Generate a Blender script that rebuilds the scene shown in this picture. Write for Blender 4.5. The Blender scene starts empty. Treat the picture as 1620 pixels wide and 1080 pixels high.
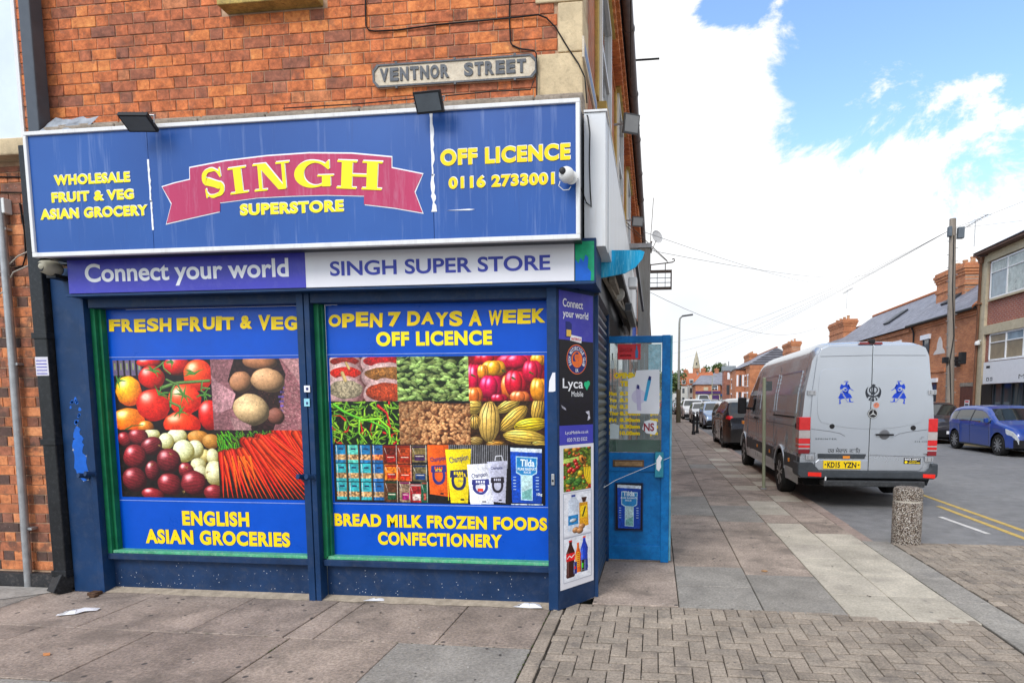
import bpy, bmesh, math, random
import numpy as np
from math import radians as R, sin, cos, pi, sqrt
from mathutils import Vector, Matrix
from mathutils.geometry import tessellate_polygon
rng = random.Random(7)
SC = bpy.context.scene
COL = SC.collection

# ---------------------------------------------------------------- camera
cam_d = bpy.data.cameras.new("camera")
cam = bpy.data.objects.new("camera", cam_d)
COL.objects.link(cam)
SC.camera = cam
cam_d.sensor_fit = 'HORIZONTAL'
cam_d.sensor_width = 36.0
cam_d.lens = 957.0 / 1620 * 36
cam_d.shift_x = -(922.0 - 810) / 1620
cam_d.shift_y = (720.0 - 540) / 1620
cam_d.clip_start = 0.05
cam_d.clip_end = 3000
# axes of the street in camera space (right, down, forward), from its vanishing points
def _dir(u, v):
    return Vector((u - 922.0, v - 720.0, 957.0)).normalized()
_y = _dir(1036, 632)
_x = -_dir(-7186, 651)
_x = (_x - _x.dot(_y) * _y).normalized()
_z = _x.cross(_y)
if _z[1] > 0:
    _z = -_z
cam.matrix_world = Matrix(((_x[0], -_x[1], -_x[2], 0.780), (_y[0], -_y[1], -_y[2], -4.477), (_z[0], -_z[1], -_z[2], 1.6), (0, 0, 0, 1)))

# ---------------------------------------------------------------- light
SUN_ELEV, SUN_AZ = R(42), R(-114)      # azimuth of the sun seen from the scene, from +X counter-clockwise
sun_d = bpy.data.lights.new("sun", 'SUN')
sun_d.energy = 1.5
sun_d.angle = R(22)
sun_d.color = (1.0, 0.96, 0.90)
sun = bpy.data.objects.new("sun", sun_d)
COL.objects.link(sun)
_sd = Vector((cos(SUN_ELEV) * cos(SUN_AZ), cos(SUN_ELEV) * sin(SUN_AZ), sin(SUN_ELEV)))
sun.rotation_euler = _sd.to_track_quat('Z', 'Y').to_euler()

world = bpy.data.worlds.new("World")
SC.world = world
world.use_nodes = True
wn, wl = world.node_tree.nodes, world.node_tree.links
wn.clear()
w_out = wn.new('ShaderNodeOutputWorld')
w_bg = wn.new('ShaderNodeBackground')
w_bg.inputs['Strength'].default_value = 0.1
w_sky = wn.new('ShaderNodeTexSky')
w_sky.sky_type = 'NISHITA'
w_sky.sun_disc = False
w_sky.sun_elevation = SUN_ELEV
w_sky.sun_rotation = pi / 2 - SUN_AZ
w_tc = wn.new('ShaderNodeTexCoord')
# clouds: a layer seen on a flat ceiling above the street (direction / height)
w_sep = wn.new('ShaderNodeSeparateXYZ')
wl.new(w_tc.outputs['Generated'], w_sep.inputs[0])
def wmath(op, a, b=None, c=None, clamp=False):
    n = wn.new('ShaderNodeMath'); n.operation = op; n.use_clamp = clamp
    for i, v in enumerate((a, b, c)):
        if v is None: continue
        if isinstance(v, (int, float)): n.inputs[i].default_value = v
        else: wl.new(v, n.inputs[i])
    return n.outputs[0]
w_map = wn.new('ShaderNodeMapping')
w_map.inputs['Scale'].default_value = (1, 1, 1.5)
wl.new(w_tc.outputs['Generated'], w_map.inputs[0])
w_n1 = wn.new('ShaderNodeTexNoise')
w_n1.inputs['Scale'].default_value = 5.5
w_n1.inputs['Detail'].default_value = 9
w_n1.inputs['Roughness'].default_value = 0.66
w_n1.inputs['Distortion'].default_value = 0.35
wl.new(w_map.outputs[0], w_n1.inputs['Vector'])
# broad openings in the cloud, one of them above the right end of the street
def opening(d, size):
    v = Vector(d).normalized()
    n = wn.new('ShaderNodeVectorMath'); n.operation = 'DISTANCE'
    wl.new(w_tc.outputs['Generated'], n.inputs[0]); n.inputs[1].default_value = v
    return wmath('DIVIDE', n.outputs['Value'], size)
def pix(u, v):
    c = Vector((u - 922.0, v - 720.0, 957.0))
    return (_x.dot(c), _y.dot(c), _z.dot(c))
gaps = None
for d, s in ((pix(1430, -30), 0.150), (pix(1570, -50), 0.172), (pix(1310, 120), 0.09), (pix(1170, -10), 0.055), ((-.9, .5, .8), 0.5), ((.2, -.7, 1.1), 0.4), ((-.8, -.9, .45), 0.35)):
    o = opening(d, s)
    gaps = o if gaps is None else wmath('MINIMUM', gaps, o)
w_n3 = wmath('MULTIPLY', wmath('SUBTRACT', w_n1.outputs['Fac'], 0.5), 3.9)
w_cl = wmath('ADD', gaps, w_n3)
w_rs = wn.new('ShaderNodeMapRange'); w_rs.interpolation_type = 'SMOOTHSTEP'
wl.new(w_cl, w_rs.inputs['Value'])
w_rs.inputs['From Min'].default_value = 0.80
w_rs.inputs['From Max'].default_value = 1.22
# thin grey undersides inside the cloud
w_n2 = wn.new('ShaderNodeTexNoise')
w_n2.inputs['Scale'].default_value = 2.1
w_n2.inputs['Detail'].default_value = 6
wl.new(w_map.outputs[0], w_n2.inputs['Vector'])
w_cr = wn.new('ShaderNodeValToRGB')
w_cr.color_ramp.elements[0].position = 0.30
w_cr.color_ramp.elements[0].color = (6.6, 6.9, 7.3, 1)
w_cr.color_ramp.elements[1].position = 0.52
w_cr.color_ramp.elements[1].color = (8.3, 8.35, 8.4, 1)
wl.new(w_n2.outputs['Fac'], w_cr.inputs['Fac'])
w_blue = wn.new('ShaderNodeMix'); w_blue.data_type = 'RGBA'; w_blue.blend_type = 'MULTIPLY'
w_blue.inputs[0].default_value = 1.0
wl.new(w_sky.outputs[0], w_blue.inputs[6])
w_blue.inputs[7].default_value = (1.95, 2.15, 2.3, 1)
w_mix = wn.new('ShaderNodeMix'); w_mix.data_type = 'RGBA'
wl.new(w_rs.outputs['Result'], w_mix.inputs[0])
wl.new(w_blue.outputs[2], w_mix.inputs[6])
wl.new(w_cr.outputs['Color'], w_mix.inputs[7])
wl.new(w_mix.outputs[2], w_bg.inputs['Color'])
wl.new(w_bg.outputs[0], w_out.inputs['Surface'])

SC.view_settings.view_transform = 'Standard'
SC.view_settings.look = 'None'
SC.view_settings.exposure = 0.50
SC.view_settings.gamma = 1.0
SC.view_settings.use_curve_mapping = False
SC.render.engine = 'CYCLES'
SC.cycles.max_bounces = 6

# ---------------------------------------------------------------- helpers
WM = {}          # world matrices of everything built, so parts keep their place
def world_of(o):
    return WM.get(o.name, Matrix.Identity(4))

class MB:
    """Collects polygons and links them as one mesh object."""
    def __init__(self):
        self.v, self.f, self.m, self.uv = [], [], [], {}
    def poly(self, pts, mi=0, uvs=None):
        n = len(self.v); self.v.extend([tuple(p) for p in pts])
        if uvs: self.uv[len(self.f)] = uvs
        self.f.append(tuple(range(n, n + len(pts)))); self.m.append(mi)
    def box(self, x0, x1, y0, y1, z0, z1, mi=0, fm=None):
        n = len(self.v)
        self.v += [(x0,y0,z0),(x1,y0,z0),(x1,y1,z0),(x0,y1,z0),(x0,y0,z1),(x1,y0,z1),(x1,y1,z1),(x0,y1,z1)]
        self.f += [(n,n+3,n+2,n+1),(n+4,n+5,n+6,n+7),(n,n+1,n+5,n+4),(n+1,n+2,n+6,n+5),(n+2,n+3,n+7,n+6),(n+3,n,n+4,n+7)]
        self.m += [mi]*6
        return self
    def obox(self, c, ax, ay, az, mi=0):
        """box from centre and three half-axis vectors"""
        c, ax, ay, az = map(Vector, (c, ax, ay, az)); n = len(self.v)
        for sz in (-1, 1):
            for sx, sy in ((-1,-1),(1,-1),(1,1),(-1,1)):
                self.v.append(tuple(c + ax*sx + ay*sy + az*sz))
        self.f += [(n,n+3,n+2,n+1),(n+4,n+5,n+6,n+7),(n,n+1,n+5,n+4),(n+1,n+2,n+6,n+5),(n+2,n+3,n+7,n+6),(n+3,n,n+4,n+7)]
        self.m += [mi]*6
        return self
    def bar(self, a, b, w, h=None, mi=0, up=(0,0,1)):
        a, b = Vector(a), Vector(b); d = (b-a); h = w if h is None else h
        u = Vector(up)
        if abs(d.normalized().dot(u)) > .98: u = Vector((1,0,0))
        s = d.cross(u).normalized(); t = s.cross(d).normalized()
        return self.obox((a+b)/2, s*w/2, t*h/2, d/2, mi)
    def slab(self, x0, x1, y0, y1, z0, z1, c=0.004, mi=0):
        n = len(self.v)
        self.v += [(x0,y0,z0),(x1,y0,z0),(x1,y1,z0),(x0,y1,z0),(x0,y0,z1-c),(x1,y0,z1-c),(x1,y1,z1-c),(x0,y1,z1-c),
                   (x0+c,y0+c,z1),(x1-c,y0+c,z1),(x1-c,y1-c,z1),(x0+c,y1-c,z1)]
        for i in range(4):
            j = (i+1) % 4
            self.f += [(n+i,n+j,n+4+j,n+4+i),(n+4+i,n+4+j,n+8+j,n+8+i)]; self.m += [mi,mi]
        self.f.append((n+8,n+9,n+10,n+11)); self.m.append(mi)
        return self
    def tube(self, path, r, seg=8, mi=0, caps=True):
        path = [Vector(p) for p in path]; n0 = len(self.v); k = len(path)
        prev = None
        for i, p in enumerate(path):
            d = (path[min(i+1,k-1)] - path[max(i-1,0)]).normalized()
            u = prev if prev is not None else (Vector((0,0,1)) if abs(d.z) < .9 else Vector((1,0,0)))
            s = d.cross(u)
            if s.length < 1e-6: s = d.cross(Vector((0,1,0)))
            s.normalize(); t = s.cross(d).normalized(); prev = t
            rr = r[i] if isinstance(r, (list, tuple)) else r
            for a in range(seg):
                an = 2*pi*a/seg
                self.v.append(tuple(p + s*cos(an)*rr + t*sin(an)*rr))
        for i in range(k-1):
            for a in range(seg):
                b = (a+1) % seg; o = n0+i*seg
                self.f.append((o+a,o+b,o+seg+b,o+seg+a)); self.m.append(mi)
        if caps:
            self.f.append(tuple(n0+a for a in reversed(range(seg)))); self.m.append(mi)
            self.f.append(tuple(n0+(k-1)*seg+a for a in range(seg))); self.m.append(mi)
        return self
    def lathe(self, prof, c=(0,0,0), axis='Z', seg=16, mi=0):
        """prof: list of (radius, height)"""
        n0 = len(self.v); c = Vector(c)
        for r, h in prof:
            for a in range(seg):
                an = 2*pi*a/seg; p, q = r*cos(an), r*sin(an)
                v = {'Z': (p,q,h), 'Y': (p,h,q), 'X': (h,p,q)}[axis]
                self.v.append(tuple(c + Vector(v)))
        flip = axis == 'Y'
        for i in range(len(prof)-1):
            for a in range(seg):
                b = (a+1) % seg; o = n0+i*seg
                q = (o+a,o+b,o+seg+b,o+seg+a)
                self.f.append(q[::-1] if flip else q); self.m.append(mi)
        for i, rev in ((0, True), (len(prof)-1, False)):
            if prof[i][0] > 1e-5:
                q = [n0+i*seg+a for a in range(seg)]
                if rev != flip: q.reverse()
                self.f.append(tuple(q)); self.m.append(mi)
        return self
    def prism(self, pts, xf, d=0.004, mi=0, d0=0.0):
        """closed 2-D outline, xf(u,v,w) places it; front at w=d, back at w=d0"""
        ar = sum(pts[i][0]*pts[(i+1)%len(pts)][1]-pts[(i+1)%len(pts)][0]*pts[i][1] for i in range(len(pts)))
        if ar < 0: pts = pts[::-1]
        n, k = len(self.v), len(pts)
        self.v += [tuple(xf(u,v,d)) for u,v in pts] + [tuple(xf(u,v,d0)) for u,v in pts]
        for t in tessellate_polygon([[Vector((u,v,0)) for u,v in pts]]):
            a,b,c_ = t
            A,B,C_ = pts[a],pts[b],pts[c_]
            if (B[0]-A[0])*(C_[1]-A[1])-(B[1]-A[1])*(C_[0]-A[0]) < 0: b,c_ = c_,b
            self.f.append((n+a,n+b,n+c_)); self.m.append(mi)
        for i in range(k):
            j = (i+1) % k
            self.f.append((n+i,n+k+i,n+k+j,n+j)); self.m.append(mi)
        return self
    def mesh(self, name, mats):
        me = bpy.data.meshes.new(name)
        me.from_pydata(self.v, [], self.f)
        for m in (mats if isinstance(mats, (list, tuple)) else [mats]): me.materials.append(m)
        if len(me.materials) > 1: me.polygons.foreach_set('material_index', self.m)
        if self.uv:
            l = me.uv_layers.new(name='UVMap')
            for fi, uvs in self.uv.items():
                for li, uv in zip(me.polygons[fi].loop_indices, uvs): l.data[li].uv = uv
        me.update()
        return me
    def build(self, name, mats, parent=None, smooth=None, bevel=0, **props):
        return link(name, self.mesh(name, mats), parent, smooth, bevel, **props)

def link(name, me, parent=None, smooth=None, bevel=0, local=False, **props):
    o = bpy.data.objects.new(name, me); COL.objects.link(o)
    if smooth is not None:
        me.polygons.foreach_set('use_smooth', [True]*len(me.polygons))
        if smooth < 180: me.set_sharp_from_angle(angle=R(smooth))
    if bevel:
        b = o.modifiers.new('bevel', 'BEVEL'); b.width = bevel; b.segments = 2; b.limit_method = 'ANGLE'; b.harden_normals = False
    if parent is not None:
        o.parent = parent
        if not local: o.matrix_parent_inverse = world_of(parent).inverted()
    for k, v in props.items(): o[k] = v
    return o

def thing(name, label, cat, loc=(0,0,0), group=None, rz=0):
    o = bpy.data.objects.new(name, None); COL.objects.link(o)
    o.empty_display_size = .1
    o.location = loc; o.rotation_euler = (0,0,rz)
    o['label'] = label; o['category'] = cat
    if group: o['group'] = group
    WM[o.name] = Matrix.Translation(loc) @ Matrix.Rotation(rz, 4, 'Z')
    return o
def tag(o, label, cat, group=None):
    o['label'] = label; o['category'] = cat
    if group: o['group'] = group
    return o
def copy_thing(root, loc, rz, label, group=None):
    r = root.copy(); COL.objects.link(r); r.location = loc; r.rotation_euler = (0,0,rz); r['label'] = label
    if group: r['group'] = group
    for ch in list(root.children):
        c = ch.copy(); COL.objects.link(c); c.parent = r
        for g in list(ch.children):
            d = g.copy(); COL.objects.link(d); d.parent = c
    return r

# ---------------------------------------------------------------- materials
_mats = {}
def newmat(name):
    m = bpy.data.materials.new(name); m.use_nodes = True
    nt = m.node_tree; b = nt.nodes['Principled BSDF']
    return m, nt, nt.nodes, nt.links, b
def obj_coords(n, l, scale=(1,1,1), space='Object'):
    tc = n.new('ShaderNodeTexCoord')
    mp = n.new('ShaderNodeMapping'); mp.inputs['Scale'].default_value = scale
    if space == 'World':
        g = n.new('ShaderNodeNewGeometry'); l.new(g.outputs['Position'], mp.inputs[0])
    else: l.new(tc.outputs[space], mp.inputs[0])
    return mp.outputs[0]
def noise(n, l, vec, scale, detail=4, rough=.55, dist=0):
    t = n.new('ShaderNodeTexNoise'); t.inputs['Scale'].default_value = scale; t.inputs['Detail'].default_value = detail
    t.inputs['Roughness'].default_value = rough; t.inputs['Distortion'].default_value = dist
    l.new(vec, t.inputs['Vector']); return t.outputs['Fac']
def ramp(n, l, fac, stops):
    r = n.new('ShaderNodeValToRGB'); e = r.color_ramp.elements
    while len(e) < len(stops): e.new(.5)
    for i, (p, c) in enumerate(stops):
        e[i].position = p; e[i].color = (*c, 1) if len(c) == 3 else c
    l.new(fac, r.inputs['Fac']); return r.outputs['Color']
def mixc(n, l, fac, a, b, blend='MIX'):
    m = n.new('ShaderNodeMix'); m.data_type = 'RGBA'; m.blend_type = blend
    for i, v in ((0, fac), (6, a), (7, b)):
        if isinstance(v, (int, float)): m.inputs[i].default_value = v
        elif isinstance(v, tuple): m.inputs[i].default_value = (*v, 1) if len(v) == 3 else v
        else: l.new(v, m.inputs[i])
    return m.outputs[2]
def bump(n, l, b, h, strength=.3, dist=.01):
    k = n.new('ShaderNodeBump'); k.inputs['Strength'].default_value = strength; k.inputs['Distance'].default_value = dist
    l.new(h, k.inputs['Height']); l.new(k.outputs[0], b.inputs['Normal'])
def mathn(n, l, op, a, b=None, clamp=False):
    m = n.new('ShaderNodeMath'); m.operation = op; m.use_clamp = clamp
    for i, v in enumerate((a, b)):
        if v is None: continue
        if isinstance(v, (int, float)): m.inputs[i].default_value = v
        else: l.new(v, m.inputs[i])
    return m.outputs[0]

def pm(name, col, rough=.6, metal=0., vary=.12, scale=6., bumps=0., bscale=60., coat=0., dirt=None, dirt_amt=.4, streak=False, spec=None):
    """plain painted / plastic / metal surface with slight uneven tone, fine relief and wear"""
    if name in _mats: return _mats[name]
    m, nt, n, l, b = newmat(name)
    vec = obj_coords(n, l, (1,1,.12) if streak else (1,1,1), 'World')
    f = noise(n, l, vec, scale, 6, .65)
    lo = tuple(c*(1-vary) for c in col); hi = tuple(min(1, c*(1+vary)) for c in col)
    c = ramp(n, l, f, [(.3, lo), (.7, hi)])
    if dirt:
        g = noise(n, l, vec, scale*4.3, 8, .75, .3)
        k = ramp(n, l, g, [(.5, (0,0,0)), (.72, (1,1,1))])
        k2 = mathn(n, l, 'MULTIPLY', k, dirt_amt)
        c = mixc(n, l, k2, c, dirt)
    l.new(c, b.inputs['Base Color'])
    rr = mathn(n, l, 'MULTIPLY_ADD', f, .25); n[-1].inputs[2].default_value = rough-.12
    l.new(rr, b.inputs['Roughness'])
    b.inputs['Metallic'].default_value = metal
    if coat: b.inputs['Coat Weight'].default_value = coat; b.inputs['Coat Roughness'].default_value = .06
    b.inputs['Specular IOR Level'].default_value = (.22 if not metal and not coat else .5) if spec is None else spec
    if bumps:
        bump(n, l, b, noise(n, l, obj_coords(n, l, (1,1,1), 'World'), bscale, 5, .6), bumps, .01)
    _mats[name] = m; return m

def brickmat(name, axis, cols, mortar=(.36,.27,.2), bw=.225, rh=.083, ms=.006, dark=.6):
    """far or grazing brickwork; axis = horizontal world axis of the wall ('X' or 'Y')"""
    m, nt, n, l, b = newmat(name)
    g = n.new('ShaderNodeNewGeometry'); s = n.new('ShaderNodeSeparateXYZ'); l.new(g.outputs['Position'], s.inputs[0])
    cb = n.new('ShaderNodeCombineXYZ'); l.new(s.outputs[0 if axis == 'X' else 1], cb.inputs[0]); l.new(s.outputs[2], cb.inputs[1])
    t = n.new('ShaderNodeTexBrick'); l.new(cb.outputs[0], t.inputs['Vector'])
    t.inputs['Scale'].default_value = 1; t.inputs['Brick Width'].default_value = bw; t.inputs['Row Height'].default_value = rh
    t.inputs['Mortar Size'].default_value = ms; t.inputs['Mortar Smooth'].default_value = .2; t.inputs['Bias'].default_value = -.1
    t.inputs['Color1'].default_value = (*cols[0], 1); t.inputs['Color2'].default_value = (*cols[1], 1); t.inputs['Mortar'].default_value = (*mortar, 1)
    f = noise(n, l, g.outputs['Position'], 1.3, 6, .6)
    c = mixc(n, l, mathn(n, l, 'MULTIPLY', ramp(n, l, f, [(.4,(0,0,0)),(.75,(1,1,1))]), dark), t.outputs['Color'], tuple(v*.45 for v in cols[1]))
    f2 = noise(n, l, g.outputs['Position'], 14, 4, .7)
    c = mixc(n, l, .35, c, ramp(n, l, f2, [(.3,(.25,.25,.25)),(.7,(.85,.85,.85))]), 'OVERLAY')
    l.new(c, b.inputs['Base Color']); b.inputs['Roughness'].default_value = .85
    bump(n, l, b, mathn(n, l, 'SUBTRACT', 1.0, t.outputs['Fac']), .5, .008)
    return m

def piecemat(name, stops, rough=.85, grain=(40, .25), rel=.35, blot=None, specks=None, coarse=3., wobble=.25):
    """bricks, slabs, pavers: tone differs from piece to piece (random per object and island) and inside each piece"""
    m, nt, n, l, b = newmat(name)
    oi = n.new('ShaderNodeObjectInfo'); g = n.new('ShaderNodeNewGeometry')
    r = mathn(n, l, 'FRACT', mathn(n, l, 'ADD', oi.outputs['Random'], g.outputs['Random Per Island']))
    c = ramp(n, l, r, stops)
    f = noise(n, l, g.outputs['Position'], grain[0], 8, .75)
    c = mixc(n, l, grain[1], c, ramp(n, l, f, [(.28,(.1,.1,.1)),(.72,(.95,.95,.95))]), 'OVERLAY')
    f1 = noise(n, l, g.outputs['Position'], coarse, 6, .7, .4)
    c = mixc(n, l, wobble, c, ramp(n, l, f1, [(.3,(.08,.08,.08)),(.7,(.95,.95,.95))]), 'OVERLAY')
    if blot:
        f2 = noise(n, l, g.outputs['Position'], blot[0], 5, .65)
        c = mixc(n, l, mathn(n, l, 'MULTIPLY', ramp(n, l, f2, [(blot[3],(0,0,0)),(blot[3]+.1,(1,1,1))]), blot[2]), c, blot[1])
    if specks:
        v = n.new('ShaderNodeTexVoronoi'); v.inputs['Scale'].default_value = specks[0]; l.new(g.outputs['Position'], v.inputs['Vector'])
        c = mixc(n, l, mathn(n, l, 'MULTIPLY', ramp(n, l, v.outputs['Distance'], [(specks[1],(1,1,1)),(specks[1]+.03,(0,0,0))]), specks[3]), c, specks[2])
    l.new(c, b.inputs['Base Color']); b.inputs['Roughness'].default_value = rough
    h = mathn(n, l, 'ADD', f, mathn(n, l, 'MULTIPLY', f1, .6))
    bump(n, l, b, h, rel, .006)
    return m

def glassy(name, col=(.02,.025,.03), rough=.05, vary=0, trans=0):
    if name in _mats: return _mats[name]
    m, nt, n, l, b = newmat(name)
    f = noise(n, l, obj_coords(n, l, (1,1,1), 'World'), 1.5, 3)
    l.new(ramp(n, l, f, [(.3, col), (.7, tuple(min(1, c*(1+vary)+.0) for c in col))]), b.inputs['Base Color'])
    b.inputs['Roughness'].default_value = rough; b.inputs['Specular IOR Level'].default_value = .8
    if trans: b.inputs['Transmission Weight'].default_value = trans
    _mats[name] = m; return m

# ---------------------------------------------------------------- placing flat things
def fy(Y):                                   # wall that faces the camera side (-Y): u = X, v = Z
    return lambda u, v, w: (u, Y - w, v)
def fxm(X):                                  # wall that faces -X (right side of the street): u = -Y, v = Z
    return lambda u, v, w: (X - w, -u, v)
_tc = {}
def glyphs(s, bold, spacing=1.0):
    k = (s, bold, spacing)
    if k in _tc: return _tc[k]
    c = bpy.data.curves.new('lettering', 'FONT'); c.body = s; c.size = 1; c.offset = bold; c.extrude = 0; c.resolution_u = 7
    c.space_character = spacing; c.fill_mode = 'FRONT'
    o = bpy.data.objects.new('lettering', c); me = None
    COL.objects.link(o)
    dg = bpy.context.evaluated_depsgraph_get(); dg.update()
    me = bpy.data.meshes.new_from_object(o.evaluated_get(dg))
    vs = [tuple(v.co[:2]) for v in me.vertices]; fs = [tuple(p.vertices) for p in me.polygons]
    bpy.data.objects.remove(o); bpy.data.curves.remove(c); bpy.data.meshes.remove(me)
    _tc[k] = (vs, fs); return vs, fs
def textmb(mb, s, u0, u1, v0, v1, xf, bold=.02, d=.002, spacing=1.0, mi=0, jitter=0, warp=None, d0=None):
    """text scaled to fill the box (u0..u1, v0..v1) on the surface xf, raised by d"""
    vs, fs = glyphs(s, bold, spacing)
    xs = [v[0] for v in vs]; ys = [v[1] for v in vs]
    x0, x1, y0, y1 = min(xs), max(xs), min(ys), max(ys)
    n = len(mb.v); k = len(vs)
    P = []
    for x, y in vs:
        u = u0+(x-x0)/(x1-x0)*(u1-u0); v = v0+(y-y0)/(y1-y0)*(v1-v0)
        if warp: u, v = warp(u, v)
        P.append((u, v))
    flat = d0 is None
    mb.v += [tuple(xf(u, v, d)) for u, v in P]
    if not flat: mb.v += [tuple(xf(u, v, d0)) for u, v in P]
    cnt = {}
    for f in fs:
        a = [vs[i] for i in f]
        s2 = sum(a[i][0]*a[(i+1)%len(a)][1]-a[(i+1)%len(a)][0]*a[i][1] for i in range(len(a)))
        if s2 < 0: f = f[::-1]
        mb.f.append(tuple(n+i for i in f)); mb.m.append(mi)
        if not flat:
            for i in range(len(f)):
                e = (f[i], f[(i+1) % len(f)]); cnt[e] = 1
    if not flat:
        for (a, b_) in cnt:
            if (b_, a) not in cnt:
                mb.f.append((n+a, n+k+a, n+k+b_, n+b_)); mb.m.append(mi)
    return mb
def text(name, s, u0, u1, v0, v1, xf, mat, parent, **kw):
    mb = MB(); textmb(mb, s, u0, u1, v0, v1, xf, **kw)
    return mb.build(name, mat, parent)
def sheet(name, u0, u1, v0, v1, xf, mat, parent, d=.002, d0=0, **props):
    mb = MB()
    c = [(u0,v0),(u1,v0),(u1,v1),(u0,v1)]
    mb.poly([xf(u,v,d) for u,v in c], 0, [(0,0),(1,0),(1,1),(0,1)])
    for i in range(4):
        a, b = c[i], c[(i+1)%4]
        e = [(0,0),(1,0),(1,1),(0,1)]
        mb.poly([xf(*a,d), xf(*a,d0), xf(*b,d0), xf(*b,d)], 0, [e[i], e[i], e[(i+1)%4], e[(i+1)%4]])
    return mb.build(name, mat, parent, **props)
# ---------------------------------------------------------------- printed pictures (flat vinyl print), drawn here pixel by pixel
class Pic:
    def __init__(self, x0, y0, x1, y1, px, bg=(.1,.05,.05)):
        self.x0, self.y0 = x0, y0; self.s = px/(x1-x0)
        self.w = px; self.h = int(round((y1-y0)*self.s))
        self.a = np.zeros((self.h, self.w, 3)) + np.array(bg)
        self.r = np.random.RandomState(3)
        self.n1 = self._noise(6); self.n2 = self._noise(2); self.n3 = self._noise(20)
        self.clip = None
    def _noise(self, k):
        h, w = self.h//k+3, self.w//k+3
        g = self.r.rand(h, w)
        yy = np.arange(self.h)/k; xx = np.arange(self.w)/k
        yi = yy.astype(int); xi = xx.astype(int); fy_ = (yy-yi)[:,None]; fx_ = (xx-xi)[None]
        return (g[yi][:,xi]*(1-fy_)*(1-fx_)+g[yi+1][:,xi]*fy_*(1-fx_)+g[yi][:,xi+1]*(1-fy_)*fx_+g[yi+1][:,xi+1]*fy_*fx_)
    def _win(self, x0, y0, x1, y1):
        a = max(0, int((x0-self.x0)*self.s)); b = min(self.w, int((x1-self.x0)*self.s)+2)
        c = max(0, int((y0-self.y0)*self.s)); d = min(self.h, int((y1-self.y0)*self.s)+2)
        if self.clip:
            cx0, cy0, cx1, cy1 = self.clip
            a = max(a, int(round((cx0-self.x0)*self.s))); b = min(b, int(round((cx1-self.x0)*self.s)))
            c = max(c, int(round((cy0-self.y0)*self.s))); d = min(d, int(round((cy1-self.y0)*self.s)))
        if b <= a or d <= c: return None
        X, Y = np.meshgrid((np.arange(a,b)+.5)/self.s+self.x0, (np.arange(c,d)+.5)/self.s+self.y0)
        return a, b, c, d, X, Y
    def put(self, a, b, c, d, m, col):
        m = np.clip(m, 0, 1)[..., None]
        self.a[c:d, a:b] = self.a[c:d, a:b]*(1-m) + col*m
    def rect(self, x0, y0, x1, y1, col, noise=0):
        W = self._win(x0, y0, x1, y1)
        if not W: return
        a,b,c,d,X,Y = W
        m = ((X>=x0)&(X<=x1)&(Y>=y0)&(Y<=y1)).astype(float)
        cc = np.array(col)*(1+noise*(self.n1[c:d,a:b]-.5)*2)[...,None]
        self.put(a,b,c,d,m,cc)
    def poly(self, pts, col, noise=0, shade=0):
        xs = [p[0] for p in pts]; ys = [p[1] for p in pts]
        W = self._win(min(xs), min(ys), max(xs), max(ys))
        if not W: return
        a,b,c,d,X,Y = W
        ins = np.zeros(X.shape, bool); j = len(pts)-1
        for i in range(len(pts)):
            xi, yi = pts[i]; xj, yj = pts[j]
            t = ((yi > Y) != (yj > Y)) & (X < (xj-xi)*(Y-yi)/(yj-yi+1e-9)+xi)
            ins ^= t; j = i
        cc = np.array(col)*(1+noise*(self.n1[c:d,a:b]+self.n2[c:d,a:b]-1)+shade*((X-min(xs))/(max(xs)-min(xs)+1e-9)-.5))[...,None]
        self.put(a,b,c,d,ins.astype(float),cc)
    def ball(self, cx, cy, rx, ry, col, dark=None, hi=.8, ang=0, streak=0, light=(-.4,-.5), noise=.1, hp=18, rim=1.0):
        m_ = max(rx, ry)*1.05
        W = self._win(cx-m_, cy-m_, cx+m_, cy+m_)
        if not W: return
        a,b,c,d,X,Y = W
        t = R(ang); dx, dy = X-cx, Y-cy
        u = (dx*cos(t)+dy*sin(t))/rx; v = (-dx*sin(t)+dy*cos(t))/ry
        r2 = (u*u+v*v)*(1+.22*(self.n3[c:d,a:b]-.5))
        m = np.clip((1-np.sqrt(r2))*max(3, min(rx,ry)*self.s*.6), 0, 1)
        z = np.sqrt(np.clip(1-r2, 0, 1))
        nx = u*cos(t)-v*sin(t); ny = u*sin(t)+v*cos(t)
        L = np.array([light[0], light[1], .75]); L /= np.linalg.norm(L)
        df = np.clip(nx*L[0]+ny*L[1]+z*L[2], 0, 1)
        col = np.array(col); dark = col*.3 if dark is None else np.array(dark)
        k = np.clip(df**.8*rim, 0, 1)[...,None]
        cc = dark*(1-k)+col*k
        if streak:
            cc = cc*(1+streak*np.sin(np.arctan2(v, z+.2)*26+3*self.n1[c:d,a:b]))[...,None]
        cc = cc*(1+noise*((self.n1[c:d,a:b]-.5)+(self.n2[c:d,a:b]-.5)))[...,None]
        sp = np.clip(df, 0, 1)**hp
        rl = np.clip(-(nx*L[0]+ny*L[1]), 0, 1)**3*np.clip(r2, 0, 1)**2
        cc = cc+(hi*sp)[...,None]*np.array([1,.98,.95])+(.18*rl)[...,None]*col
        cc = cc*(1+.10*(self.n3[c:d,a:b]-.5))[...,None]
        self.put(a,b,c,d,m,np.clip(cc,0,1))
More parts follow.
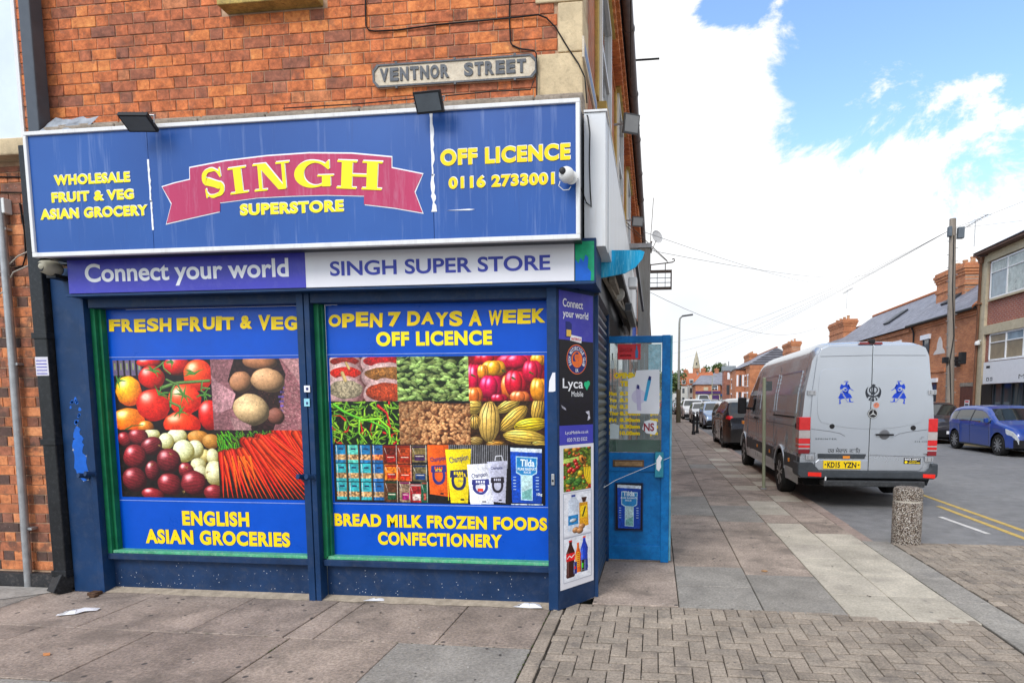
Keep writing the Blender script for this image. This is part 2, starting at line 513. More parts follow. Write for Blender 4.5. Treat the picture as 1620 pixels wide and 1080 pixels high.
    def line(self, pts, w, col, shade=.5, w1=None, hi=0, noise=.1):
        w1 = w if w1 is None else w1
        xs = [p[0] for p in pts]; ys = [p[1] for p in pts]; mw = max(w, w1)
        W = self._win(min(xs)-mw, min(ys)-mw, max(xs)+mw, max(ys)+mw)
        if not W: return
        a,b,c,d,X,Y = W
        best = np.full(X.shape, 1e9); T = np.zeros(X.shape); S = np.zeros(X.shape); k = len(pts)-1
        for i in range(k):
            ax, ay = pts[i]; bx, by = pts[i+1]; vx, vy = bx-ax, by-ay; L2 = vx*vx+vy*vy+1e-9
            t = np.clip(((X-ax)*vx+(Y-ay)*vy)/L2, 0, 1)
            px, py = X-ax-t*vx, Y-ay-t*vy; dd = np.sqrt(px*px+py*py)
            q = dd < best; best = np.where(q, dd, best); T = np.where(q, (i+t)/k, T)
            S = np.where(q, (vx*py-vy*px)/sqrt(L2), S)
        ww = (w*(1-T)+w1*T)/2+1e-6
        m = np.clip((ww-best)*self.s+.5, 0, 1)
        q = np.clip(best/ww, 0, 1); sgn = np.clip(S/ww, -1, 1)
        f = 1-shade*q*q-shade*.4*sgn
        cc = np.array(col)*f[...,None]*(1+noise*(self.n2[c:d,a:b]-.5)*2)[...,None]
        if hi: cc = cc+(hi*np.clip(1-abs(sgn+.35)*3, 0, 1))[...,None]
        self.put(a,b,c,d,m,np.clip(cc,0,1))
    def image(self, name):
        im = bpy.data.images.new(name, self.w, self.h)
        self.a = self.a*(1+.10*(self.n1-.5)+.08*(self.n2-.5)+.06*(self.r.rand(self.h,self.w)-.5)+.14*(self.n3-.5))[...,None]
        o = np.ones((self.h, self.w, 4), np.float32)
        o[...,:3] = np.clip(self.a[::-1], 0, 1)
        im.pixels.foreach_set(o.ravel()); im.update(); im.pack()
        return im
def printmat(name, im, rough=.35, coat=.04, dull=1.0):
    m, nt, n, l, b = newmat(name)
    t = n.new('ShaderNodeTexImage'); t.image = im; t.extension = 'EXTEND'
    uv = n.new('ShaderNodeUVMap'); uv.uv_map = 'UVMap'; l.new(uv.outputs[0], t.inputs[0])
    f = noise(n, l, obj_coords(n, l, (1,1,1), 'World'), 5, 5)
    c = mixc(n, l, 1.0, t.outputs[0], ramp(n, l, f, [(.3,(dull-.06,)*3),(.7,(dull+.02,)*3)]), 'MULTIPLY')
    l.new(c, b.inputs['Base Color']); b.inputs['Roughness'].default_value = rough; b.inputs['Coat Weight'].default_value = coat; b.inputs['Specular IOR Level'].default_value = .3
    return m
pr = random.Random(11)

def veg_left():
    P = Pic(60, 40, 1410, 1030, 720, (.06,.04,.05))
    # tomatoes
    P.clip = (60,40,755,538)
    P.rect(60,40,755,538,(.10,.06,.08),.3)
    for x in range(60,240,44): P.rect(x,40,x+30,150,(.42,.36,.48)); P.rect(x+8,60,x+20,110,(.55,.58,.42))
    for cx,cy,rx,ry,c,dk in ((320,60,95,35,(.90,.10,.06),None),(520,85,105,70,(.86,.10,.07),None),(665,150,105,115,(.98,.30,.10),(.7,.05,.02)),
        (335,165,95,85,(.90,.10,.06),(.45,.02,.02)),(560,320,120,110,(.98,.28,.12),(.75,.05,.03)),(162,258,95,110,(.98,.72,.08),(.85,.30,.03)),
        (150,470,120,90,(.98,.52,.08),(.85,.28,.04)),(335,362,122,118,(.93,.15,.08),(.6,.02,.02)),(730,430,80,110,(.88,.10,.08),(.5,.02,.03)),
        (530,500,135,90,(.97,.24,.08),(.7,.05,.02)),(270,520,60,50,(.95,.5,.1),None)):
        P.ball(cx,cy,rx,ry,c,dk,.75,noise=.12,hp=14,rim=1.15)
    G = (.36,.52,.24)
    for pts,w in (([(400,240),(470,215),(500,205),(740,190)],26),([(500,205),(470,260),(455,370)],20),([(440,180),(520,220),(555,290)],16),([(420,60),(425,100),(470,140)],12),([(350,110),(400,80),(430,55)],12),([(690,200),(680,260),(740,300)],14),([(455,340),(520,370),(525,410)],18),([(690,240),(740,245)],16)):
        P.line(pts,w,G,.45,w*.8,.15)
    for cx,cy,rr in ((640,140,75),(555,290,80),(380,285,80),(350,120,60),(700,290,60),(490,60,50),(90,190,55),(525,410,60)):
        for k in range(6):
            a = pr.uniform(0,2*pi); P.line([(cx,cy),(cx+cos(a)*rr*.5,cy+sin(a)*rr*.4-6),(cx+cos(a)*rr,cy+sin(a)*rr*.9)],17,(.32,.55,.22),.3,2)
    P.line([(120,538),(170,510),(250,505)],12,(.3,.42,.15),.3,4)
    # potatoes in sacking
    P.clip = (755,40,1410,538)
    P.rect(750,40,1410,538,(.16,.08,.09),.4)
    P.poly([(750,40),(920,40),(870,190),(920,290),(890,380),(1010,500),(1020,538),(750,538)],(.55,.36,.38),.28,.2)
    P.poly([(750,150),(800,200),(920,280),(890,380),(800,420),(750,400)],(.72,.52,.54),.3,.3)
    P.poly([(870,440),(1020,500),(1010,538),(900,538)],(.62,.46,.46),.3)
    P.poly([(1230,40),(1410,40),(1410,538),(1170,538),(1215,400),(1270,150)],(.58,.36,.38),.32,.2)
    P.poly([(1240,40),(1410,40),(1410,300),(1330,160)],(.70,.50,.50),.3)
    for i in range(9): P.rect(1215-i*1.5+i%3*8,200+i*32,1262-i*3,215+i*32,(.34,.26,.52),.5)
    for i in range(260):
        x,y = pr.uniform(1180,1410),pr.uniform(50,538)
        if x > 1270-(y-150)*.2: P.line([(x,y),(x+7,y+5)],3,(.82,.62,.60),.1)
    for cx,cy,rx,ry,an,c in ((1100,60,120,60,5,(.72,.46,.30)),(960,200,82,75,-20,(.74,.50,.34)),(1148,190,120,85,12,(.88,.66,.46)),(1190,440,60,60,0,(.55,.32,.26)),(1025,395,130,110,20,(.92,.76,.54))):
        P.ball(cx,cy,rx,ry,c,tuple(v*.30 for v in c),.12,an,noise=.07,hp=6,rim=1.2)
    for _ in range(34):
        x,y = pr.uniform(920,1240),pr.uniform(120,480); P.ball(x,y,pr.uniform(2,5),pr.uniform(2,4),(.55,.34,.22),hi=0)
    # onions
    P.clip = (60,538,772,1030)
    P.rect(60,538,772,1030,(.10,.07,.07),.5)
    for cx,cy,rx,ry,c in ((640,590,80,50,(.80,.52,.20)),(730,620,65,55,(.78,.52,.20)),(680,725,40,50,(.86,.78,.48)),(310,570,62,40,(.90,.90,.68)),(490,580,75,55,(.92,.92,.74)),(410,620,58,62,(.90,.90,.68)),(615,675,62,68,(.90,.90,.72)),(530,690,80,84,(.92,.93,.72)),(735,730,45,60,(.90,.88,.66)),(630,790,58,50,(.88,.86,.64)),(640,850,55,60,(.86,.84,.66)),(745,850,70,95,(.90,.87,.66))):
        P.ball(cx,cy,rx,ry,c,(c[0]*.55,c[1]*.5,c[2]*.3),.2,0,.03,hp=7,rim=1.2)
    for cx,cy,rx,ry in ((110,610,50,60),(210,590,75,62),(300,655,85,65),(175,735,88,92),(295,835,55,75),(420,760,88,92),(540,830,55,60),(160,900,92,90),(415,935,90,84),(590,925,95,92),(290,1010,90,48),(730,990,75,62)):
        c = (.56+pr.uniform(-.08,.08),.14,.17); P.ball(cx,cy,rx,ry,c,(.16,.02,.05),.75,pr.uniform(-30,30),.13,noise=.12,hp=22,rim=1.1)
    for x,y in ((350,650),(430,710),(520,985),(545,810),(300,790),(690,840)): 
        for k in range(5): P.line([(x,y),(x+pr.uniform(-26,26),y+pr.uniform(-18,18))],6,(.62,.48,.28),.2,1)
    # carrots
    P.clip = (772,538,1410,1030)
    P.rect(772,538,1410,1030,(.13,.09,.09),.5)
    for _ in range(70):
        x = pr.uniform(770,920); y = pr.uniform(540,690); P.line([(x,y),(x+pr.uniform(-10,50),y+pr.uniform(20,80))],9,(.22+pr.random()*.25,.50+pr.random()*.3,.12),.3,3)
    for _ in range(60):
        x = pr.uniform(900,1180); y = pr.uniform(540,600); P.line([(x,y),(x+pr.uniform(-30,40),y+pr.uniform(15,60))],8,(.2+pr.random()*.2,.42+pr.random()*.25,.12),.3,2)
    cr = []
    for i in range(15): cr.append(((1180+i*17,545+i*2),(1310+i*26,720+i*26),58))
    for i in range(12): cr.append(((1060+i*12,590),(1330+i*18,930-i*6),62))
    for i in range(10): cr.append(((960+i*14,620),(1150+i*34,1024),66))
    for i in range(11): cr.append(((790+i*16,712-i*3),(795+i*34,1022),58))
    pr.shuffle(cr)
    cr.sort(key=lambda q: -q[0][0]+pr.uniform(-60,60))
    for (x,y),(x2,y2),w in cr:
        o = pr.random()
        w *= pr.uniform(.6,1.1); P.line([(x,y),(x*.6+x2*.4+pr.uniform(-10,10),y*.6+y2*.4),(x2,y2)],w,(.88,.07+o*.15,.03),.55,5,.18,.12)
    for _ in range(14):
        x = pr.uniform(800,1000); P.line([(x,pr.uniform(720,760)),(x+pr.uniform(0,60),pr.uniform(850,1000))],9,(1,.45,.1),.1,2)
    P.clip = None
    return P.image('fruit and vegetable print')

def bag(P, x0, y0, x1, y1, col, lab=None, slant=0):
    P.poly([(x0,y0),(x1,y0),(x1+slant,y1),(x0+slant,y1)],col,.12,-.3)
def veg_right():
    P = Pic(40, 32, 1535, 1052, 900, (.06,.05,.05))
    # spice sacks
    P.clip = (40,32,522,338); P.rect(40,32,522,338,(.35,.18,.14),.3)
    for cx,cy,rx,ry,c in ((150,60,120,40,(.60,.12,.08)),(420,60,150,50,(.72,.08,.10)),(150,140,125,52,(.80,.12,.06)),(450,150,170,60,(.60,.38,.16)),(150,255,135,75,(.66,.60,.48)),(450,275,165,75,(.74,.26,.12))):
        P.ball(cx,cy+20,rx+10,ry+42,(.86,.72,.70),(.45,.28,.28),.05,noise=.2); P.ball(cx,cy,rx-10,ry-8,c,tuple(v*.6 for v in c),.05,noise=.5,light=(0,-.3))
    P.line([(130,140),(150,190)],26,(.85,.72,.45),.3); P.line([(160,70),(180,110)],18,(.85,.72,.45),.3)
    # leaves
    P.clip = (522,32,1022,338); P.rect(522,32,1022,338,(.08,.12,.05),.5)
    for i in range(200):
        x,y = pr.uniform(515,1030),32+i*306/200+pr.uniform(-12,12); a = pr.uniform(-.6,.7); L = pr.uniform(34,68); g = pr.uniform(.45,1.25)
        P.ball(x,y,L*.75,L*.36,(.48*g+.1,.62*g+.08,.34*g),(.05,.12,.03),.15,math.degrees(a),noise=.3,hp=7,light=(-.1,-.8))
        P.line([(x-L*.6*cos(a),y-L*.6*sin(a)),(x+L*.6*cos(a),y+L*.6*sin(a))],3,(.70,.80,.55),.1,1)
    # peppers
    P.clip = (1022,32,1535,338); P.rect(1022,32,1535,338,(.45,.04,.10),.4)
    for cx,cy,rx,ry,c,an in ((1150,50,90,40,(.80,.05,.15),0),(1350,70,140,50,(.82,.05,.22),0),(1500,60,60,40,(.96,.60,.08),0),(1060,180,55,100,(.85,.04,.25),0),(1195,115,85,52,(.98,.66,.10),12),(1120,140,40,50,(.95,.55,.1),0),(1175,240,82,80,(.85,.03,.28),0),(1300,240,60,80,(.95,.45,.15),0),(1345,215,80,85,(.85,.05,.18),0),(1455,140,70,78,(.82,.04,.22),0),(1500,260,62,80,(.97,.60,.10),0),(1060,300,60,60,(.95,.45,.15),0),(1370,310,70,40,(.92,.45,.2),0),(1230,320,60,30,(.8,.05,.2),0)):
        dk_ = tuple(v*.45 for v in c)
        P.ball(cx-rx*.36,cy,rx*.62,ry,c,dk_,.6,an,noise=.1,hp=14,rim=1.2); P.ball(cx+rx*.38,cy,rx*.60,ry*.97,c,dk_,.35,an,noise=.1,hp=12,rim=1.15); P.ball(cx,cy+ry*.03,rx*.55,ry*1.02,c,dk_,.75,an,noise=.1,hp=16,rim=1.25)
    for x,y in ((1045,160),(1255,130),(1320,180),(1440,145)): P.line([(x,y),(x+22,y+12)],14,(.30,.35,.12),.3,8)
    # chillies
    P.clip = (40,338,528,638); P.rect(40,338,528,638,(.06,.12,.05),.5)
    for i in range(150):
        x,y = pr.uniform(40,530),pr.uniform(338,640); a = pr.uniform(0,2*pi); L = pr.uniform(50,120); c = pr.uniform(-.5,.5); g = pr.random()
        col = (.80,.10,.08) if pr.random() < .10 else (.25+.4*g,.50+.35*g,.08+.08*g)
        P.line([(x,y),(x+cos(a)*L*.5,y+sin(a)*L*.5),(x+cos(a+c)*L,y+sin(a+c)*L)],18,col,.5,3,.2)
    P.line([(60,360),(130,410),(220,450),(330,480),(420,520),(470,600)],24,(.35,.75,.12),.5,10,.25); P.line([(380,370),(440,420),(465,520)],24,(.82,.08,.08),.5,8,.3)
    P.line([(250,470),(380,460),(450,520),(460,620)],22,(.55,.88,.15),.5,10,.2); P.line([(240,470),(235,560),(290,630)],22,(.50,.80,.15),.5,6,.2)
    # ginger
    P.clip = (528,338,1028,638); P.rect(528,338,1028,638,(.35,.20,.12),.5)
    for i in range(420):
        x,y = pr.uniform(525,1030),338+i*300/420+pr.uniform(-14,14); g = .75+.35*math.exp(-((x-830)**2+(y-520)**2)/3e4)+pr.uniform(-.12,.12)
        P.ball(x,y,pr.uniform(12,30),pr.uniform(9,18),(.84*g,.60*g,.38*g),(.40,.22,.12),.08,pr.uniform(-60,60),noise=.35,hp=5)
    P.rect(780,338,1028,352,(.06,.06,.08))
    # striped squash
    P.clip = (1028,338,1535,638); P.rect(1028,338,1535,638,(.20,.12,.06),.4)
    for cx,cy,rx,ry,an,c in ((1050,370,60,60,0,(.88,.72,.30)),(1290,370,90,40,-25,(.90,.74,.30)),(1490,390,45,90,10,(.90,.70,.25)),(1160,480,72,145,3,(.90,.72,.34)),(1325,455,125,50,-42,(.94,.74,.28)),(1440,500,115,48,-8,(.97,.82,.12)),(1400,585,150,52,6,(.93,.76,.28)),(1060,480,40,50,0,(.9,.7,.3)),(1065,610,50,30,0,(.75,.6,.3)),(1500,630,60,25,0,(.93,.76,.28)),(1200,630,70,25,0,(.9,.6,.2))):
        P.ball(cx,cy,rx,ry,c,tuple(v*.5 for v in c),.25,an,noise=.1,hp=8,rim=1.2)
        t = R(an); lng = max(rx,ry); sh = min(rx,ry); vert = ry > rx
        for k in (-.68,-.28,.16,.58):
            pts = []
            for q in np.linspace(-.92,.92,9):
                w_ = k*sh*sqrt(max(0,1-q*q)); u,v = (w_,q*lng) if vert else (q*lng,w_)
                pts.append((cx+u*cos(t)-v*sin(t), cy+u*sin(t)+v*cos(t)))
            pts = [(p[0]+pr.uniform(-3,3),p[1]+pr.uniform(-3,3)) for p in pts]; P.line(pts,pr.uniform(3,7),(.20,.17,.08),.1,pr.uniform(1,5))
    # packets
    P.clip = (40,638,722,1052); P.rect(40,638,722,1052,(.10,.10,.12),.3)
    blues = [(.10,.48,.66),(.35,.78,.70),(.10,.42,.62),(.12,.36,.58)]
    for r_ in range(3):
        for c_ in range(4):
            x = 58+c_*90; y = 645+r_*132; b = blues[(c_+r_*(1 if r_ else 0))%4] if r_ == 0 else ((.20,.66,.68) if c_ < 3 else (.10,.40,.66))
            g = (.72,.55,.36) if not (r_ == 0 and c_ == 3) else (.90,.45,.22)
            P.rect(x,y,x+82,y+126,g,.5); P.rect(x,y,x+82,y+66,b,.15); P.rect(x,y+104,x+82,y+126,b,.2); P.rect(x+24,y+22,x+58,y+34,(.12,.2,.35)); P.rect(x+74,y,x+82,y+126,tuple(v*.5 for v in g)); P.line([(x+8,y+4),(x+12,y+120)],5,(.9,.95,.95),.1,2)
    for x,y,w_,h_,c,lab in ((410,645,96,130,(.38,.10,.06),(.65,.10,.06)),(508,645,100,130,(.62,.22,.08),(.60,.14,.06)),(612,645,105,118,(.45,.38,.22),(.22,.12,.28)),(412,780,96,110,(.86,.45,.08),(.70,.10,.08)),(508,780,100,115,(.74,.26,.08),(.80,.20,.06)),(615,780,102,115,(.40,.36,.24),(.10,.22,.42)),(410,896,96,150,(.35,.20,.12),(.08,.28,.18)),(515,900,80,145,(.55,.45,.35),(.60,.10,.40)),(590,915,90,130,(.62,.12,.14),(.85,.75,.72)),(670,900,50,145,(.10,.34,.24),(.70,.30,.24))):
        P.rect(x,y,x+w_,y+h_,c,.35); P.rect(x+18,y+h_*.55,x+w_-14,y+h_*.9,lab,.3); P.rect(x+5,y+4,x+w_-6,y+16,tuple(v*.8 for v in lab)); P.rect(x+24,y+h_*.62,x+w_-22,y+h_*.66,(.9,.85,.75)); P.line([(x+w_-5,y),(x+w_-7,y+h_)],4,(.9,.9,.85),.1,2); P.line([(x+6,y+20),(x+20,y+h_*.5)],4,(.95,.9,.85),.1,1)
    # flour sacks
    P.clip = (722,638,1282,1052); P.rect(722,638,1282,1052,(.10,.09,.09),.3)
    for i in range(34): P.rect(860+i*13,638,866+i*13,800,(.48,.48,.50),.1)
    def sack(pts, c, lab, w=1):
        P.poly(pts,c,.10,-.22)
        xs = [p[0] for p in pts]; ys = [p[1] for p in pts]; cx = (min(xs)+max(xs))/2; t = min(ys); h = max(ys)-t; ww = (max(xs)-min(xs))
        P.ball(cx,t+h*.58,ww*.30,h*.19,lab,lab,0,noise=0); P.ball(cx,t+h*.58,ww*.19,h*.13,c,c,0,noise=0); P.poly([(cx-ww*.32,t+h*.40),(cx+ww*.32,t+h*.38),(cx+ww*.34,t+h*.52),(cx-ww*.34,t+h*.53)],lab)
        for k in range(4): P.rect(cx-ww*.18+k*ww*.095,t+h*.42,cx-ww*.12+k*ww*.095,t+h*.48,c)
        P.line([(xs[0]+10,t+20),(xs[0]+16,max(ys)-20)],4,tuple(min(1,v*1.25) for v in c),.1)
        P.rect(cx+ww*.05,t+h*.92,cx+ww*.2,t+h*.95,(.1,.1,.15))
    sack([(1140,755),(1278,745),(1262,1040),(1165,1030)],(.74,.74,.82),(.16,.14,.18)); P.line([(1195,745),(1200,715),(1240,712),(1248,745)],7,(.85,.85,.88),.2)
    sack([(718,640),(872,640),(880,1005),(735,985)],(.90,.36,.10),(.20,.20,.48))
    sack([(848,672),(1030,665),(1000,1046),(880,1046)],(.95,.84,.10),(.16,.18,.36))
    sack([(1000,775),(1140,765),(1182,1050),(1018,1052)],(.90,.90,.93),(.20,.22,.50)); P.rect(1070,940,1110,962,(.85,.25,.2))
    # rice sack
    P.clip = (1282,638,1535,1052); P.rect(1282,638,1535,1052,(.05,.05,.09),.3)
    rice(P, 1300, 655, 1515, 1040)
    P.clip = None
    P.rect(1300,1044,1520,1050,(.75,.8,.85),.5)
    return P.image('grocery print')
def rice(P, x0, y0, x1, y1):
    w, h = x1-x0, y1-y0
    def q(pts): return [(x0+a*w, y0+b*h) for a, b in pts]
    P.poly(q([(0,.02),(1,.03),(.98,1),(.04,.99)]),(.06,.26,.66),.2,-.2)
    P.poly(q([(.0,.0),(1,.02),(1,.09),(.0,.07)]),(.82,.86,.90),.1)
    P.poly(q([(.17,.15),(.86,.17),(.84,.46),(.70,.50),(.70,.95),(.32,.94),(.32,.50),(.17,.45)]),(.70,.84,.90),.05)
    P.poly(q([(.20,.17),(.83,.19),(.81,.44),(.67,.49),(.35,.48),(.20,.43)]),(.14,.52,.76),.08)
    P.poly(q([(.36,.49),(.67,.50),(.67,.93),(.36,.92)]),(.72,.84,.84),.15); P.poly(q([(.36,.80),(.67,.72),(.67,.93),(.36,.92)]),(.45,.68,.66),.2)
    for k in range(5): P.rect(x0+w*.08,y0+h*(.52+k*.055),x0+w*.17,y0+h*(.535+k*.055),(.7,.8,.9)); P.rect(x0+w*.80,y0+h*(.52+k*.055),x0+w*.90,y0+h*(.535+k*.055),(.7,.8,.9))

def small_fruit():
    P = Pic(0, 0, 150, 245, 150, (.35,.40,.10))
    P.rect(0,0,150,245,(.35,.42,.12),.5)
    for _ in range(60): 
        c = pr.choice([(.85,.1,.06),(.9,.2,.08),(.3,.6,.12),(.95,.7,.1),(.95,.5,.1)]); P.ball(pr.uniform(0,150),pr.uniform(0,245),pr.uniform(6,13),pr.uniform(6,13),c,None,.5)
    for x,y in ((20,8),(60,10),(25,210)): P.ball(x,y,16,14,(.98,.60,.10),None,.2); P.ball(x,y,11,9,(.99,.78,.25),None,0)
    P.poly([(0,60),(90,50),(80,75),(0,85)],(.75,.85,.40),.2); P.ball(100,70,17,30,(.98,.60,.20),None,.2,-20); P.ball(102,70,6,16,(.25,.12,.08),None,0,-20)
    for x,y in ((25,95),(62,75),(68,95),(40,120),(55,130),(30,130),(75,115)): P.ball(x,y,13,13,(.86,.10,.07),None,.7)
    for x,y in ((45,180),(70,205),(30,190),(80,190)): P.ball(x,y,20,17,(.35,.58,.22),(.1,.25,.08),.05,noise=.5)
    for k in range(4): P.line([(112+k*10,120),(115+k*10,170),(135+k*5,215)],13,(.98,.82,.12),.4,8)
    P.ball(90,150,17,20,(.98,.80,.10),None,.4)
    return P.image('mixed fruit print')
def small_milk():
    P = Pic(0, 0, 150, 240, 150, (.90,.91,.94))
    P.poly([(24,40),(40,20),(62,20),(78,45),(80,215),(20,215)],(.80,.84,.90),.08,-.15); P.rect(40,8,62,20,(.15,.25,.6))
    P.rect(22,125,78,180,(.12,.50,.75),.15); P.ball(50,155,22,12,(.9,.95,1),None,0); P.line([(76,55),(84,70),(84,110),(78,120)],4,(.75,.8,.88),.1)
    P.poly([(84,60),(132,62),(138,200),(84,205)],(.85,.60,.10),.15); P.poly([(96,30),(128,32),(120,60),(104,60)],(.25,.12,.08),.2); P.rect(90,80,130,150,(.95,.78,.08),.1)
    P.line([(104,140),(118,90)],8,(.15,.2,.1),.1)
    for x,y in ((64,214),(98,200),(88,222)): P.ball(x,y,20,18,(.90,.62,.38),None,.25)
    return P.image('milk bread and eggs print')
def small_drinks():
    P = Pic(0, 0, 150, 240, 150, (.90,.91,.94))
    def bottle(cx, w, t, b, c, capc):
        P.poly([(cx-w*.16,t),(cx+w*.16,t),(cx+w*.18,t+18),(cx+w*.5,t+60),(cx+w*.44,(t+b)/2),(cx+w*.5,b-8),(cx+w*.4,b),(cx-w*.4,b),(cx-w*.5,b-8),(cx-w*.44,(t+b)/2),(cx-w*.5,t+60),(cx-w*.18,t+18)],c,.2,-.5)
        P.rect(cx-w*.18,t-10,cx+w*.18,t,capc); P.line([(cx-w*.3,t+55),(cx-w*.3,b-12)],4,tuple(min(1,v+.35) for v in c),.1)
    bottle(34,48,22,222,(.22,.06,.04),(.85,.08,.08)); P.rect(10,84,58,128,(.86,.06,.08),.1); P.line([(16,112),(28,98),(40,110),(54,96)],5,(.95,.95,.95),.1)
    bottle(112,44,16,200,(.10,.25,.75),(.95,.35,.1)); bottle(76,36,45,205,(.95,.42,.06),(.95,.35,.08)); P.rect(70,90,84,170,(.95,.85,.1)); 
    for k in range(7): P.rect(72,94+k*11,82,101+k*11,(.85,.1,.1))
    for x,c in ((50,(.15,.18,.50)),(92,(.06,.06,.06)),(112,(.12,.2,.5))): P.rect(x,140,x+20,208,c,.2); P.line([(x+4,144),(x+4,204)],3,(.7,.72,.78),.1)
    P.rect(54,165,64,180,(.85,.1,.1)); P.rect(98,158,106,186,(.3,.85,.1)); P.line([(96,198),(108,198)],3,(.8,.8,.8))
    return P.image('bottled drinks print')
def rice_panel():
    P = Pic(0, 0, 145, 250, 160, (.05,.05,.09)); P.rect(0,0,145,250,(.05,.05,.10),.3); rice(P, 8, 6, 138, 244)
    return P.image('rice sack print')
def dark_panel():
    P = Pic(0, 0, 170, 450, 120, (.03,.03,.07)); P.rect(0,0,170,450,(.045,.04,.095),.25)
    P.poly([(130,380),(150,375),(155,420),(140,430),(145,400)],(.75,.75,.8),.3); P.poly([(6,340),(30,360),(32,372),(12,358)],(.6,.6,.65),.2)
    return P.image('dark poster print')
M_LEFTPIC = printmat('printed_vegetables', veg_left())
M_RIGHTPIC = printmat('printed_groceries', veg_right())
M_FRUIT = printmat('printed_fruit', small_fruit()); M_MILK = printmat('printed_milk', small_milk()); M_DRINKS = printmat('printed_drinks', small_drinks()); M_RICE = printmat('printed_rice', rice_panel()); M_DARKP = printmat('printed_dark', dark_panel())
# ---------------------------------------------------------------- ground, road, pavements
def asphalt():
    m, nt, n, l, b = newmat('asphalt')
    g = n.new('ShaderNodeNewGeometry'); P = g.outputs['Position']
    f = noise(n, l, P, .5, 6, .6); f2 = noise(n, l, P, 180, 3, .8); f3 = noise(n, l, P, 5, 6, .7)
    c = ramp(n, l, f, [(.3, (.155,.155,.16)), (.7, (.215,.212,.21))])
    c = mixc(n, l, .65, c, ramp(n, l, f2, [(.25,(.02,.02,.02)),(.75,(.98,.98,.98))]), 'OVERLAY')
    c = mixc(n, l, .3, c, ramp(n, l, f3, [(.3,(.15,.15,.15)),(.7,(.85,.85,.85))]), 'OVERLAY')
    l.new(c, b.inputs['Base Color']); b.inputs['Roughness'].default_value = .82
    bump(n, l, b, f2, .6, .008); return m
M_ASPHALT = asphalt()
M_JOINT = pm('joint_dirt', (.045,.038,.03), .95, vary=.35, scale=9)
M_FLAG = piecemat('flagstone_brown', [(0,(.25,.197,.162)),(.35,(.285,.226,.183)),(.7,(.325,.258,.212)),(1,(.27,.215,.178))], .8, (48,.75), .45, (1.6,(.13,.105,.085),.6,.52), (6,.085,(.035,.033,.033),.8), 2.2, .45)
M_FLAG_GREY = piecemat('flagstone_grey', [(0,(.225,.205,.18)),(.5,(.27,.25,.22)),(1,(.24,.22,.195))], .8, (50,.6), .35, (2.5,(.13,.125,.12),.4,.56), (5,.05,(.05,.05,.05),.6), 2.5, .35)
M_FLAG_PALE = piecemat('flagstone_pale', [(0,(.38,.34,.275)),(.5,(.44,.395,.32)),(1,(.41,.365,.30))], .8, (45,.45), .3, (3,(.25,.22,.19),.35,.56), (4,.05,(.08,.08,.08),.6), 2., .3)
M_PAVER = piecemat('paver_blocks', [(0,(.22,.18,.142)),(.3,(.26,.214,.17)),(.6,(.30,.248,.196)),(.85,(.245,.205,.165)),(1,(.28,.234,.186))], .85, (60,.7), .5, (4,(.11,.095,.085),.5,.56), (7,.05,(.05,.05,.05),.6), 3., .35)
M_KERB = piecemat('kerb_stone', [(0,(.26,.19,.16)),(1,(.32,.25,.21))], .8, (90,.5), .4, (3,(.12,.1,.09),.5,.55))
M_EARTH = pm('ground_earth', (.16,.16,.12), .95, vary=.3, scale=.3)

g = MB(); g.box(-400, 600, -60, 900, -.6, -.12); g.build('ground', M_EARTH, kind='structure')
g = MB(); g.box(3.27, 12.6, 2.62, 170, -.3, -.05); g.box(9.2, 12.6, -20, 2.619, -.3, -.05); g.box(-30, 9.2, -20, -2.30, -.3, -.05); g.box(-60, 90, 170, 178, -.3, -.05)
road = g.build('road', M_ASPHALT, kind='structure')
# painted markings
M_YEL = pm('yellow_road_paint', (.52,.36,.10), .75, vary=.25, scale=12, dirt=(.2,.18,.14), dirt_amt=.8)
M_WHT = pm('white_road_paint', (.62,.60,.57), .75, vary=.2, scale=12, dirt=(.2,.19,.18), dirt_amt=.8)
g = MB()
for x, y0, y1 in ((5.39, 2.75, 6.9), (5.15, 2.75, 5.35), (11.9, 12, 60), (12.15, 12, 60)):
    g.box(x-.04, x+.04, y0, y1, -.05, -.046)
g.build('yellow_line', M_YEL, road)
g = MB(); g.poly([(4.74,4.45,-.0455),(4.82,3.35,-.0455),(4.89,3.35,-.0455),(4.81,4.45,-.0455)]); 
for k in range(14): g.poly([(7.9,14+k*8,-.0455),(8.0,14+k*8,-.0455),(8.0,18+k*8,-.0455),(7.9,18+k*8,-.0455)])
g.build('white_line', M_WHT, road)

pave = MB(); pave.box(-9, .30, -2.3, .16, -.3, -.014); pave.box(.30, 3.12, -2.3, 170, -.3, -.014); pave.box(12.72, 14.45, 2, 170, -.3, .0)
pavement = pave.build('pavement', M_JOINT, kind='structure')
_slabs = {}
def flag(name, x0, x1, y0, y1, mat, parent, z=0., jit=.0022):
    """one paving slab as an object of its own; equal slabs share a mesh"""
    w, d = round(x1-x0-.008, 3), round(y1-y0-.008, 3); k = (w, d, mat.name)
    if k not in _slabs:
        _slabs[k] = MB().slab(-w/2, w/2, -d/2, d/2, -.05, 0, .004).mesh(name, mat)
    o = link(name, _slabs[k], parent)
    o.location = ((x0+x1)/2, (y0+y1)/2, z+rng.uniform(-jit, jit)); o.rotation_euler = (rng.uniform(-.003,.003), rng.uniform(-.003,.003), rng.uniform(-.002,.002))
    return o
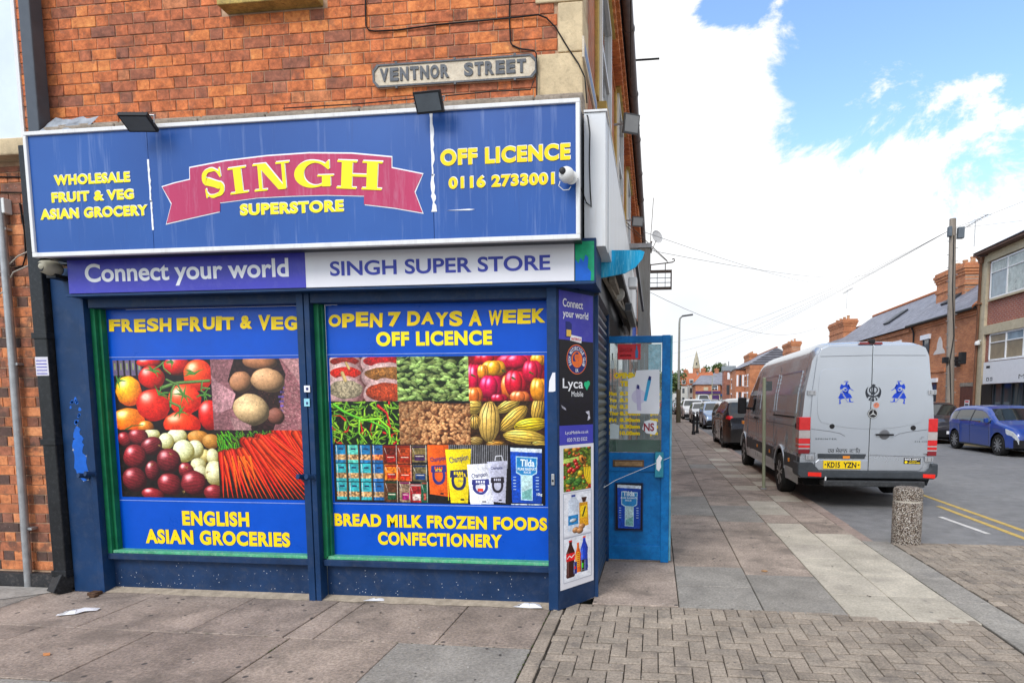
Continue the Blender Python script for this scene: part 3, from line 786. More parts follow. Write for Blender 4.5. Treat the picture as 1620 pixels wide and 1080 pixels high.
# row of flags against the shop front and the rows before it
for (xs, y0, y1) in (([-7.2,-6.3,-5.4,-4.28,-3.30,-2.44,-1.72,-1.50,-.655,0], -.765, .02), ([-7,-5.6,-4.5,-3.55,-2.67,-1.66,-.90,.0], -1.51, -.765), ([-6.5,-5,-4.1,-3.2,-2.3,-1.5,-.75,.0], -2.25, -1.51)):
    for a, b in zip(xs, xs[1:]):
        mt = M_FLAG_GREY if (y1 < -.7 and a > -1.0) or a < -5 and y0 > -.8 or (y0 < -1.6 and rng.random() < .5) else M_FLAG
        flag('paving_slab', a, b, y0, y1, mt, pavement)
# street pavement columns: X limits
cols = ((.30,.98),(.98,1.62),(1.62,2.23))
for ci, (a, b) in enumerate(cols):
    y = (.15,.15,.10)[ci]; k = 0
    first = ((.66,.62,.9,.8),(.55,.62,.85,.9),(1.0,.95,.9,.6))[ci]
    while y < 15.5:
        d = first[k] if k < len(first) else rng.choice((.62,.9,.75,.9,.62))
        if ci == 0: mt = M_FLAG
        elif ci == 1: mt = M_FLAG_GREY if k < 2 else M_FLAG
        else: mt = M_FLAG_GREY if k < 1 else M_FLAG
        if k > 3 and rng.random() < .18: mt = M_FLAG_GREY
        if abs(y-4.3) < .45: mt = M_FLAG_GREY
        flag('paving_slab', a, b, y, y+d, mt, pavement); y += d; k += 1
    g = MB()
    while y < 60: g.slab(a+.005, b-.005, y+.005, y+.75, -.03, rng.uniform(-.001,.001)); y += .76
    g.build('far_paving', M_FLAG, pavement, kind='stuff')
for ci, (a, b) in enumerate(((2.23,2.68),(2.68,3.12))):
    y = .02; k = 0
    while y < 15.5:
        d = .583
        mt = M_FLAG_PALE if k < 6 else (M_FLAG if rng.random() < .6 else M_FLAG_PALE)
        if ci == 1 and k in (5, 8): mt = M_FLAG
        flag('paving_slab', a, b, y, y+d, mt, pavement); y += d; k += 1
    g = MB()
    while y < 60: g.slab(a+.005, b-.005, y+.005, y+.75, -.03, rng.uniform(-.001,.001)); y += .76
    g.build('far_paving', M_FLAG, pavement, kind='stuff')

# kerb
kb = MB(); kb.box(3.12, 3.27, .0, 170, -.3, -.03); kb.box(12.6, 12.72, 2, 170, -.3, -.03)
kerb = kb.build('kerb', M_JOINT, kind='structure')
y = 2.62
while y < 15: flag('kerb_stone', 3.12, 3.275, y, y+.9, M_KERB, kerb, -.002 if y > 3.4 else -.01, .001); y += .905
g = MB()
while y < 80: g.slab(3.123, 3.272, y+.004, y+.9, -.03, 0.); y += .905
y = 2.
while y < 80: g.slab(12.603, 12.717, y+.004, y+.9, -.05, .02); y += .905
g.build('far_kerb_stones', M_KERB, kerb, kind='stuff')
# flat kerb strip beside the pale flags at the crossing
y = -2.2
while y < 2.6:
    d = min(.9, 2.62-y)
    if y > -1.2: flag('kerb_stone', 3.125, 3.42, y, y+d, M_FLAG_GREY, kerb, -.003, .001)
    else: MB().slab(3.128, 3.416, y+.004, y+d, -.05, -.003).build('kerb_stone', M_FLAG_GREY, kerb)
    y += d
kb2 = MB(); kb2.box(3.10, 3.44, -2.28, 2.62, -.3, -.016); kb2.build('kerb_bed', M_JOINT, kerb)

# herringbone block paving
def herring(parent, R4, inside, inview, a=.1005, z=0., x0=0, y0=0, nx=0, ny=0):
    gx, gy = .0030, .0085
    xa, xb, ya, yb = R4
    H = MB().slab(-a+gx, a-gx, -a/2+gy, a/2-gy, -.05, 0, .004).mesh('paver', M_PAVER)
    V = MB().slab(-a/2+gx, a/2-gx, -a+gy, a-gy, -.05, 0, .004).mesh('paver', M_PAVER)
    rest = MB(); cand = []
    for i in range(-2, nx+2):
        for j in range(-2, ny+2):
            k = (i-j) % 4
            if k == 0: c = (x0+(i+1)*a, y0+(j+.5)*a, 0)
            elif k == 3: c = (x0+(i+.5)*a, y0+(j+1)*a, 1)
            else: continue
            hx, hy = (a/2, a) if c[2] else (a, a/2)
            b = (max(c[0]-hx, xa), min(c[0]+hx, xb), max(c[1]-hy, ya), min(c[1]+hy, yb))
            if b[1]-b[0] < .03 or b[3]-b[2] < .03 or not inside((b[0]+b[1])/2, (b[2]+b[3])/2): continue
            if b[1]-b[0] < 2*hx-.002 or b[3]-b[2] < 2*hy-.002:
                rest.slab(b[0]+gx, b[1]-gx, b[2]+gy, b[3]-gy, z-.05, z+rng.uniform(-.002,.002), .004)
            else: cand.append(c)
    cand.sort(key=lambda c: (not inview(c[0], c[1]), (c[0]-.78)**2+(c[1]+4.5)**2))
    for n_, (x, y, v) in enumerate(cand):
        zz = z+rng.uniform(-.0025,.0025)
        if n_ < 296 and inview(x, y):
            o = link('paver', V if v else H, parent); o.location = (x, y, zz); o.rotation_euler = (rng.uniform(-.008,.008), rng.uniform(-.008,.008), rng.uniform(-.010,.010))
        else:
            hx, hy = (a/2, a) if v else (a, a/2)
            rest.slab(x-hx+gx, x+hx-gx, y-hy+gy, y+hy-gy, z-.05, zz, .004)
    rest.build('far_pavers', M_PAVER, parent, kind='stuff')
bed = MB(); bed.box(0.02, 3.10, -2.29, .155, -.2, -.013)
cp = bed.build('corner_paving', M_JOINT, kind='structure')
herring(cp, (.10, 3.10, -2.24, .145), lambda x, y: not (y > (x-.10)*1.35), lambda x, y: y > -1.28+.02*x, x0=.01, y0=-2.22, nx=31, ny=24)
g = MB()
for k in range(11): g.slab(.005, .095, -2.2+k*.2+.004, -2.2+k*.2+.196, -.05, rng.uniform(-.002,.002))
g.build('edging_pavers', M_PAVER, cp, kind='stuff')
bed = MB(); bed.box(3.44, 9.2, -2.29, 2.61, -.2, -.018)
cp2 = bed.build('crossing_paving', M_JOINT, kind='structure')
herring(cp2, (3.43, 9.19, -2.26, 2.605), lambda x, y: True, lambda x, y: y > -.4+(x-3.25)*1.66, z=-.004, x0=3.44, y0=-2.24, nx=57, ny=48)
# gum spots trodden into the flags
M_GUM = pm('chewing_gum', (.07,.062,.058), .9)
gm = MB()
for _ in range(75):
    x, y = rng.uniform(-4.5, 3.0), rng.uniform(-1.3, 4)
    if x < .4: y = rng.uniform(-1.3, -.1)
    r = rng.uniform(.005,.012); n0 = [(x+r*cos(t)*rng.uniform(.8,1.1), y+r*sin(t)*rng.uniform(.7,1.1), .0045) for t in np.linspace(0, 2*pi, 9)[:-1]]
    gm.poly(n0)
gm.build('chewing_gum', M_GUM, pavement, kind='stuff')

# pale splashes, droppings, and moss in the joints
M_SPL = pm('pale_splash', (.50,.47,.42), .9, vary=.2)
gm = MB()
for _ in range(90):
    x, y = rng.uniform(-4.4, 2.9), rng.uniform(-1.3, -.02)
    if rng.random() < .3: x, y = rng.uniform(.4, 2.9), rng.uniform(.2, 4)
    r = rng.uniform(.002,.007); gm.poly([(x+r*cos(t)*rng.uniform(.5,1.6), y+r*sin(t)*rng.uniform(.5,1.3), .0046) for t in np.linspace(0, 2*pi, 8)[:-1]])
gm.build('pale_splash', M_SPL, pavement, kind='stuff')
M_MOSS = pm('joint_moss', (.06,.075,.025), .95, vary=.4, scale=30)
gm = MB()
def joint(x0, y0, x1, y1, n_, w_):
    for _ in range(n_):
        t = rng.random(); x = x0+(x1-x0)*t; y = y0+(y1-y0)*t; r = rng.uniform(.4,1)*w_
        gm.poly([(x+r*cos(a)*(1.8 if abs(x1-x0) > abs(y1-y0) else .7)*rng.uniform(.6,1.2), y+r*sin(a)*(.7 if abs(x1-x0) > abs(y1-y0) else 1.8)*rng.uniform(.6,1.2), rng.uniform(.0008,.002)) for a in np.linspace(0, 2*pi, 8)[:-1]])
joint(0.0,-1.3,0.0,-.05,26,.010); joint(-1.66,-1.1,-1.66,-.765,8,.010); joint(-4,-.765,0,-.765,26,.006); joint(3.12,.0,3.12,2.6,20,.008); joint(.98,.1,.98,3,14,.006)
gm.build('joint_moss', M_MOSS, pavement, kind='stuff')
# ---------------------------------------------------------------- corner shop
NAVY = pm('navy_paint', (.008,.036,.108), .45, vary=.25, scale=2.5, bumps=.12, bscale=18, dirt=(.05,.07,.12), dirt_amt=.45)
NAVY2 = pm('navy_paint_low', (.010,.032,.090), .5, vary=.3, scale=3, bumps=.15, bscale=20, dirt=(.06,.07,.10), dirt_amt=.5)
GREEN = pm('green_paint', (.01,.14,.06), .4, vary=.25, scale=8)
GREENL = pm('light_green_paint', (.08,.38,.20), .4, vary=.3, scale=10, dirt=(.5,.6,.5), dirt_amt=.6)
TURQ = pm('blue_door_paint', (.004,.150,.42), .38, vary=.3, scale=6, bumps=.2, bscale=20, dirt=(.004,.07,.26), dirt_amt=.9)
VINYL = pm('royal_blue_vinyl', (.001,.075,.50), .3, vary=.1, scale=3)
YELLOW = pm('yellow_lettering', (.93,.66,.008), .35, vary=.05, scale=9)
YELLOW2 = pm('yellow_green_lettering', (.92,.76,.012), .35, vary=.05, scale=9)
WHITE = pm('white_frame', (.74,.74,.74), .4, vary=.06, scale=3, dirt=(.45,.42,.38), dirt_amt=.5, streak=True)
WHITEL = pm('white_lettering', (.82,.83,.86), .4, vary=.03)
PURPLE = pm('violet_blue_vinyl', (.055,.055,.42), .35, vary=.08, scale=3, dirt=(.15,.15,.45), dirt_amt=.3)
GREYP = pm('pale_grey_panel', (.72,.72,.77), .4, vary=.04, scale=3)
INDIGO = pm('indigo_lettering', (.045,.06,.36), .4, vary=.05)
DARKM = pm('dark_grey_metal', (.035,.04,.05), .45, .3, vary=.3, scale=10)
BLACKP = pm('black_plastic', (.018,.018,.02), .45, vary=.2, scale=8)
CABLE = pm('black_cable', (.015,.015,.016), .5)
GALV = pm('galvanised_steel', (.36,.37,.38), .45, .5, vary=.2, scale=14)
STONE = pm('sandstone', (.58,.46,.29), .85, vary=.22, scale=5, bumps=.4, bscale=50, dirt=(.24,.18,.12), dirt_amt=.55)
STONED = pm('weathered_stone', (.30,.25,.20), .85, vary=.35, scale=8, bumps=.5, bscale=40, dirt=(.08,.07,.06), dirt_amt=.8)
LEAD = pm('grey_lead', (.30,.33,.37), .5, .2, vary=.35, scale=9, bumps=.6, bscale=14)
BR = [(0,(.24,.085,.05)),(.08,(.33,.10,.045)),(.3,(.42,.115,.043)),(.6,(.50,.138,.042)),(.85,(.57,.17,.048)),(.95,(.62,.21,.06)),(1,(.36,.13,.07))]
M_BRICK = piecemat('brick', BR, .85, (34,.5), .7, (7,(.17,.075,.05),.5,.55), (26,.06,(.6,.5,.4),.3), 11, .65)
BRL = [(0,(.06,.035,.03)),(.14,(.14,.07,.05)),(.3,(.30,.10,.05)),(.55,(.46,.15,.055)),(.8,(.55,.19,.07)),(1,(.62,.24,.10))]
M_BRICKL = piecemat('brick_low', BRL, .85, (26,.45), .5, (6,(.07,.045,.035),.7,.52), (22,.06,(.7,.65,.6),.3), 8, .5)
M_MORTAR = pm('lime_mortar', (.44,.29,.19), .95, vary=.25, scale=12, bumps=.5, bscale=90)
M_SIDEBRICK = brickmat('side_brickwork', 'Y', ((.50,.16,.06),(.36,.11,.045)))

shop = thing('corner_shop', 'red brick corner shop with navy painted shopfront, big printed windows and stone quoins', 'shop', (-1.9, .5, 0))
_br = {}
def brickobj(x0, x1, z0, z1, Y, mat, parent, proud=.007):
    w, h = round(x1-x0, 3), round(z1-z0, 3); k = (w, h, mat.name, rng.randrange(2)); J = lambda: rng.uniform(-.0016,.0016)
    if k not in _br:
        c = .003; m = MB(); a, b_ = w/2, h/2
        n = 0; m.v = [(-a,.03,-b_),(a,.03,-b_),(a,.03,b_),(-a,.03,b_),(-a,-proud+c,-b_),(a,-proud+c,-b_),(a,-proud+c,b_),(-a,-proud+c,b_),(-a+c+J(),-proud+J(),-b_+c+J()),(a-c+J(),-proud+J(),-b_+c+J()),(a-c+J(),-proud+J(),b_-c+J()),(-a+c+J(),-proud+J(),b_-c+J())]
        for i in range(4):
            j = (i+1)%4; m.f += [(i,j,4+j,4+i),(4+i,4+j,8+j,8+i)]; m.m += [0,0]
        m.f.append((8,9,10,11)); m.m.append(0)
        _br[k] = m.mesh('brick', mat)
    o = link('brick', _br[k], parent)
    o.location = ((x0+x1)/2, Y+rng.uniform(-.0015,.002), (z0+z1)/2); o.rotation_euler = (rng.uniform(-.012,.012), rng.uniform(-.004,.004), rng.uniform(-.008,.008))
    return o
def brickwall(parent, x0, x1, z0, z1, Y, mat, vis, course=.0835, S=.216, Hd=.108, limit=296, holes=lambda x, z: False):
    """Flemish bond; bricks in view are objects, the rest one joined part"""
    rest = MB(); n_ = 0; row = 0; z = z0; j = .0034
    cand = []
    while z < z1-.02:
        x = x0-(S+Hd)/2*(row % 2)-rng.uniform(0,.012); st = True
        while x < x1:
            w = (S if st else Hd)+rng.uniform(-.004,.004); st = not st
            a, b = max(x, x0), min(x+w, x1); x += w
            if b-a < .03 or holes((a+b)/2, z+course/2): continue
            cand.append((a+j, b-j, z+j, min(z+course, z1)-j))
        z += course; row += 1
    for c in cand:
        if n_ < limit and vis((c[0]+c[1])/2, (c[2]+c[3])/2):
            brickobj(*c, Y, mat, parent); n_ += 1
        else: rest.box(c[0], c[1], Y-.007+rng.uniform(-.001,.002), Y+.03, c[2], c[3])
    if rest.v: rest.build('more_bricks', mat, parent, kind='stuff')

# walls
wl_ = MB(); wl_.box(-4.16, .245, .10, .42, 2.6, 6.2); wl_.box(-4.07, -3.84, .10, .42, 0, 2.6)
fw = wl_.build('front_wall', M_MORTAR, shop)
brickwall(fw, -4.16, .06, 3.70, 6.15, .10, M_BRICK, lambda x, z: 3.75 < z < 4.78-.078*(x+4.1)/1.0 and x > -4.02, holes=lambda x, z: (-2.50 < x < -1.70 and z > 4.55) )
# window sill and surround above
s = MB(); s.box(-2.50, -1.72, -.02, .10, 4.545, 4.60); s.box(-2.48, -1.74, .0, .10, 4.60, 4.64); s.box(-2.46,-1.76,.03,.10,4.64,4.70)
s.build('stone_sill', pm('gilded_stone', (.42,.30,.09), .7, vary=.4, scale=12, dirt=(.08,.06,.05), dirt_amt=.9, bumps=.3), shop, bevel=.006)
w_ = MB(); w_.box(-2.40, -1.80, .07, .11, 4.70, 5.9); f = w_.build('sash_window', glassy('window_glass', (.05,.06,.07)), shop)
MB().box(-2.46,-2.40,.05,.12,4.70,5.95).box(-1.80,-1.74,.05,.12,4.70,5.95).box(-2.40,-1.80,.05,.12,5.25,5.30).build('frame', WHITE, f)
# quoins on the corner, alternately long and short
q0 = [(-.098,3.775,4.088),(.066,4.094,4.43),(-.098,4.436,4.75),(.066,4.756,5.07),(-.098,5.076,5.4),(.066,5.406,5.7),(-.098,5.706,6.1)]
for x, a, b in q0:
    m = MB(); m.box(x, .246, .078, .30 if x < 0 else .44, a, b); m.build('quoin_stone', STONE, shop, bevel=.008)
# weathered stone band between brick and signboard
x = -4.0
for i, w in enumerate((.62,.7,.55,.74,.62,.68,.37)):
    m = MB(); m.box(x+.004, min(x+w,.262)-.004, -.06, .12, 3.60, 3.735); m.box(x+.004, min(x+w,.262)-.004, -.02, .12, 3.735, 3.765); m.build('band_stone', STONED, shop, bevel=.01); x += w
m = MB(); m.box(-4.02,.25,.0,.1,2.70,3.60); m.build('band_backing', DARKM, shop)
# lead flashing crumpled over the left end
m = MB(); 
nx_, nz_ = 12, 5
pts = [[(-4.03+.42*i/nx_+.02*j/nz_, -.13-.012*sin(i*.9+j)*rng.random()+.16*(j/nz_), 3.60+.22*j/nz_+.012*sin(i*1.1)+(.015*rng.random())) for j in range(nz_+1)] for i in range(nx_+1)]
for i in range(nx_):
    for j in range(nz_): m.poly([pts[i][j],pts[i+1][j],pts[i+1][j+1],pts[i][j+1]])
m.build('lead_flashing', LEAD, shop, smooth=60)

# street side wall
sd = MB(); sd.box(.244, .42, .445, .45, 0, .01); sd.v.clear(); sd.f.clear(); sd.m.clear()
sd.box(-.1, .245, .445, 9.0, 2.7, 6.2); sd.box(-.1, .245, 2.55, 9.0, 0, 2.7)
side = sd.build('side_wall', M_SIDEBRICK, shop)
# side windows with yellow stone surrounds and white frames
YST = pm('yellow_stone', (.50,.34,.10), .8, vary=.2, scale=9, dirt=(.2,.14,.07), dirt_amt=.6)
for y0 in (1.15, 3.6, 6.2):
    m = MB(); m.box(.245,.262,y0,y0+1.05,4.25,5.42); w = m.build('sash_window', glassy('window_glass'), shop)
    m = MB(); m.box(.262,.30,y0-.06,y0,4.2,5.45); m.box(.262,.30,y0+1.05,y0+1.11,4.2,5.45); m.box(.262,.30,y0,y0+1.05,5.38,5.45); m.box(.262,.30,y0,y0+1.05,4.2,4.27); m.box(.262,.28,y0,y0+1.05,4.80,4.85); m.build('frame', WHITE, w)
    m = MB(); m.box(.245,.33,y0-.2,y0+1.25,5.45,5.56); m.box(.245,.34,y0-.1,y0+1.15,4.10,4.20); m.box(.245,.275,y0-.2,y0-.06,4.2,5.45); m.box(.245,.275,y0+1.11,y0+1.25,4.2,5.45); m.build('stone_surround', YST, w, bevel=.006)
# corbelled brick cornice under the eaves
cb = MB()
OR = piecemat('corbel_brick', [(0,(.40,.12,.045)),(.5,(.56,.19,.06)),(1,(.48,.15,.05))], .85, (30,.4), .4)
y = -.02
cm = MB().box(0,.11,0,.105,0,.075).mesh('corbel_brick', OR)
k = 0
while y < 9 and k < 140:
    for r_, (xx, zz) in enumerate(((.246,5.46),(.275,5.60))):
        o = link('corbel_brick', cm, shop); o.location = (xx, y+(.06 if r_ else 0), zz); 
    y += .165; k += 1
cb.box(.245,.285,-.05,9,5.545,5.595); cb.box(.245,.32,-.05,9,5.68,5.735); cb.box(.245,.36,-.05,9,5.74,5.80); cb.box(.245,.262,-.05,9,5.40,5.455)
cb.build('cornice', OR, shop)
gt = MB(); 
for i in range(6): gt.tube([(.45, -.10+i*1.5, 5.83), (.45, 1.38+i*1.5, 5.83)], .058, 10); gt.tube([(.45, 1.36+i*1.5, 5.83), (.45, 1.42+i*1.5, 5.83)], .068, 10)
gt.build('gutter', pm('grey_brown_gutter', (.16,.135,.13), .5, vary=.25, scale=12), shop, smooth=50)
rf = MB(); rf.poly([(-4.16,.05,5.9),(.50,.05,5.9),(.50,9,5.9),(-4.16,9,5.9)]); rf.poly([(.50,-.1,5.88),(.50,9,5.88),(-1.8,9,7.6),(-1.8,-.1,7.6)]); rf.poly([(-4.1,-.1,5.88),(-1.8,-.1,7.6),(-1.8,9,7.6),(-4.1,9,5.88)])
SLATE = None
rf.build('roof', pm('slate_plain', (.10,.10,.12), .6, vary=.3, scale=8), shop)

# ----- timber shopfront
m = MB(); m.box(-4.075,-3.84,-.03,.10,0,2.66); pl = m.build('pilaster', NAVY, shop, bevel=.004)
m = MB()                                                     # patch where the top coat has flaked
base = [(-3.955,1.37),(-3.93,1.40),(-3.905,1.33),(-3.885,1.24),(-3.900,1.19),(-3.868,1.15),(-3.862,1.02),(-3.87,.955),(-3.91,.94),(-3.95,.975),(-3.985,1.05),(-3.985,1.2),(-3.97,1.29)]
m.prism([q for (u,v),(u2,v2) in zip(base, base[1:]+base[:1]) for q in ((u+rng.uniform(-.006,.006), v), ((u+u2)/2+rng.uniform(-.016,.016), (v+v2)/2+rng.uniform(-.012,.012)), (u*.25+u2*.75+rng.uniform(-.010,.010), v*.25+v2*.75))], fy(-.03), .0015); m.build('flaked_patch', pm('bright_blue_paint', (.01,.12,.55), .4, vary=.2), pl)
m = MB()
for _ in range(16):
    t_ = rng.uniform(0,2*pi); u, v = -3.935+.042*cos(t_), 1.53+.085*sin(t_)+rng.uniform(-.02,.02); q_ = rng.uniform(.006,.018)
    m.prism([(u-q_,v-q_*.5),(u-q_*.2,v-q_*rng.uniform(.8,1.6)),(u+q_*.9,v-q_*.3),(u+q_*.4,v+q_*rng.uniform(.6,1.4)),(u-q_*.5,v+q_)], fy(-.03), .001)
m.build('flaked_specks', pm('bright_blue_paint', (.01,.12,.55)), pl, kind='stuff')
m = MB()
for _ in range(26):
    t = rng.random(); i = int(t*len(base)); u, v = base[i]; q_ = rng.uniform(.3,.8); m.prism([(u-.010*q_,v-.008*q_),(u+.006*q_,v-.012*q_),(u+.012*q_,v+.004*q_),(u-.002*q_,v+.013*q_)], fy(-.0315), .0004)
m.build('flake_edge', pm('pale_primer', (.45,.5,.6), .7), pl, kind='stuff')
m = MB(); m.box(-3.84,-3.788,-.035,.10,.0,2.42); m.build('door_post', NAVY, shop, bevel=.003)
m = MB(); m.box(-3.788,-3.748,.02,.10,.30,2.36); m.box(-3.748,-3.722,.05,.10,.30,2.36); m.build('green_frame', GREEN, shop, bevel=.003)
m = MB(); m.box(-1.965,-1.91,-.035,.07,0,2.42); m.box(-1.905,-1.862,-.03,.07,0,2.42); mull = m.build('mullion', NAVY, shop, bevel=.003)
m = MB(); m.box(-1.862,-1.822,.03,.10,.33,2.36); m.box(-1.822,-1.806,.06,.10,.33,2.36); m.build('green_frame', GREEN, shop, bevel=.002)
m = MB(); m.box(-.012,.062,-.04,.12,0,2.425); m.build('corner_post', NAVY, shop, bevel=.004)
m = MB(); m.box(-3.76,-1.966,-.02,.10,2.345,2.425); m.box(-1.86,-.014,-.02,.10,2.345,2.425); m.build('shutter_rail', NAVY2, shop, bevel=.003)
for a, b in ((-3.786,-1.968),(-1.858,-.014)):
    MB().box(a,b,.07,.14,.0,.275).build('stall_riser', NAVY2, shop, bevel=.002)
    MB().box(a,b,.012,.13,.275,.325).build('window_sill', NAVY2, shop, bevel=.004)
    MB().box(a+.02,b,.03,.11,.325,.350).build('sill_bead', GREENL, shop, bevel=.003)
# specks of paint on the riser
m = MB()
for _ in range(150):
    x = rng.uniform(-3.78,-.02); z = rng.uniform(.02,.27)*rng.random()**.3
    if -1.968 < x < -1.86: continue
    r = rng.uniform(.001,.0035); m.prism([(x-r,z),(x,z-r),(x+r,z),(x,z+r)], fy(.07), .001)
m.build('paint_speck', WHITEL, shop, kind='stuff')
# mortar fillet along the foot of the shop front
m = MB(); pts = []
xs = np.linspace(-3.85, 0.0, 40)
for x in xs: pts.append((x, rng.uniform(-.045,-.015)))
for (xa, ya), (xb, yb) in zip(pts, pts[1:]): m.poly([(xa,ya,.003),(xb,yb,.003),(xb,.075,.022),(xa,.075,.022)])
m.build('mortar_fillet', pm('pale_mortar', (.40,.33,.25), .95, vary=.3, scale=14, bumps=.5), shop, smooth=60)

m = MB(); m.poly([(.03,-.075,.003),(.345,.345,.003),(.29,.36,.02),(.0,.10,.02)]); m.build('mortar_fillet', pm('pale_mortar', (.40,.33,.25)), shop)

# ----- printed windows
def window(x0, x1, z0=.35, z1=2.345):
    m = MB(); m.box(x0, x1, .10, .125, z0, z1); return m.build('shop_window', VINYL, shop)
W1 = window(-3.722, -1.968); W2 = window(-1.806, -.014)
F = fy(.10)
sheet('picture', -3.690, -1.985, .795, 1.935, F, M_LEFTPIC, W1, .004)
sheet('picture', -1.785, -.058, .785, 1.938, F, M_RIGHTPIC, W2, .004)
LINE = pm('pale_blue_edge', (.25,.35,.7), .4)
for z_ in (.762,1.957): MB().box(-3.72,-1.97,.096,.10,z_,z_+.005).build('film_joint', LINE, W1)
for z_ in (.768,1.958): MB().box(-1.80,-.02,.096,.10,z_,z_+.005).build('film_joint', LINE, W2)
def brushy(s, u0, u1, v0, v1, mb, xf=F, bold=.05, wob=.010, sh=0):
    """hand-drawn capitals: each letter a little different in height and tilt"""
    wd = sum((.34 if c == ' ' else (.5 if c == 'I' else 1)) for c in s); u = u0; per = (u1-u0)/wd
    for c in s:
        w = per*(.34 if c == ' ' else (.5 if c == 'I' else 1))
        if c != ' ':
            dz = rng.uniform(-wob,wob); sl = rng.uniform(.02,.16); cx = u+w/2
            textmb(mb, c, u+w*.04, u+w*.95, v0+dz, v1+rng.uniform(-wob,wob), xf, bold, .004, warp=lambda a, b, cx=cx, sl=sl: (a+(b-v0)*sl*.5-sh, b+(a-cx)*rng.uniform(-.0,.0)))
        u += w
m = MB(); brushy('FRESH FRUIT & VEG', -3.705, -2.040, 2.165, 2.272, m); m.build('lettering', YELLOW, W1)
m = MB(); brushy('OPEN 7 DAYS A WEEK', -1.785, -.04, 2.175, 2.28, m); m.build('lettering', YELLOW, W2)
text('lettering', 'OFF LICENCE', -1.390, -.460, 2.020, 2.132, F, YELLOW2, W2, bold=.052, d=.004, spacing=1.12)
text('lettering', 'ENGLISH', -3.148, -2.543, .560, .685, F, YELLOW, W1, bold=.052, d=.004, spacing=1.12)
text('lettering', 'ASIAN GROCERIES', -3.500, -2.190, .398, .522, F, YELLOW, W1, bold=.052, d=.004, spacing=1.12)
text('lettering', 'BREAD MILK FROZEN FOODS', -1.795, -.045, .585, .690, F, YELLOW, W2, bold=.052, d=.004, spacing=1.12)
text('lettering', 'CONFECTIONERY', -1.430, -.405, .440, .548, F, YELLOW, W2, bold=.052, d=.004, spacing=1.12)
# lettering on the printed packets
PK = pm('dark_print', (.03,.04,.16), .4); PW = pm('white_print', (.75,.85,.9), .4)
def pz(x, y): return (-1.785+(x-40)/1495*1.727, 1.938-(y-32)/1020*1.153)
def ptext(s, x0, y0, x1, y1, mat, bold=.0, rot=0):
    (u0, v1), (u1, v0) = pz(x0, y0), pz(x1, y1); cx, cz = (u0+u1)/2, (v0+v1)/2; t = R(rot)
    text('lettering', s, u0, u1, v0, v1, F, mat, W2, bold=bold, d=.0055, warp=lambda a, b: (cx+(a-cx)*cos(t)-(b-cz)*sin(t), cz+(a-cx)*sin(t)+(b-cz)*cos(t)))
ptext('Champion', 742, 720, 850, 762, PK, .01, 8); ptext('Champion', 876, 712, 1010, 768, PK, .01, 12)
ptext('Champion', 1030, 830, 1140, 872, PK, .01, 10); ptext('Champion', 1165, 785, 1245, 812, PK, .01, 4)
ptext('ATTA', 775, 806, 822, 826, YELLOW, .03); ptext('ATTA', 930, 836, 990, 862, YELLOW, .03); ptext('ATTA', 1080, 908, 1125, 926, WHITEL, .03); ptext('STRONG', 935, 884, 985, 898, PK)
ptext('Tilda', 1368, 735, 1465, 785, PW, .03, -2); ptext('PURE BASMATI', 1350, 792, 1480, 812, PW, .02); ptext('RICE', 1392, 817, 1440, 832, PW, .02); ptext('10kg', 1478, 965, 1515, 990, PW, .02)

# ----- angled corner panel
cu = Vector((.240,.335,0)).normalized(); cn = Vector((cu.y,-cu.x,0)); c0 = Vector((.066,-.038,0))
def chx(u, v, w): p = c0+cu*u+cn*w; return (p.x, p.y, v)
m = MB(); m.prism([(0,0),(.412,0),(.412,2.425),(0,2.425)], chx, .0, 0, -.06)
cpn = m.build('corner_panel', NAVY2, shop)
def chsheet(name, u0, u1, v0, v1, mat, d=.003): return sheet(name, u0, u1, v0, v1, chx, mat, cpn, d)
chsheet('advert_panel', .018, .392, 2.045, 2.40, PURPLE); chsheet('advert_panel', .018, .392, 1.41, 2.043, M_DARKP); chsheet('advert_panel', .018, .392, 1.262, 1.408, PURPLE)
chsheet('advert_panel', .018, .398, .150, 1.260, GREYP)
chsheet('picture', .055, .365, .905, 1.235, M_FRUIT, .005); chsheet('picture', .058, .360, .560, .885, M_MILK, .005); chsheet('picture', .058, .360, .205, .540, M_DRINKS, .005)
FR = pm('grey_thin_line', (.35,.38,.45), .5)
m = MB()
for v0_, v1_ in ((.548,.893),(.196,.546)):
    for a, b, c, d in ((.050,.054,v0_,v1_),(.368,.372,v0_,v1_),(.050,.372,v0_,v0_+.003),(.050,.372,v1_-.003,v1_)): m.prism([(a,c),(b,c),(b,d),(a,d)], chx, .0045, 0, .003)
m.build('picture_border', FR, cpn)
def cht(s, u0, u1, v0, v1, mat, bold=.015): text('lettering', s, u0, u1, v0, v1, chx, mat, cpn, bold=bold, d=.005)
cht('Connect', .055, .275, 2.285, 2.345, WHITEL); cht('your world', .055, .335, 2.195, 2.265, WHITEL)
cht('Lyca', .050, .275, 1.665, 1.760, WHITEL, .01); cht('Mobile', .145, .275, 1.625, 1.665, WHITEL, .0)
cht('LycaMobile.co.uk', .075, .335, 1.335, 1.365, WHITEL, .0); cht('020 7132 0322', .095, .320, 1.285, 1.312, WHITEL, .0)
GRN = pm('green_print', (.02,.45,.20), .4); ORG = pm('orange_print', (.80,.16,.03), .4); NVP = pm('navy_print', (.02,.03,.16), .4)
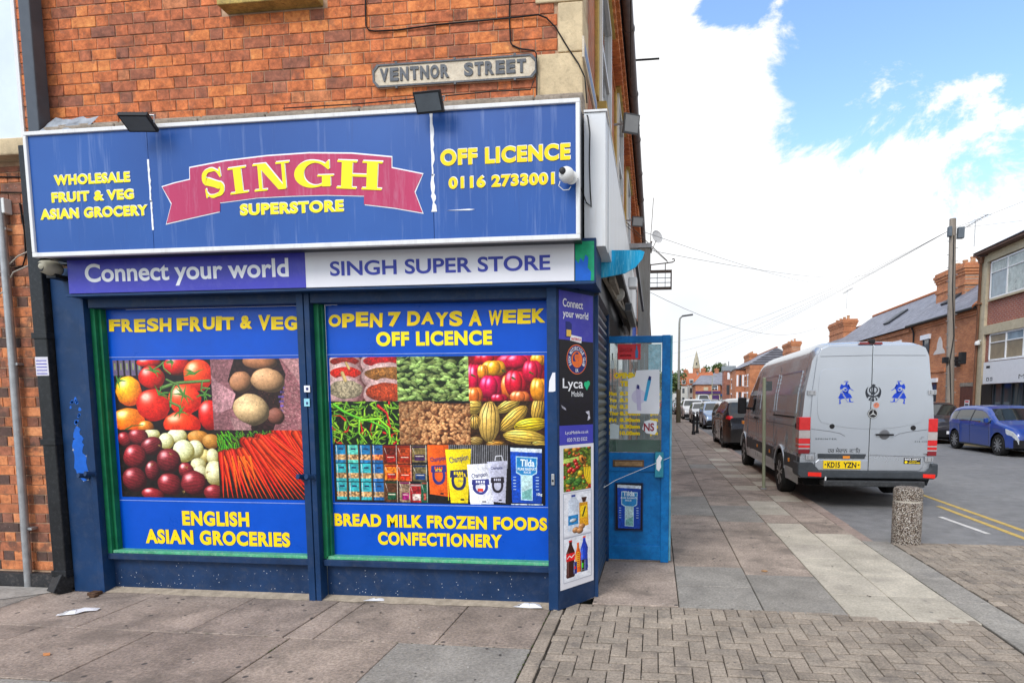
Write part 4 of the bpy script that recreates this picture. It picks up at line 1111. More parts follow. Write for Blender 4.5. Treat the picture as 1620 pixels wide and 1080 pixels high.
def ring(mb, cx, cz, r0, r1, xf, d, a0=0, a1=360, n=28, z0=0., mi=0):
    P_ = [(cx+r1*cos(R(a0+(a1-a0)*i/n)), cz+r1*sin(R(a0+(a1-a0)*i/n))) for i in range(n+1)]
    Q_ = [(cx+r0*cos(R(a0+(a1-a0)*i/n)), cz+r0*sin(R(a0+(a1-a0)*i/n))) for i in range(n+1)]
    for i in range(n):
        mb.poly([xf(*Q_[i],d), xf(*P_[i],d), xf(*P_[i+1],d), xf(*Q_[i+1],d)], mi)
def disc(mb, cx, cz, r, xf, d, n=24, mi=0, sx=1): mb.poly([xf(cx+r*sx*cos(2*pi*i/n), cz+r*sin(2*pi*i/n), d) for i in range(n)], mi)
m = MB(); disc(m, .305, 1.72, .020, chx, .005); disc(m, .333, 1.728, .020, chx, .0052); m.prism([(.288,1.712),(.318,1.675),(.352,1.722)], chx, .0054); m.build('leaf_mark', GRN, cpn)
m = MB(); m.prism([(.085,2.065),(.150,2.065),(.150,2.165),(.128,2.18),(.085,2.18)], chx, .0045); sim = m.build('sim_card_print', NVP, cpn)
m = MB(); m.prism([(.094,2.072),(.142,2.072),(.142,2.120),(.094,2.120)], chx, .006); m.build('gold_chip_print', pm('gold_print', (.75,.48,.08), .3), sim)
m = MB(); m.prism([(.135,2.043),(.255,2.030),(.258,2.075),(.138,2.085)], chx, .006); m.build('sticker', WHITEL, cpn)
text('lettering', 'FASTEROLA', .142, .250, 2.045, 2.066, chx, pm('red_print', (.65,.04,.05), .4), cpn, d=.0072)
# round club badge
BC = (.205, 1.905)
m = MB(); disc(m, *BC, .112, chx, .0045, 36); bd = m.build('club_badge', ORG, cpn)
m = MB(); disc(m, *BC, .105, chx, .0052, 36); m.build('badge_ring', NVP, cpn)
m = MB(); disc(m, *BC, .062, chx, .0060, 32); m.build('badge_centre', ORG, cpn)
def arctext(s, cx, cz, r, a_mid, span, h, xf, mat, parent, d, bold=.02, inward=False):
    mb = MB(); n_ = len(s); wch = span/n_
    for i, c in enumerate(s):
        if c == ' ': continue
        a = a_mid+span/2-wch*(i+.5) if not inward else a_mid-span/2+wch*(i+.5)
        t = R(a-90) if not inward else R(a+90); px_, pz_ = cx+r*cos(R(a)), cz+r*sin(R(a)); ww = R(wch)*r*.42
        textmb(mb, c, -ww*(.4 if c == 'I' else 1), ww*(.4 if c == 'I' else 1), -h/2, h/2, xf, bold, d, warp=lambda u, v, t=t, px_=px_, pz_=pz_: (px_+u*cos(t)-v*sin(t), pz_+u*sin(t)+v*cos(t)))
    return mb.build('lettering', mat, parent)
arctext('SIKH MOTORCYCLE CLUB', *BC, .083, 90, 250, .028, chx, WHITEL, cpn, .0060)
arctext('UK', *BC, .083, -90, 26, .026, chx, WHITEL, cpn, .0060, inward=True)
text('lettering', '☬', BC[0]-.045, BC[0]+.045, BC[1]-.055, BC[1]+.055, chx, NVP, cpn, bold=.03, d=.0066)
# sticker, lock plate on the posts
m = MB(); m.prism([(.0,1.66),(.03,1.66),(.05,1.665),(.05,1.80),(.03,1.80),(.005,1.74)], fy(-.0405), .0015); m.build('sticker', GREYP, shop)
m = MB(); m.box(.016,.040,-.052,-.04,.965,1.05); lk = m.build('lock_plate', GALV, shop, bevel=.004)
MB().lathe([(.008,-.058),(.008,-.052)], (.028,0,1.0), 'Y', 12).build('keyhole', BLACKP, lk)
m = MB(); m.box(-1.925,-1.878,-.041,-.0352,1.665,1.715); st = m.build('sticker', WHITEL, shop); MB().box(-1.908,-1.890,-.044,-.0412,1.68,1.70).build('printed_square', PK, st)
m = MB(); m.box(-1.930,-1.885,-.041,-.0352,1.555,1.615); st = m.build('sticker', pm('pale_cyan', (.30,.62,.72), .4), shop); MB().box(-1.912,-1.898,-.044,-.0412,1.57,1.59).build('printed_square', PK, st)
for x, z in ((-3.865,.985),(-1.955,1.0),(-1.885,1.0),(-3.80,1.0)):
    m = MB(); m.tube([(x,-.035,z),(x-.02,-.10,z+.012)], .021, 10); m.lathe([(.027,-.045),(.027,-.035)], (x,0,z), 'Y', 12); m.build('shutter_peg', NAVY, shop, smooth=50)

# ----- shop name band
m = MB(); m.box(-3.815,.205,-.12,.09,2.425,2.715); m.box(.2051,.36,-.12,.30,2.425,2.735); m.box(-3.83,.35,-.135,-.121,2.415,2.432); band = m.build('name_band', NAVY, shop, bevel=.003)
nsign = thing('shop_sign', 'flat name board under it reading Connect your world and SINGH SUPER STORE', 'shop sign', (-1.8,-.12,2.43))
sheet('violet_panel', -3.80, -1.818, 2.440, 2.700, fy(-.12), PURPLE, nsign, .012)
sheet('white_panel', -1.816, .205, 2.440, 2.700, fy(-.12), GREYP, nsign, .012)
text('lettering', 'Connect your world', -3.650, -1.950, 2.480, 2.662, fy(-.12), WHITEL, nsign, bold=.022, d=.014)
text('lettering', 'SINGH SUPER STORE', -1.622, .035, 2.518, 2.625, fy(-.12), INDIGO, nsign, bold=.022, d=.014)
m = MB(); m.prism([(.212,2.44),(.346,2.44),(.346,2.712),(.212,2.712)], fy(-.12), .002); gp = m.build('painted_patch', pm('blue_green_worn_paint', (.01,.30,.14), .45, vary=.3, scale=9, dirt=(.02,.45,.2), dirt_amt=.5), shop)
m = MB(); m.prism([(.213,2.441),(.320,2.441),(.325,2.50),(.300,2.53),(.305,2.60),(.285,2.62),(.27,2.57),(.25,2.60),(.235,2.56),(.213,2.59)], fy(-.12), .0032); m.build('blue_paint_run', pm('bright_blue_paint', (.01,.12,.55)), gp)
m = MB(); m.box(-3.815,.36,-.1,.06,2.418,2.425); m.build('band_edge', NAVY, shop)

# ----- big signboard
def fascia_mat():
    m, nt, n, l, b = newmat('signboard_blue')
    g_ = n.new('ShaderNodeNewGeometry'); mp = n.new('ShaderNodeMapping'); mp.inputs['Scale'].default_value = (1,1,.06); l.new(g_.outputs['Position'], mp.inputs[0])
    f = noise(n, l, mp.outputs[0], 22, 6, .6); f2 = noise(n, l, g_.outputs['Position'], 1.2, 4, .5)
    c = ramp(n, l, f2, [(.3, (.010,.066,.28)), (.7, (.018,.092,.35))])
    c = mixc(n, l, mathn(n, l, 'MULTIPLY', ramp(n, l, f, [(.56,(0,0,0)),(.72,(1,1,1))]), .30), c, (.25,.33,.55))
    f3 = noise(n, l, mp.outputs[0], 60, 4, .6)
    c = mixc(n, l, mathn(n, l, 'MULTIPLY', ramp(n, l, f3, [(.62,(0,0,0)),(.72,(1,1,1))]), .22), c, (.02,.05,.18))
    l.new(c, b.inputs['Base Color']); b.inputs['Roughness'].default_value = .38; b.inputs['Specular IOR Level'].default_value = .3; return m
M_FAS = fascia_mat()
fs = thing('shop_sign', 'blue signboard in white frame reading SINGH SUPERSTORE on a magenta ribbon', 'shop sign', (-1.8,-.3,2.68))
m = MB(); m.box(-3.885,.262,-.285,-.02,2.695,3.575); m.build('box', DARKM, fs)
for a, b in ((-3.874,-2.902),(-2.898,-.757),(-.753,.242)):
    MB().box(a,b,-.295,-.285,2.715,3.559).build('blue_panel', M_FAS, fs)
m = MB(); m.box(-3.900,.270,-.312,-.27,3.560,3.588); m.box(-3.900,.270,-.312,-.27,2.682,2.714); m.box(-3.900,-3.874,-.312,-.27,2.7141,3.5599); m.box(.242,.270,-.312,-.27,2.7141,3.5599); m.build('frame', WHITE, fs, bevel=.004)
FF = fy(-.295)
RIB = pm('magenta_vinyl', (.46,.038,.115), .4, vary=.1, scale=5, dirt=(.55,.25,.35), dirt_amt=.45, streak=True)
rib = [(-2.697,3.173),(-2.576,3.192),(-2.573,3.273),(-2.293,3.307),(-1.969,3.326),(-1.652,3.330),(-1.341,3.313),(-1.048,3.275),(-1.050,3.204),(-.828,3.153),(-.889,3.040),(-.835,2.897),(-1.047,2.939),(-1.259,2.970),(-1.257,3.027),(-1.539,3.044),(-1.792,3.048),(-2.048,3.047),(-2.352,3.024),(-2.356,2.963),(-2.580,2.927),(-2.784,2.893),(-2.733,3.033),(-2.800,3.150)]
cx_, cz_ = -1.82, 3.12
m = MB(); m.prism([(cx_+(u-cx_)*1.008, cz_+(v-cz_)*1.02+(.006 if v > 3.1 else -.004)) for u, v in rib], FF, .002); rb = m.build('ribbon_edge', WHITEL, fs)
m = MB(); m.prism(rib, FF, .004); m.build('ribbon', RIB, fs)
# serif letters S I N G H
def stroke(pts, ws):
    L_, R_ = [], []
    for i, (x, y) in enumerate(pts):
        a = pts[max(i-1,0)]; b = pts[min(i+1,len(pts)-1)]; dx, dy = b[0]-a[0], b[1]-a[1]; q = math.hypot(dx, dy); nx2, ny2 = -dy/q, dx/q
        L_.append((x+nx2*ws[i]/2, y+ny2*ws[i]/2)); R_.append((x-nx2*ws[i]/2, y-ny2*ws[i]/2))
    return L_, R_
def strokemb(mb, pts, ws, xf, d, mi=0):
    L_, R_ = stroke(pts, ws)
    for i in range(len(pts)-1): mb.poly([xf(*R_[i],d), xf(*R_[i+1],d), xf(*L_[i+1],d), xf(*L_[i],d)], mi)
def arc(cx, cy, rx, ry, a0, a1, n=12): return [(cx+rx*cos(R(a0+(a1-a0)*i/n)), cy+ry*sin(R(a0+(a1-a0)*i/n))) for i in range(n+1)]
def letter(ch, mb, x0, x1, z0, z1, tilt, xf=FF, d=.006):
    W_, H_ = x1-x0, z1-z0
    cx, cz = (x0+x1)/2, (z0+z1)/2; t = R(tilt)
    def T(u, v, w): a = (u-.5)*W_; b = (v-.5)*H_; return xf(cx+a*cos(t)-b*sin(t), cz+a*sin(t)+b*cos(t), w)
    def rect(a, b, c, e, k=0): mb.poly([T(a,c,d+k), T(b,c,d+k), T(b,e,d+k), T(a,e,d+k)])
    def serif(a, b, z, up):                      # bracketed slab
        h = .07; 
        if up: rect(a, b, 1-h, 1, .0002)
        else: rect(a, b, 0, h, .0002)
    if ch == 'I': rect(.28,.72,.03,.97); serif(0,1,0,False); serif(0,1,0,True)
    elif ch == 'H':
        rect(.10,.34,.03,.97); rect(.66,.90,.03,.97); rect(.33,.67,.44,.53,.0003)
        for a in (0,.56): serif(a,a+.44,0,False); serif(a,a+.44,0,True)
    elif ch == 'N':
        rect(.13,.22,.03,.97); rect(.78,.87,.03,.97); mb.poly([T(.66,0,d+.0004), T(.87,0,d+.0004), T(.36,1,d+.0004), T(.10,1,d+.0004)])
        serif(0,.35,0,False); serif(0,.30,0,True); serif(.63,1.0,0,True)
    elif ch == 'S':
        pts = [(.90,.70)]+arc(.50,.72,.36,.25,5,90,7)+arc(.46,.73,.36,.24,95,215,10)+[(.30,.56),(.55,.47),(.72,.40)]+arc(.56,.255,.34,.20,35,-85,9)+arc(.46,.26,.36,.23,-95,-160,6)
        n_ = len(pts); ws = [.06+.20*max(0, 1-abs((i/(n_-1))-.52)*2.6) + .04*abs(sin(i*.6)) for i in range(n_)]
        strokemb(mb, pts, ws, T, d); rect(.86,.93,.66,.99,.0002); rect(.07,.14,.01,.34,.0002)
    elif ch == 'G':
        pts = arc(.50,.50,.39,.455,40,318,26)
        ws = [.08+.17*max(0, cos(R((a-180)*.95))) if True else 0 for a in np.linspace(40,318,27)]
        strokemb(mb, pts, ws, T, d); rect(.70,.92,.03,.46,.0003); rect(.58,1.0,.40,.46,.0004); mb.poly([T(.74,.80,d+.0005),T(.86,.66,d+.0005),T(.90,.66,d+.0005),T(.90,.98,d+.0005),T(.86,.98,d+.0005)])
medge = MB(); m = MB()  # white copy, slightly offset, edges the yellow letters
for ch, a, b, c, e, t in (('S',-2.475,-2.315,3.062,3.258,7),('I',-2.270,-2.130,3.078,3.262,4.5),('N',-2.080,-1.800,3.092,3.280,2.5),('G',-1.765,-1.475,3.096,3.280,-1),('H',-1.450,-1.118,3.070,3.262,-4.5)):
    letter(ch, medge, a+.005, b+.005, c+.006, e+.008, t, d=.0052); letter(ch, m, a, b, c, e, t, d=.0075)
medge.build('letter_edge', WHITEL, fs); m.build('lettering', YELLOW2, fs)
def ft(s, u0, u1, v0, v1, mat=YELLOW2, bold=.052): 
    text('lettering', s, u0, u1, v0, v1, FF, mat, fs, bold=bold, d=.004, spacing=1.13); text('letter_edge', s, u0+.004, u1+.004, v0+.004, v1+.005, FF, WHITEL, fs, bold=bold, d=.0022, spacing=1.13)
ft('SUPERSTORE', -2.200, -1.412, 2.925, 3.005)
ft('WHOLESALE', -3.680, -3.056, 3.196, 3.270); ft('FRUIT & VEG', -3.712, -3.035, 3.074, 3.147); ft('ASIAN GROCERY', -3.818, -2.930, 2.954, 3.030)
ft('OFF LICENCE', -.698, .203, 3.200, 3.308, YELLOW); ft('0116 2733001', -.643, .095, 3.044, 3.126, YELLOW)
# torn film between the panels
m = MB(); 
def rag(x, z0, z1, w): 
    L_ = [(x-w*rng.random()*.5-.004, z0+(z1-z0)*i/12) for i in range(13)]; R_ = [(x+w*rng.random()*.7+.003, z0+(z1-z0)*i/12) for i in range(13)]
    m.prism(L_+R_[::-1], FF, .003)
rag(-.755,3.14,3.55,.020); rag(-.753,2.90,3.15,.030); m.build('torn_film', WHITEL, fs); m = MB(); rag(-2.900,3.05,3.35,.012); rag(-2.898,2.85,3.06,.008); m.build('torn_film', WHITEL, fs)
m = MB(); m.prism([(-.66,2.905),(-.50,2.910),(-.46,2.905),(-.50,2.900)], FF, .003); m.build('torn_film', WHITEL, fs)
# white return round the corner and along the street
WPAN = pm('white_metal_cladding', (.68,.70,.72), .4, vary=.07, scale=2.5, dirt=(.40,.30,.18), dirt_amt=.28, streak=True)
sf = thing('signboard', 'plain white metal signboard running along the side street above the shutter, rust specks', 'signboard', (.35,2,2.68))
MB().box(.2735,.425,-.10,.10,2.68,3.585).build('end_panel', WPAN, sf, bevel=.003)
for i in range(5): MB().box(.30,.432,.1005+i*1.25,.1005+(i+1)*1.25-.006,2.68,3.58).build('cladding_panel', WPAN, sf, bevel=.002)
m = MB(); m.box(.2735,.436,-.11,6.35,3.586,3.60); m.build('edge_trim', WHITE, sf); MB().box(.33,.50,.44,4.15,2.63,2.679).build('underside_shade', BLACKP, sf)  # black box paints in the shade beneath the white signboard

# ----- roller shutter on the street side
m = MB(); z = .02
while z < 2.36:
    for i in range(5):
        a0, a1 = i/5, (i+1)/5
        m.poly([(.295+.022*sin(pi*a0),.335,z+.072*a0),(.295+.022*sin(pi*a0),1.42,z+.072*a0),(.295+.022*sin(pi*a1),1.42,z+.072*a1),(.295+.022*sin(pi*a1),.335,z+.072*a1)][::-1])
    z += .072
sh = m.build('roller_shutter', pm('shutter_steel', (.05,.07,.10), .35, .5, vary=.3, scale=10), shop, smooth=40)
MB().box(.25,.335,.305,.335,0,2.42).box(.25,.335,1.42,1.47,0,2.42).build('shutter_guide', NAVY, shop, bevel=.003)
MB().box(-.1,.285,.335,1.42,0,2.5).build('shop_side_backing', DARKM, shop)
m = MB(); m.prism([(.25,2.36),(.34,2.42),(.34,2.628),(.25,2.628)], lambda u, v, w: (u, .30+w, v), 0, 0, 5.8); m.build('shutter_box', DARKM, shop)  # coloured dark instead of navy, to paint in the shade behind the canopy
# dark doorway with shelves inside
m = MB(); m.box(-2.5,-2.45,1.47,2.55,0,2.5); m.box(-2.45,.24,1.475,1.5,0,2.6); m.box(-2.45,.24,2.52,2.548,0,2.6); m.box(-2.45,.24,1.5,2.52,-.02,.012); m.build('doorway', DARKM, shop)
m = MB(); m.box(.245,.262,2.56,6.1,.55,2.35); m.build('side_window', glassy('window_glass'), shop)
MB().box(.245,.29,2.56,6.1,0,.55).build('side_riser', NAVY, shop); MB().box(.245,.30,6.1,6.3,0,2.6).build('side_pilaster', GREYP, shop)

# open shop door
door = thing('shop_door', 'bright blue half-glazed door standing open across the pavement, opening times on its glass', 'door', (.30,1.45,0))
D0, D1 = 1.43, 1.475
m = MB(); m.box(.300,.335,D0,D1,.02,2.21); m.box(.845,.925,D0,D1,.0,2.215); m.box(.335,.845,D0,D1,2.145,2.21); m.box(.335,.845,D0,D1,.90,1.085); m.box(.335,.845,D0,D1,.02,.165); m.build('door_frame', TURQ, door, bevel=.004)
MB().box(.335,.845,D0+.014,D1-.01,.165,.90).build('lower_panel', TURQ, door)
MB().box(.926,.945,D0-.002,D1+.03,.02,2.21).build('door_edge', pm('pale_blue_edge_paint', (.10,.30,.42), .4, vary=.3, scale=9), door, bevel=.003)
gm_, nt, n, l, b = newmat('door_glass'); b.inputs['Base Color'].default_value = (.75,.82,.82,1); b.inputs['Roughness'].default_value = .04; b.inputs['Transmission Weight'].default_value = .93; b.inputs['IOR'].default_value = 1.08; b.inputs['Coat Weight'].default_value = .6; b.inputs['Coat Roughness'].default_value = .03
f = noise(n, l, obj_coords(n, l), 3, 5); l.new(ramp(n, l, f, [(.3,(.55,.62,.62)),(.7,(.8,.86,.86))]), b.inputs['Base Color'])
MB().box(.335,.845,D0+.018,D0+.024,1.085,2.145).build('glass_pane', gm_, door)
DX = fy(D0+.018)
m = MB(); m.box(.338,.842,D0+.03,D0+.036,1.09,1.21); m.build('green_board', GREEN, door)
DM = pm('cluttered_notice', (.30,.34,.34), .5, vary=.35, scale=14)
m = MB()
for i in range(9): m.box(.36+i*.052,.372+i*.052,D0+.028,D0+.034,1.22,2.05)
m.build('shelf_rail', pm('steel_rail', (.32,.36,.38), .35, .5), door)
def dt(s, u0, u1, v0, v1, mat=YELLOW, bold=.065): text('lettering', s, u0, u1, v0, v1, DX, mat, door, bold=bold, d=.003)
sheet('red_notice', .418, .640, 1.988, 2.135, DX, pm('red_print', (.65,.04,.05), .4), door, .003)
dt('Coca-Cola', .430, .560, 2.060, 2.105, WHITEL, .0); dt('sold here', .440, .550, 2.015, 2.040, WHITEL, .02)
m = MB(); m.prism([(.590,2.0),(.615,2.0),(.617,2.06),(.609,2.09),(.608,2.12),(.597,2.12),(.596,2.09),(.588,2.06)], DX, .0045); m.build('bottle_print', pm('blue_bottle_print', (.05,.2,.4), .4), door)
dt('OPENING', .384, .640, 1.806, 1.862); dt('TIMES', .443, .620, 1.728, 1.782)
rows = (('Mon','8.30am','8.30pm'),('Tue','8.30am','8.30pm'),('Wed','8.30am','8.30pm'),('Thur','8.30am','8.30pm'),('Fri','8.30am','8.30pm'),('Sat','8.30am','8.30pm'),('Sun','10.00am','6.00pm'))
for i, (a, b_, c) in enumerate(rows):
    z = 1.640-i*.0640
    dt(a, .338, .338+.022*len(a)+.005, z, z+.040); dt(b_, .440, .638, z, z+.040)
    if i > 2: dt('pm', .738, .812, z-.008, z+.032)
    else: dt('pm', .782, .830, z-.008, z+.026)
ep = [(.520,1.468),(.820,1.462),(.826,1.50),(.822,1.89),(.600,1.882),(.585,1.82),(.520,1.80)]
m = MB(); m.prism(ep, DX, .006); pp = m.build('white_poster', WHITEL, door)
m = MB(); m.prism([(.610,1.50),(.650,1.49),(.640,1.72),(.605,1.745),(.596,1.73)], DX, .0075); m.build('lilac_vape_print', pm('lilac_print', (.55,.50,.68), .4), door)
m = MB(); m.prism([(.672,1.59),(.700,1.585),(.745,1.80),(.722,1.812),(.712,1.80)], DX, .0075); m.build('blue_vape_print', pm('sky_blue_print', (.04,.36,.62), .4), door)
m = MB(); m.prism([(.604,1.71),(.628,1.70),(.630,1.738),(.609,1.748)], DX, .0085); m.prism([(.712,1.79),(.738,1.785),(.745,1.82),(.722,1.828)], DX, .0085); m.build('dark_tip_print', NVP, door)
m = MB(); disc(m, .625, 1.63, .07, DX, .0068, 20); m.build('pale_circle_print', pm('pale_lilac', (.66,.62,.76), .4), door)
dt('ELFBAR 600', .640, .810, 1.835, 1.853, BLACKP, .0)
m = MB(); m.prism([(.66,1.315),(.70,1.275),(.78,1.262),(.80,1.29),(.80,1.39),(.73,1.405),(.68,1.39)], DX, .006); m.build('round_sticker', WHITEL, door)
text('lettering', 'NS', .675, .775, 1.295, 1.375, DX, pm('dark_red_print', (.30,.02,.04), .4), door, bold=.03, d=.0075)
m = MB(); m.prism([(.344,1.22),(.43,1.22),(.435,1.35),(.38,1.37),(.344,1.36)], DX, .005); m.prism([(.350,1.90),(.385,1.90),(.385,1.98),(.350,1.98)], DX, .005); m.build('faded_notice', pm('faded_paper', (.58,.66,.66), .5, vary=.1), door)
sheet('torn_film', .715, .838, 1.88, 2.13, DX, pm('torn_blue_film', (.30,.52,.58), .5, vary=.3, scale=20, dirt=(.7,.75,.75), dirt_amt=.8), door, .003)
m = MB(); m.box(.375,.680,D0-.008,D0+.002,.945,1.015); lb = m.build('letter_box', pm('brown_brass', (.14,.075,.03), .45, .3, vary=.3, scale=15), door, bevel=.004)
MB().box(.392,.665,D0-.016,D0-.0085,.955,.998).build('flap', pm('worn_brass', (.30,.18,.08), .5, .3, vary=.4, scale=20), lb, bevel=.006)
m = MB(); m.box(.785,.868,D0-.035,D0+.002,.850,1.095); lt = m.build('lock_cover', pm('teal_metal', (.03,.22,.30), .4, vary=.3, scale=12), door, bevel=.006)
m = MB(); m.prism([(.800,.93),(.825,.91),(.845,.95),(.84,1.0),(.855,1.04),(.83,1.07),(.80,1.02)], fy(D0-.035), .0015); m.build('peeled_patch', WHITEL, lt)
sheet('rice_advert', .405, .665, .318, .780, fy(D0+.014), M_RICE, door, .006)
fr = MB(); 
for a, b_, c, e in ((.395,.405,.308,.790),(.665,.675,.308,.790),(.4051,.6649,.308,.318),(.4051,.6649,.780,.790)): fr.box(a,b_,D0,D0+.014,c,e)
fr.build('advert_frame', NAVY, door)
text('lettering', 'Tilda', .475, .590, .655, .705, fy(D0+.014), PW, door, bold=.03, d=.008); text('lettering', 'PURE BASMATI', .455, .610, .628, .646, fy(D0+.014), PW, door, bold=.02, d=.008)
text('lettering', 'RICE', .500, .560, .605, .620, fy(D0+.014), PW, door, bold=.02, d=.008)
# the string that ties the door open
st = MB(); st.tube([(.325,1.05,.81),(.32,1.00,.80),(.42,1.15,.85),(.60,1.28,.915),(.80,1.39,.99),(.935,1.43,1.045)], .0022, 6)
tag(st.build('string', pm('white_string', (.75,.75,.72), .8)), 'thin white string tying the blue door back to the shutter', 'string')
for y_, z_ in ((1.05,.80),(1.05,1.62)): pass
# ---------------------------------------------------------------- things fixed to the shop
plate = thing('street_sign', 'old cast street name plate VENTNOR STREET, flaking white with grey letters, on the brickwork', 'street sign', (-.71,.08,3.93))
PLW = pm('flaking_white_enamel', (.62,.54,.42), .7, vary=.2, scale=18, dirt=(.32,.16,.07), dirt_amt=.55, bumps=.3)
PLG = pm('grey_cast_letters', (.11,.12,.135), .65, vary=.35, scale=30, dirt=(.35,.30,.25), dirt_amt=.6)
x0, x1, z0, z1 = -1.335, -.088, 3.925, 4.088
o = [(x0+.035,z0),(x1-.035,z0),(x1,z0+.04),(x1,z1-.04),(x1-.035,z1),(x0+.035,z1),(x0,z1-.04),(x0,z0+.04)]
PF = fy(.092)
m = MB(); m.prism(o, PF, .022); m.build('plate', PLW, plate, bevel=.002)
m = MB()
oi = [(u+(.014 if u < -.7 else -.014), v+(.012 if v < 4.0 else -.012)) for u, v in o]
for i in range(8):
    j = (i+1) % 8
    m.poly([PF(*o[i],.030), PF(*o[j],.030), PF(*oi[j],.030), PF(*oi[i],.030)]); m.poly([PF(*oi[i],.030), PF(*oi[j],.030), PF(*oi[j],.020), PF(*oi[i],.020)]); m.poly([PF(*o[j],.030), PF(*o[i],.030), PF(*o[i],.018), PF(*o[j],.018)])
m.build('raised_rim', PLG, plate)
m = MB()
def blockletters(s, u0, u1):
    w = (u1-u0)/len(s)
    for i, c in enumerate(s): textmb(m, c, u0+i*w+.004, u0+(i+1)*w-.008, 3.965, 4.058, PF, .05, .030, d0=.0215)
blockletters('VENTNOR', -1.282, -.735); m.build('raised_lettering', PLG, plate); m = MB(); blockletters('STREET', -.634, -.160); m.build('raised_lettering', PLG, plate)
m = MB()
for x in (-1.15,-.70,-.25): m.box(x-.008,x+.008,.06,.075,4.085,4.10); m.box(x-.008,x+.008,.06,.075,3.913,3.928)
m.build('fixing_bolt', PLG, plate)
# second plate on the side wall, seen edge on
sp = thing('street_sign', 'faded blue and white street sign on the side wall, seen almost edge on', 'street sign', (.25,.5,4.0))
MB().box(.247,.262,.02,1.0,4.02,4.16).build('plate', PLW, sp); MB().box(.2621,.264,.06,.96,4.05,4.13).build('blue_lettering', pm('faded_blue_print', (.20,.26,.42), .6, vary=.6, scale=40), sp)

LENS = pm('led_lens', (.33,.34,.34), .25, vary=.05); BLK = pm('flood_black', (.02,.021,.024), .4, vary=.2)
def floodlight(label, c, yaw, pitch, w, h, dark=True, arm=(0,.14,.03)):
    t = thing('floodlight', label, 'floodlight', c, 'LED floodlights over the signboards')
    M_ = Matrix.Translation(c) @ Matrix.Rotation(yaw, 4, 'Z') @ Matrix.Rotation(pitch, 4, 'X')
    def P(x, y, z): return tuple(M_ @ Vector((x, y, z)))
    def bx(x0, x1, y0, y1, z0, z1, name, mat, par, bv=.003):
        m = MB(); m.box(x0,x1,y0,y1,z0,z1); m.v = [P(*v) for v in m.v]; return m.build(name, mat, par, bevel=bv)
    bx(-w/2,w/2,-.012,.018,-h/2,h/2,'casing',BLK if dark else pm('flood_grey',(.10,.105,.11),.45),t)
    bx(-w/2+.012,w/2-.012,-.0145,-.0121,-h/2+.014,h/2-.014,'lens',LENS if not dark else pm('dark_lens',(.10,.115,.13),.2),t,0)
    m = MB()
    for k in range(7): m.box(-w/2+.02+k*(w-.04)/6-.002,-w/2+.02+k*(w-.04)/6+.002,.0181,.034,-h/2+.01,h/2-.01)
    m.v = [P(*v) for v in m.v]; m.build('cooling_fin', BLK, t)
    m = MB(); m.tube([P(-w/2-.006,.0,0),P(-w/2-.006,.05,.02),P(w/2+.006,.05,.02),P(w/2+.006,.0,0)],.006,6); m.bar(P(0,.05,.02), tuple(Vector(P(0,.05,.02))+Vector(arm)), .025, .012); m.build('bracket', GALV, t)
    return t
floodlight('black floodlight over the left end of the blue signboard, tilted down', (-2.84,-.43,3.545), R(8), R(60), .205, .135, arm=(0,.14,.06))
floodlight('black floodlight under the street name plate, facing outwards', (-.725,-.42,3.565), R(-4), R(30), .19, .13, arm=(0,.13,.05))
floodlight('grey floodlight high on the side wall beside the white signboard', (.545,1.30,4.10), R(28), R(12), .155, .165, dark=False, arm=(-.14,.03,0))
floodlight('small grey floodlight further along the side wall near the gutter', (.545,3.4,3.83), R(22), R(16), .15, .12, dark=False, arm=(-.14,.02,0))

# bell-shaped white camera on the signboard, and the older one under its left end
cw = thing('security_camera', 'white dome security camera hanging on the right edge of the blue signboard', 'security camera', (.19,-.33,3.06))
WPL = pm('white_plastic', (.72,.72,.70), .35, vary=.04)
MB().lathe([(.030,-.32),(.030,-.335),(.045,-.34),(.045,-.345)], (.215,0,3.07), 'Y', 16).build('mount', WPL, cw, smooth=50)
m = MB(); prof = [(.052*sin(a), .052*cos(a)) for a in np.linspace(0.02, pi-.02, 12)]
m.lathe(prof, (.190,-.380,3.075), 'Z', 18); m.build('dome', WPL, cw, smooth=180)
m = MB(); m.lathe([(.022,-.425),(.022,-.432),(.019,-.434)], (.170,0,3.085), 'Y', 16); m.build('black_lens', BLACKP, cw, smooth=50)
m = MB(); m.tube([(.15,-.40,3.03),(.14,-.40,3.0),(.17,-.39,2.975),(.20,-.35,2.99),(.21,-.32,3.02)], .003, 6); m.build('wire', WPL, cw)
co = thing('security_camera', 'round beige camera housing tucked under the left end of the signboard', 'security camera', (-3.93,-.12,2.62))
m = MB(); m.lathe([(.001,-.10),(.045,-.08),(.060,-.02),(.060,.03),(.04,.06),(.001,.07)], (-3.925,-.14,2.635), 'Y', 16); m.build('housing', pm('beige_plastic', (.38,.36,.28), .5, vary=.15), co, smooth=180)
m = MB(); m.lathe([(.034,-.250),(.034,-.235)], (-3.935,.02,2.630), 'Y', 14); m.build('lens', BLACKP, co); MB().box(-3.96,-3.88,-.16,-.03,2.56,2.59).build('bracket', BLACKP, co)

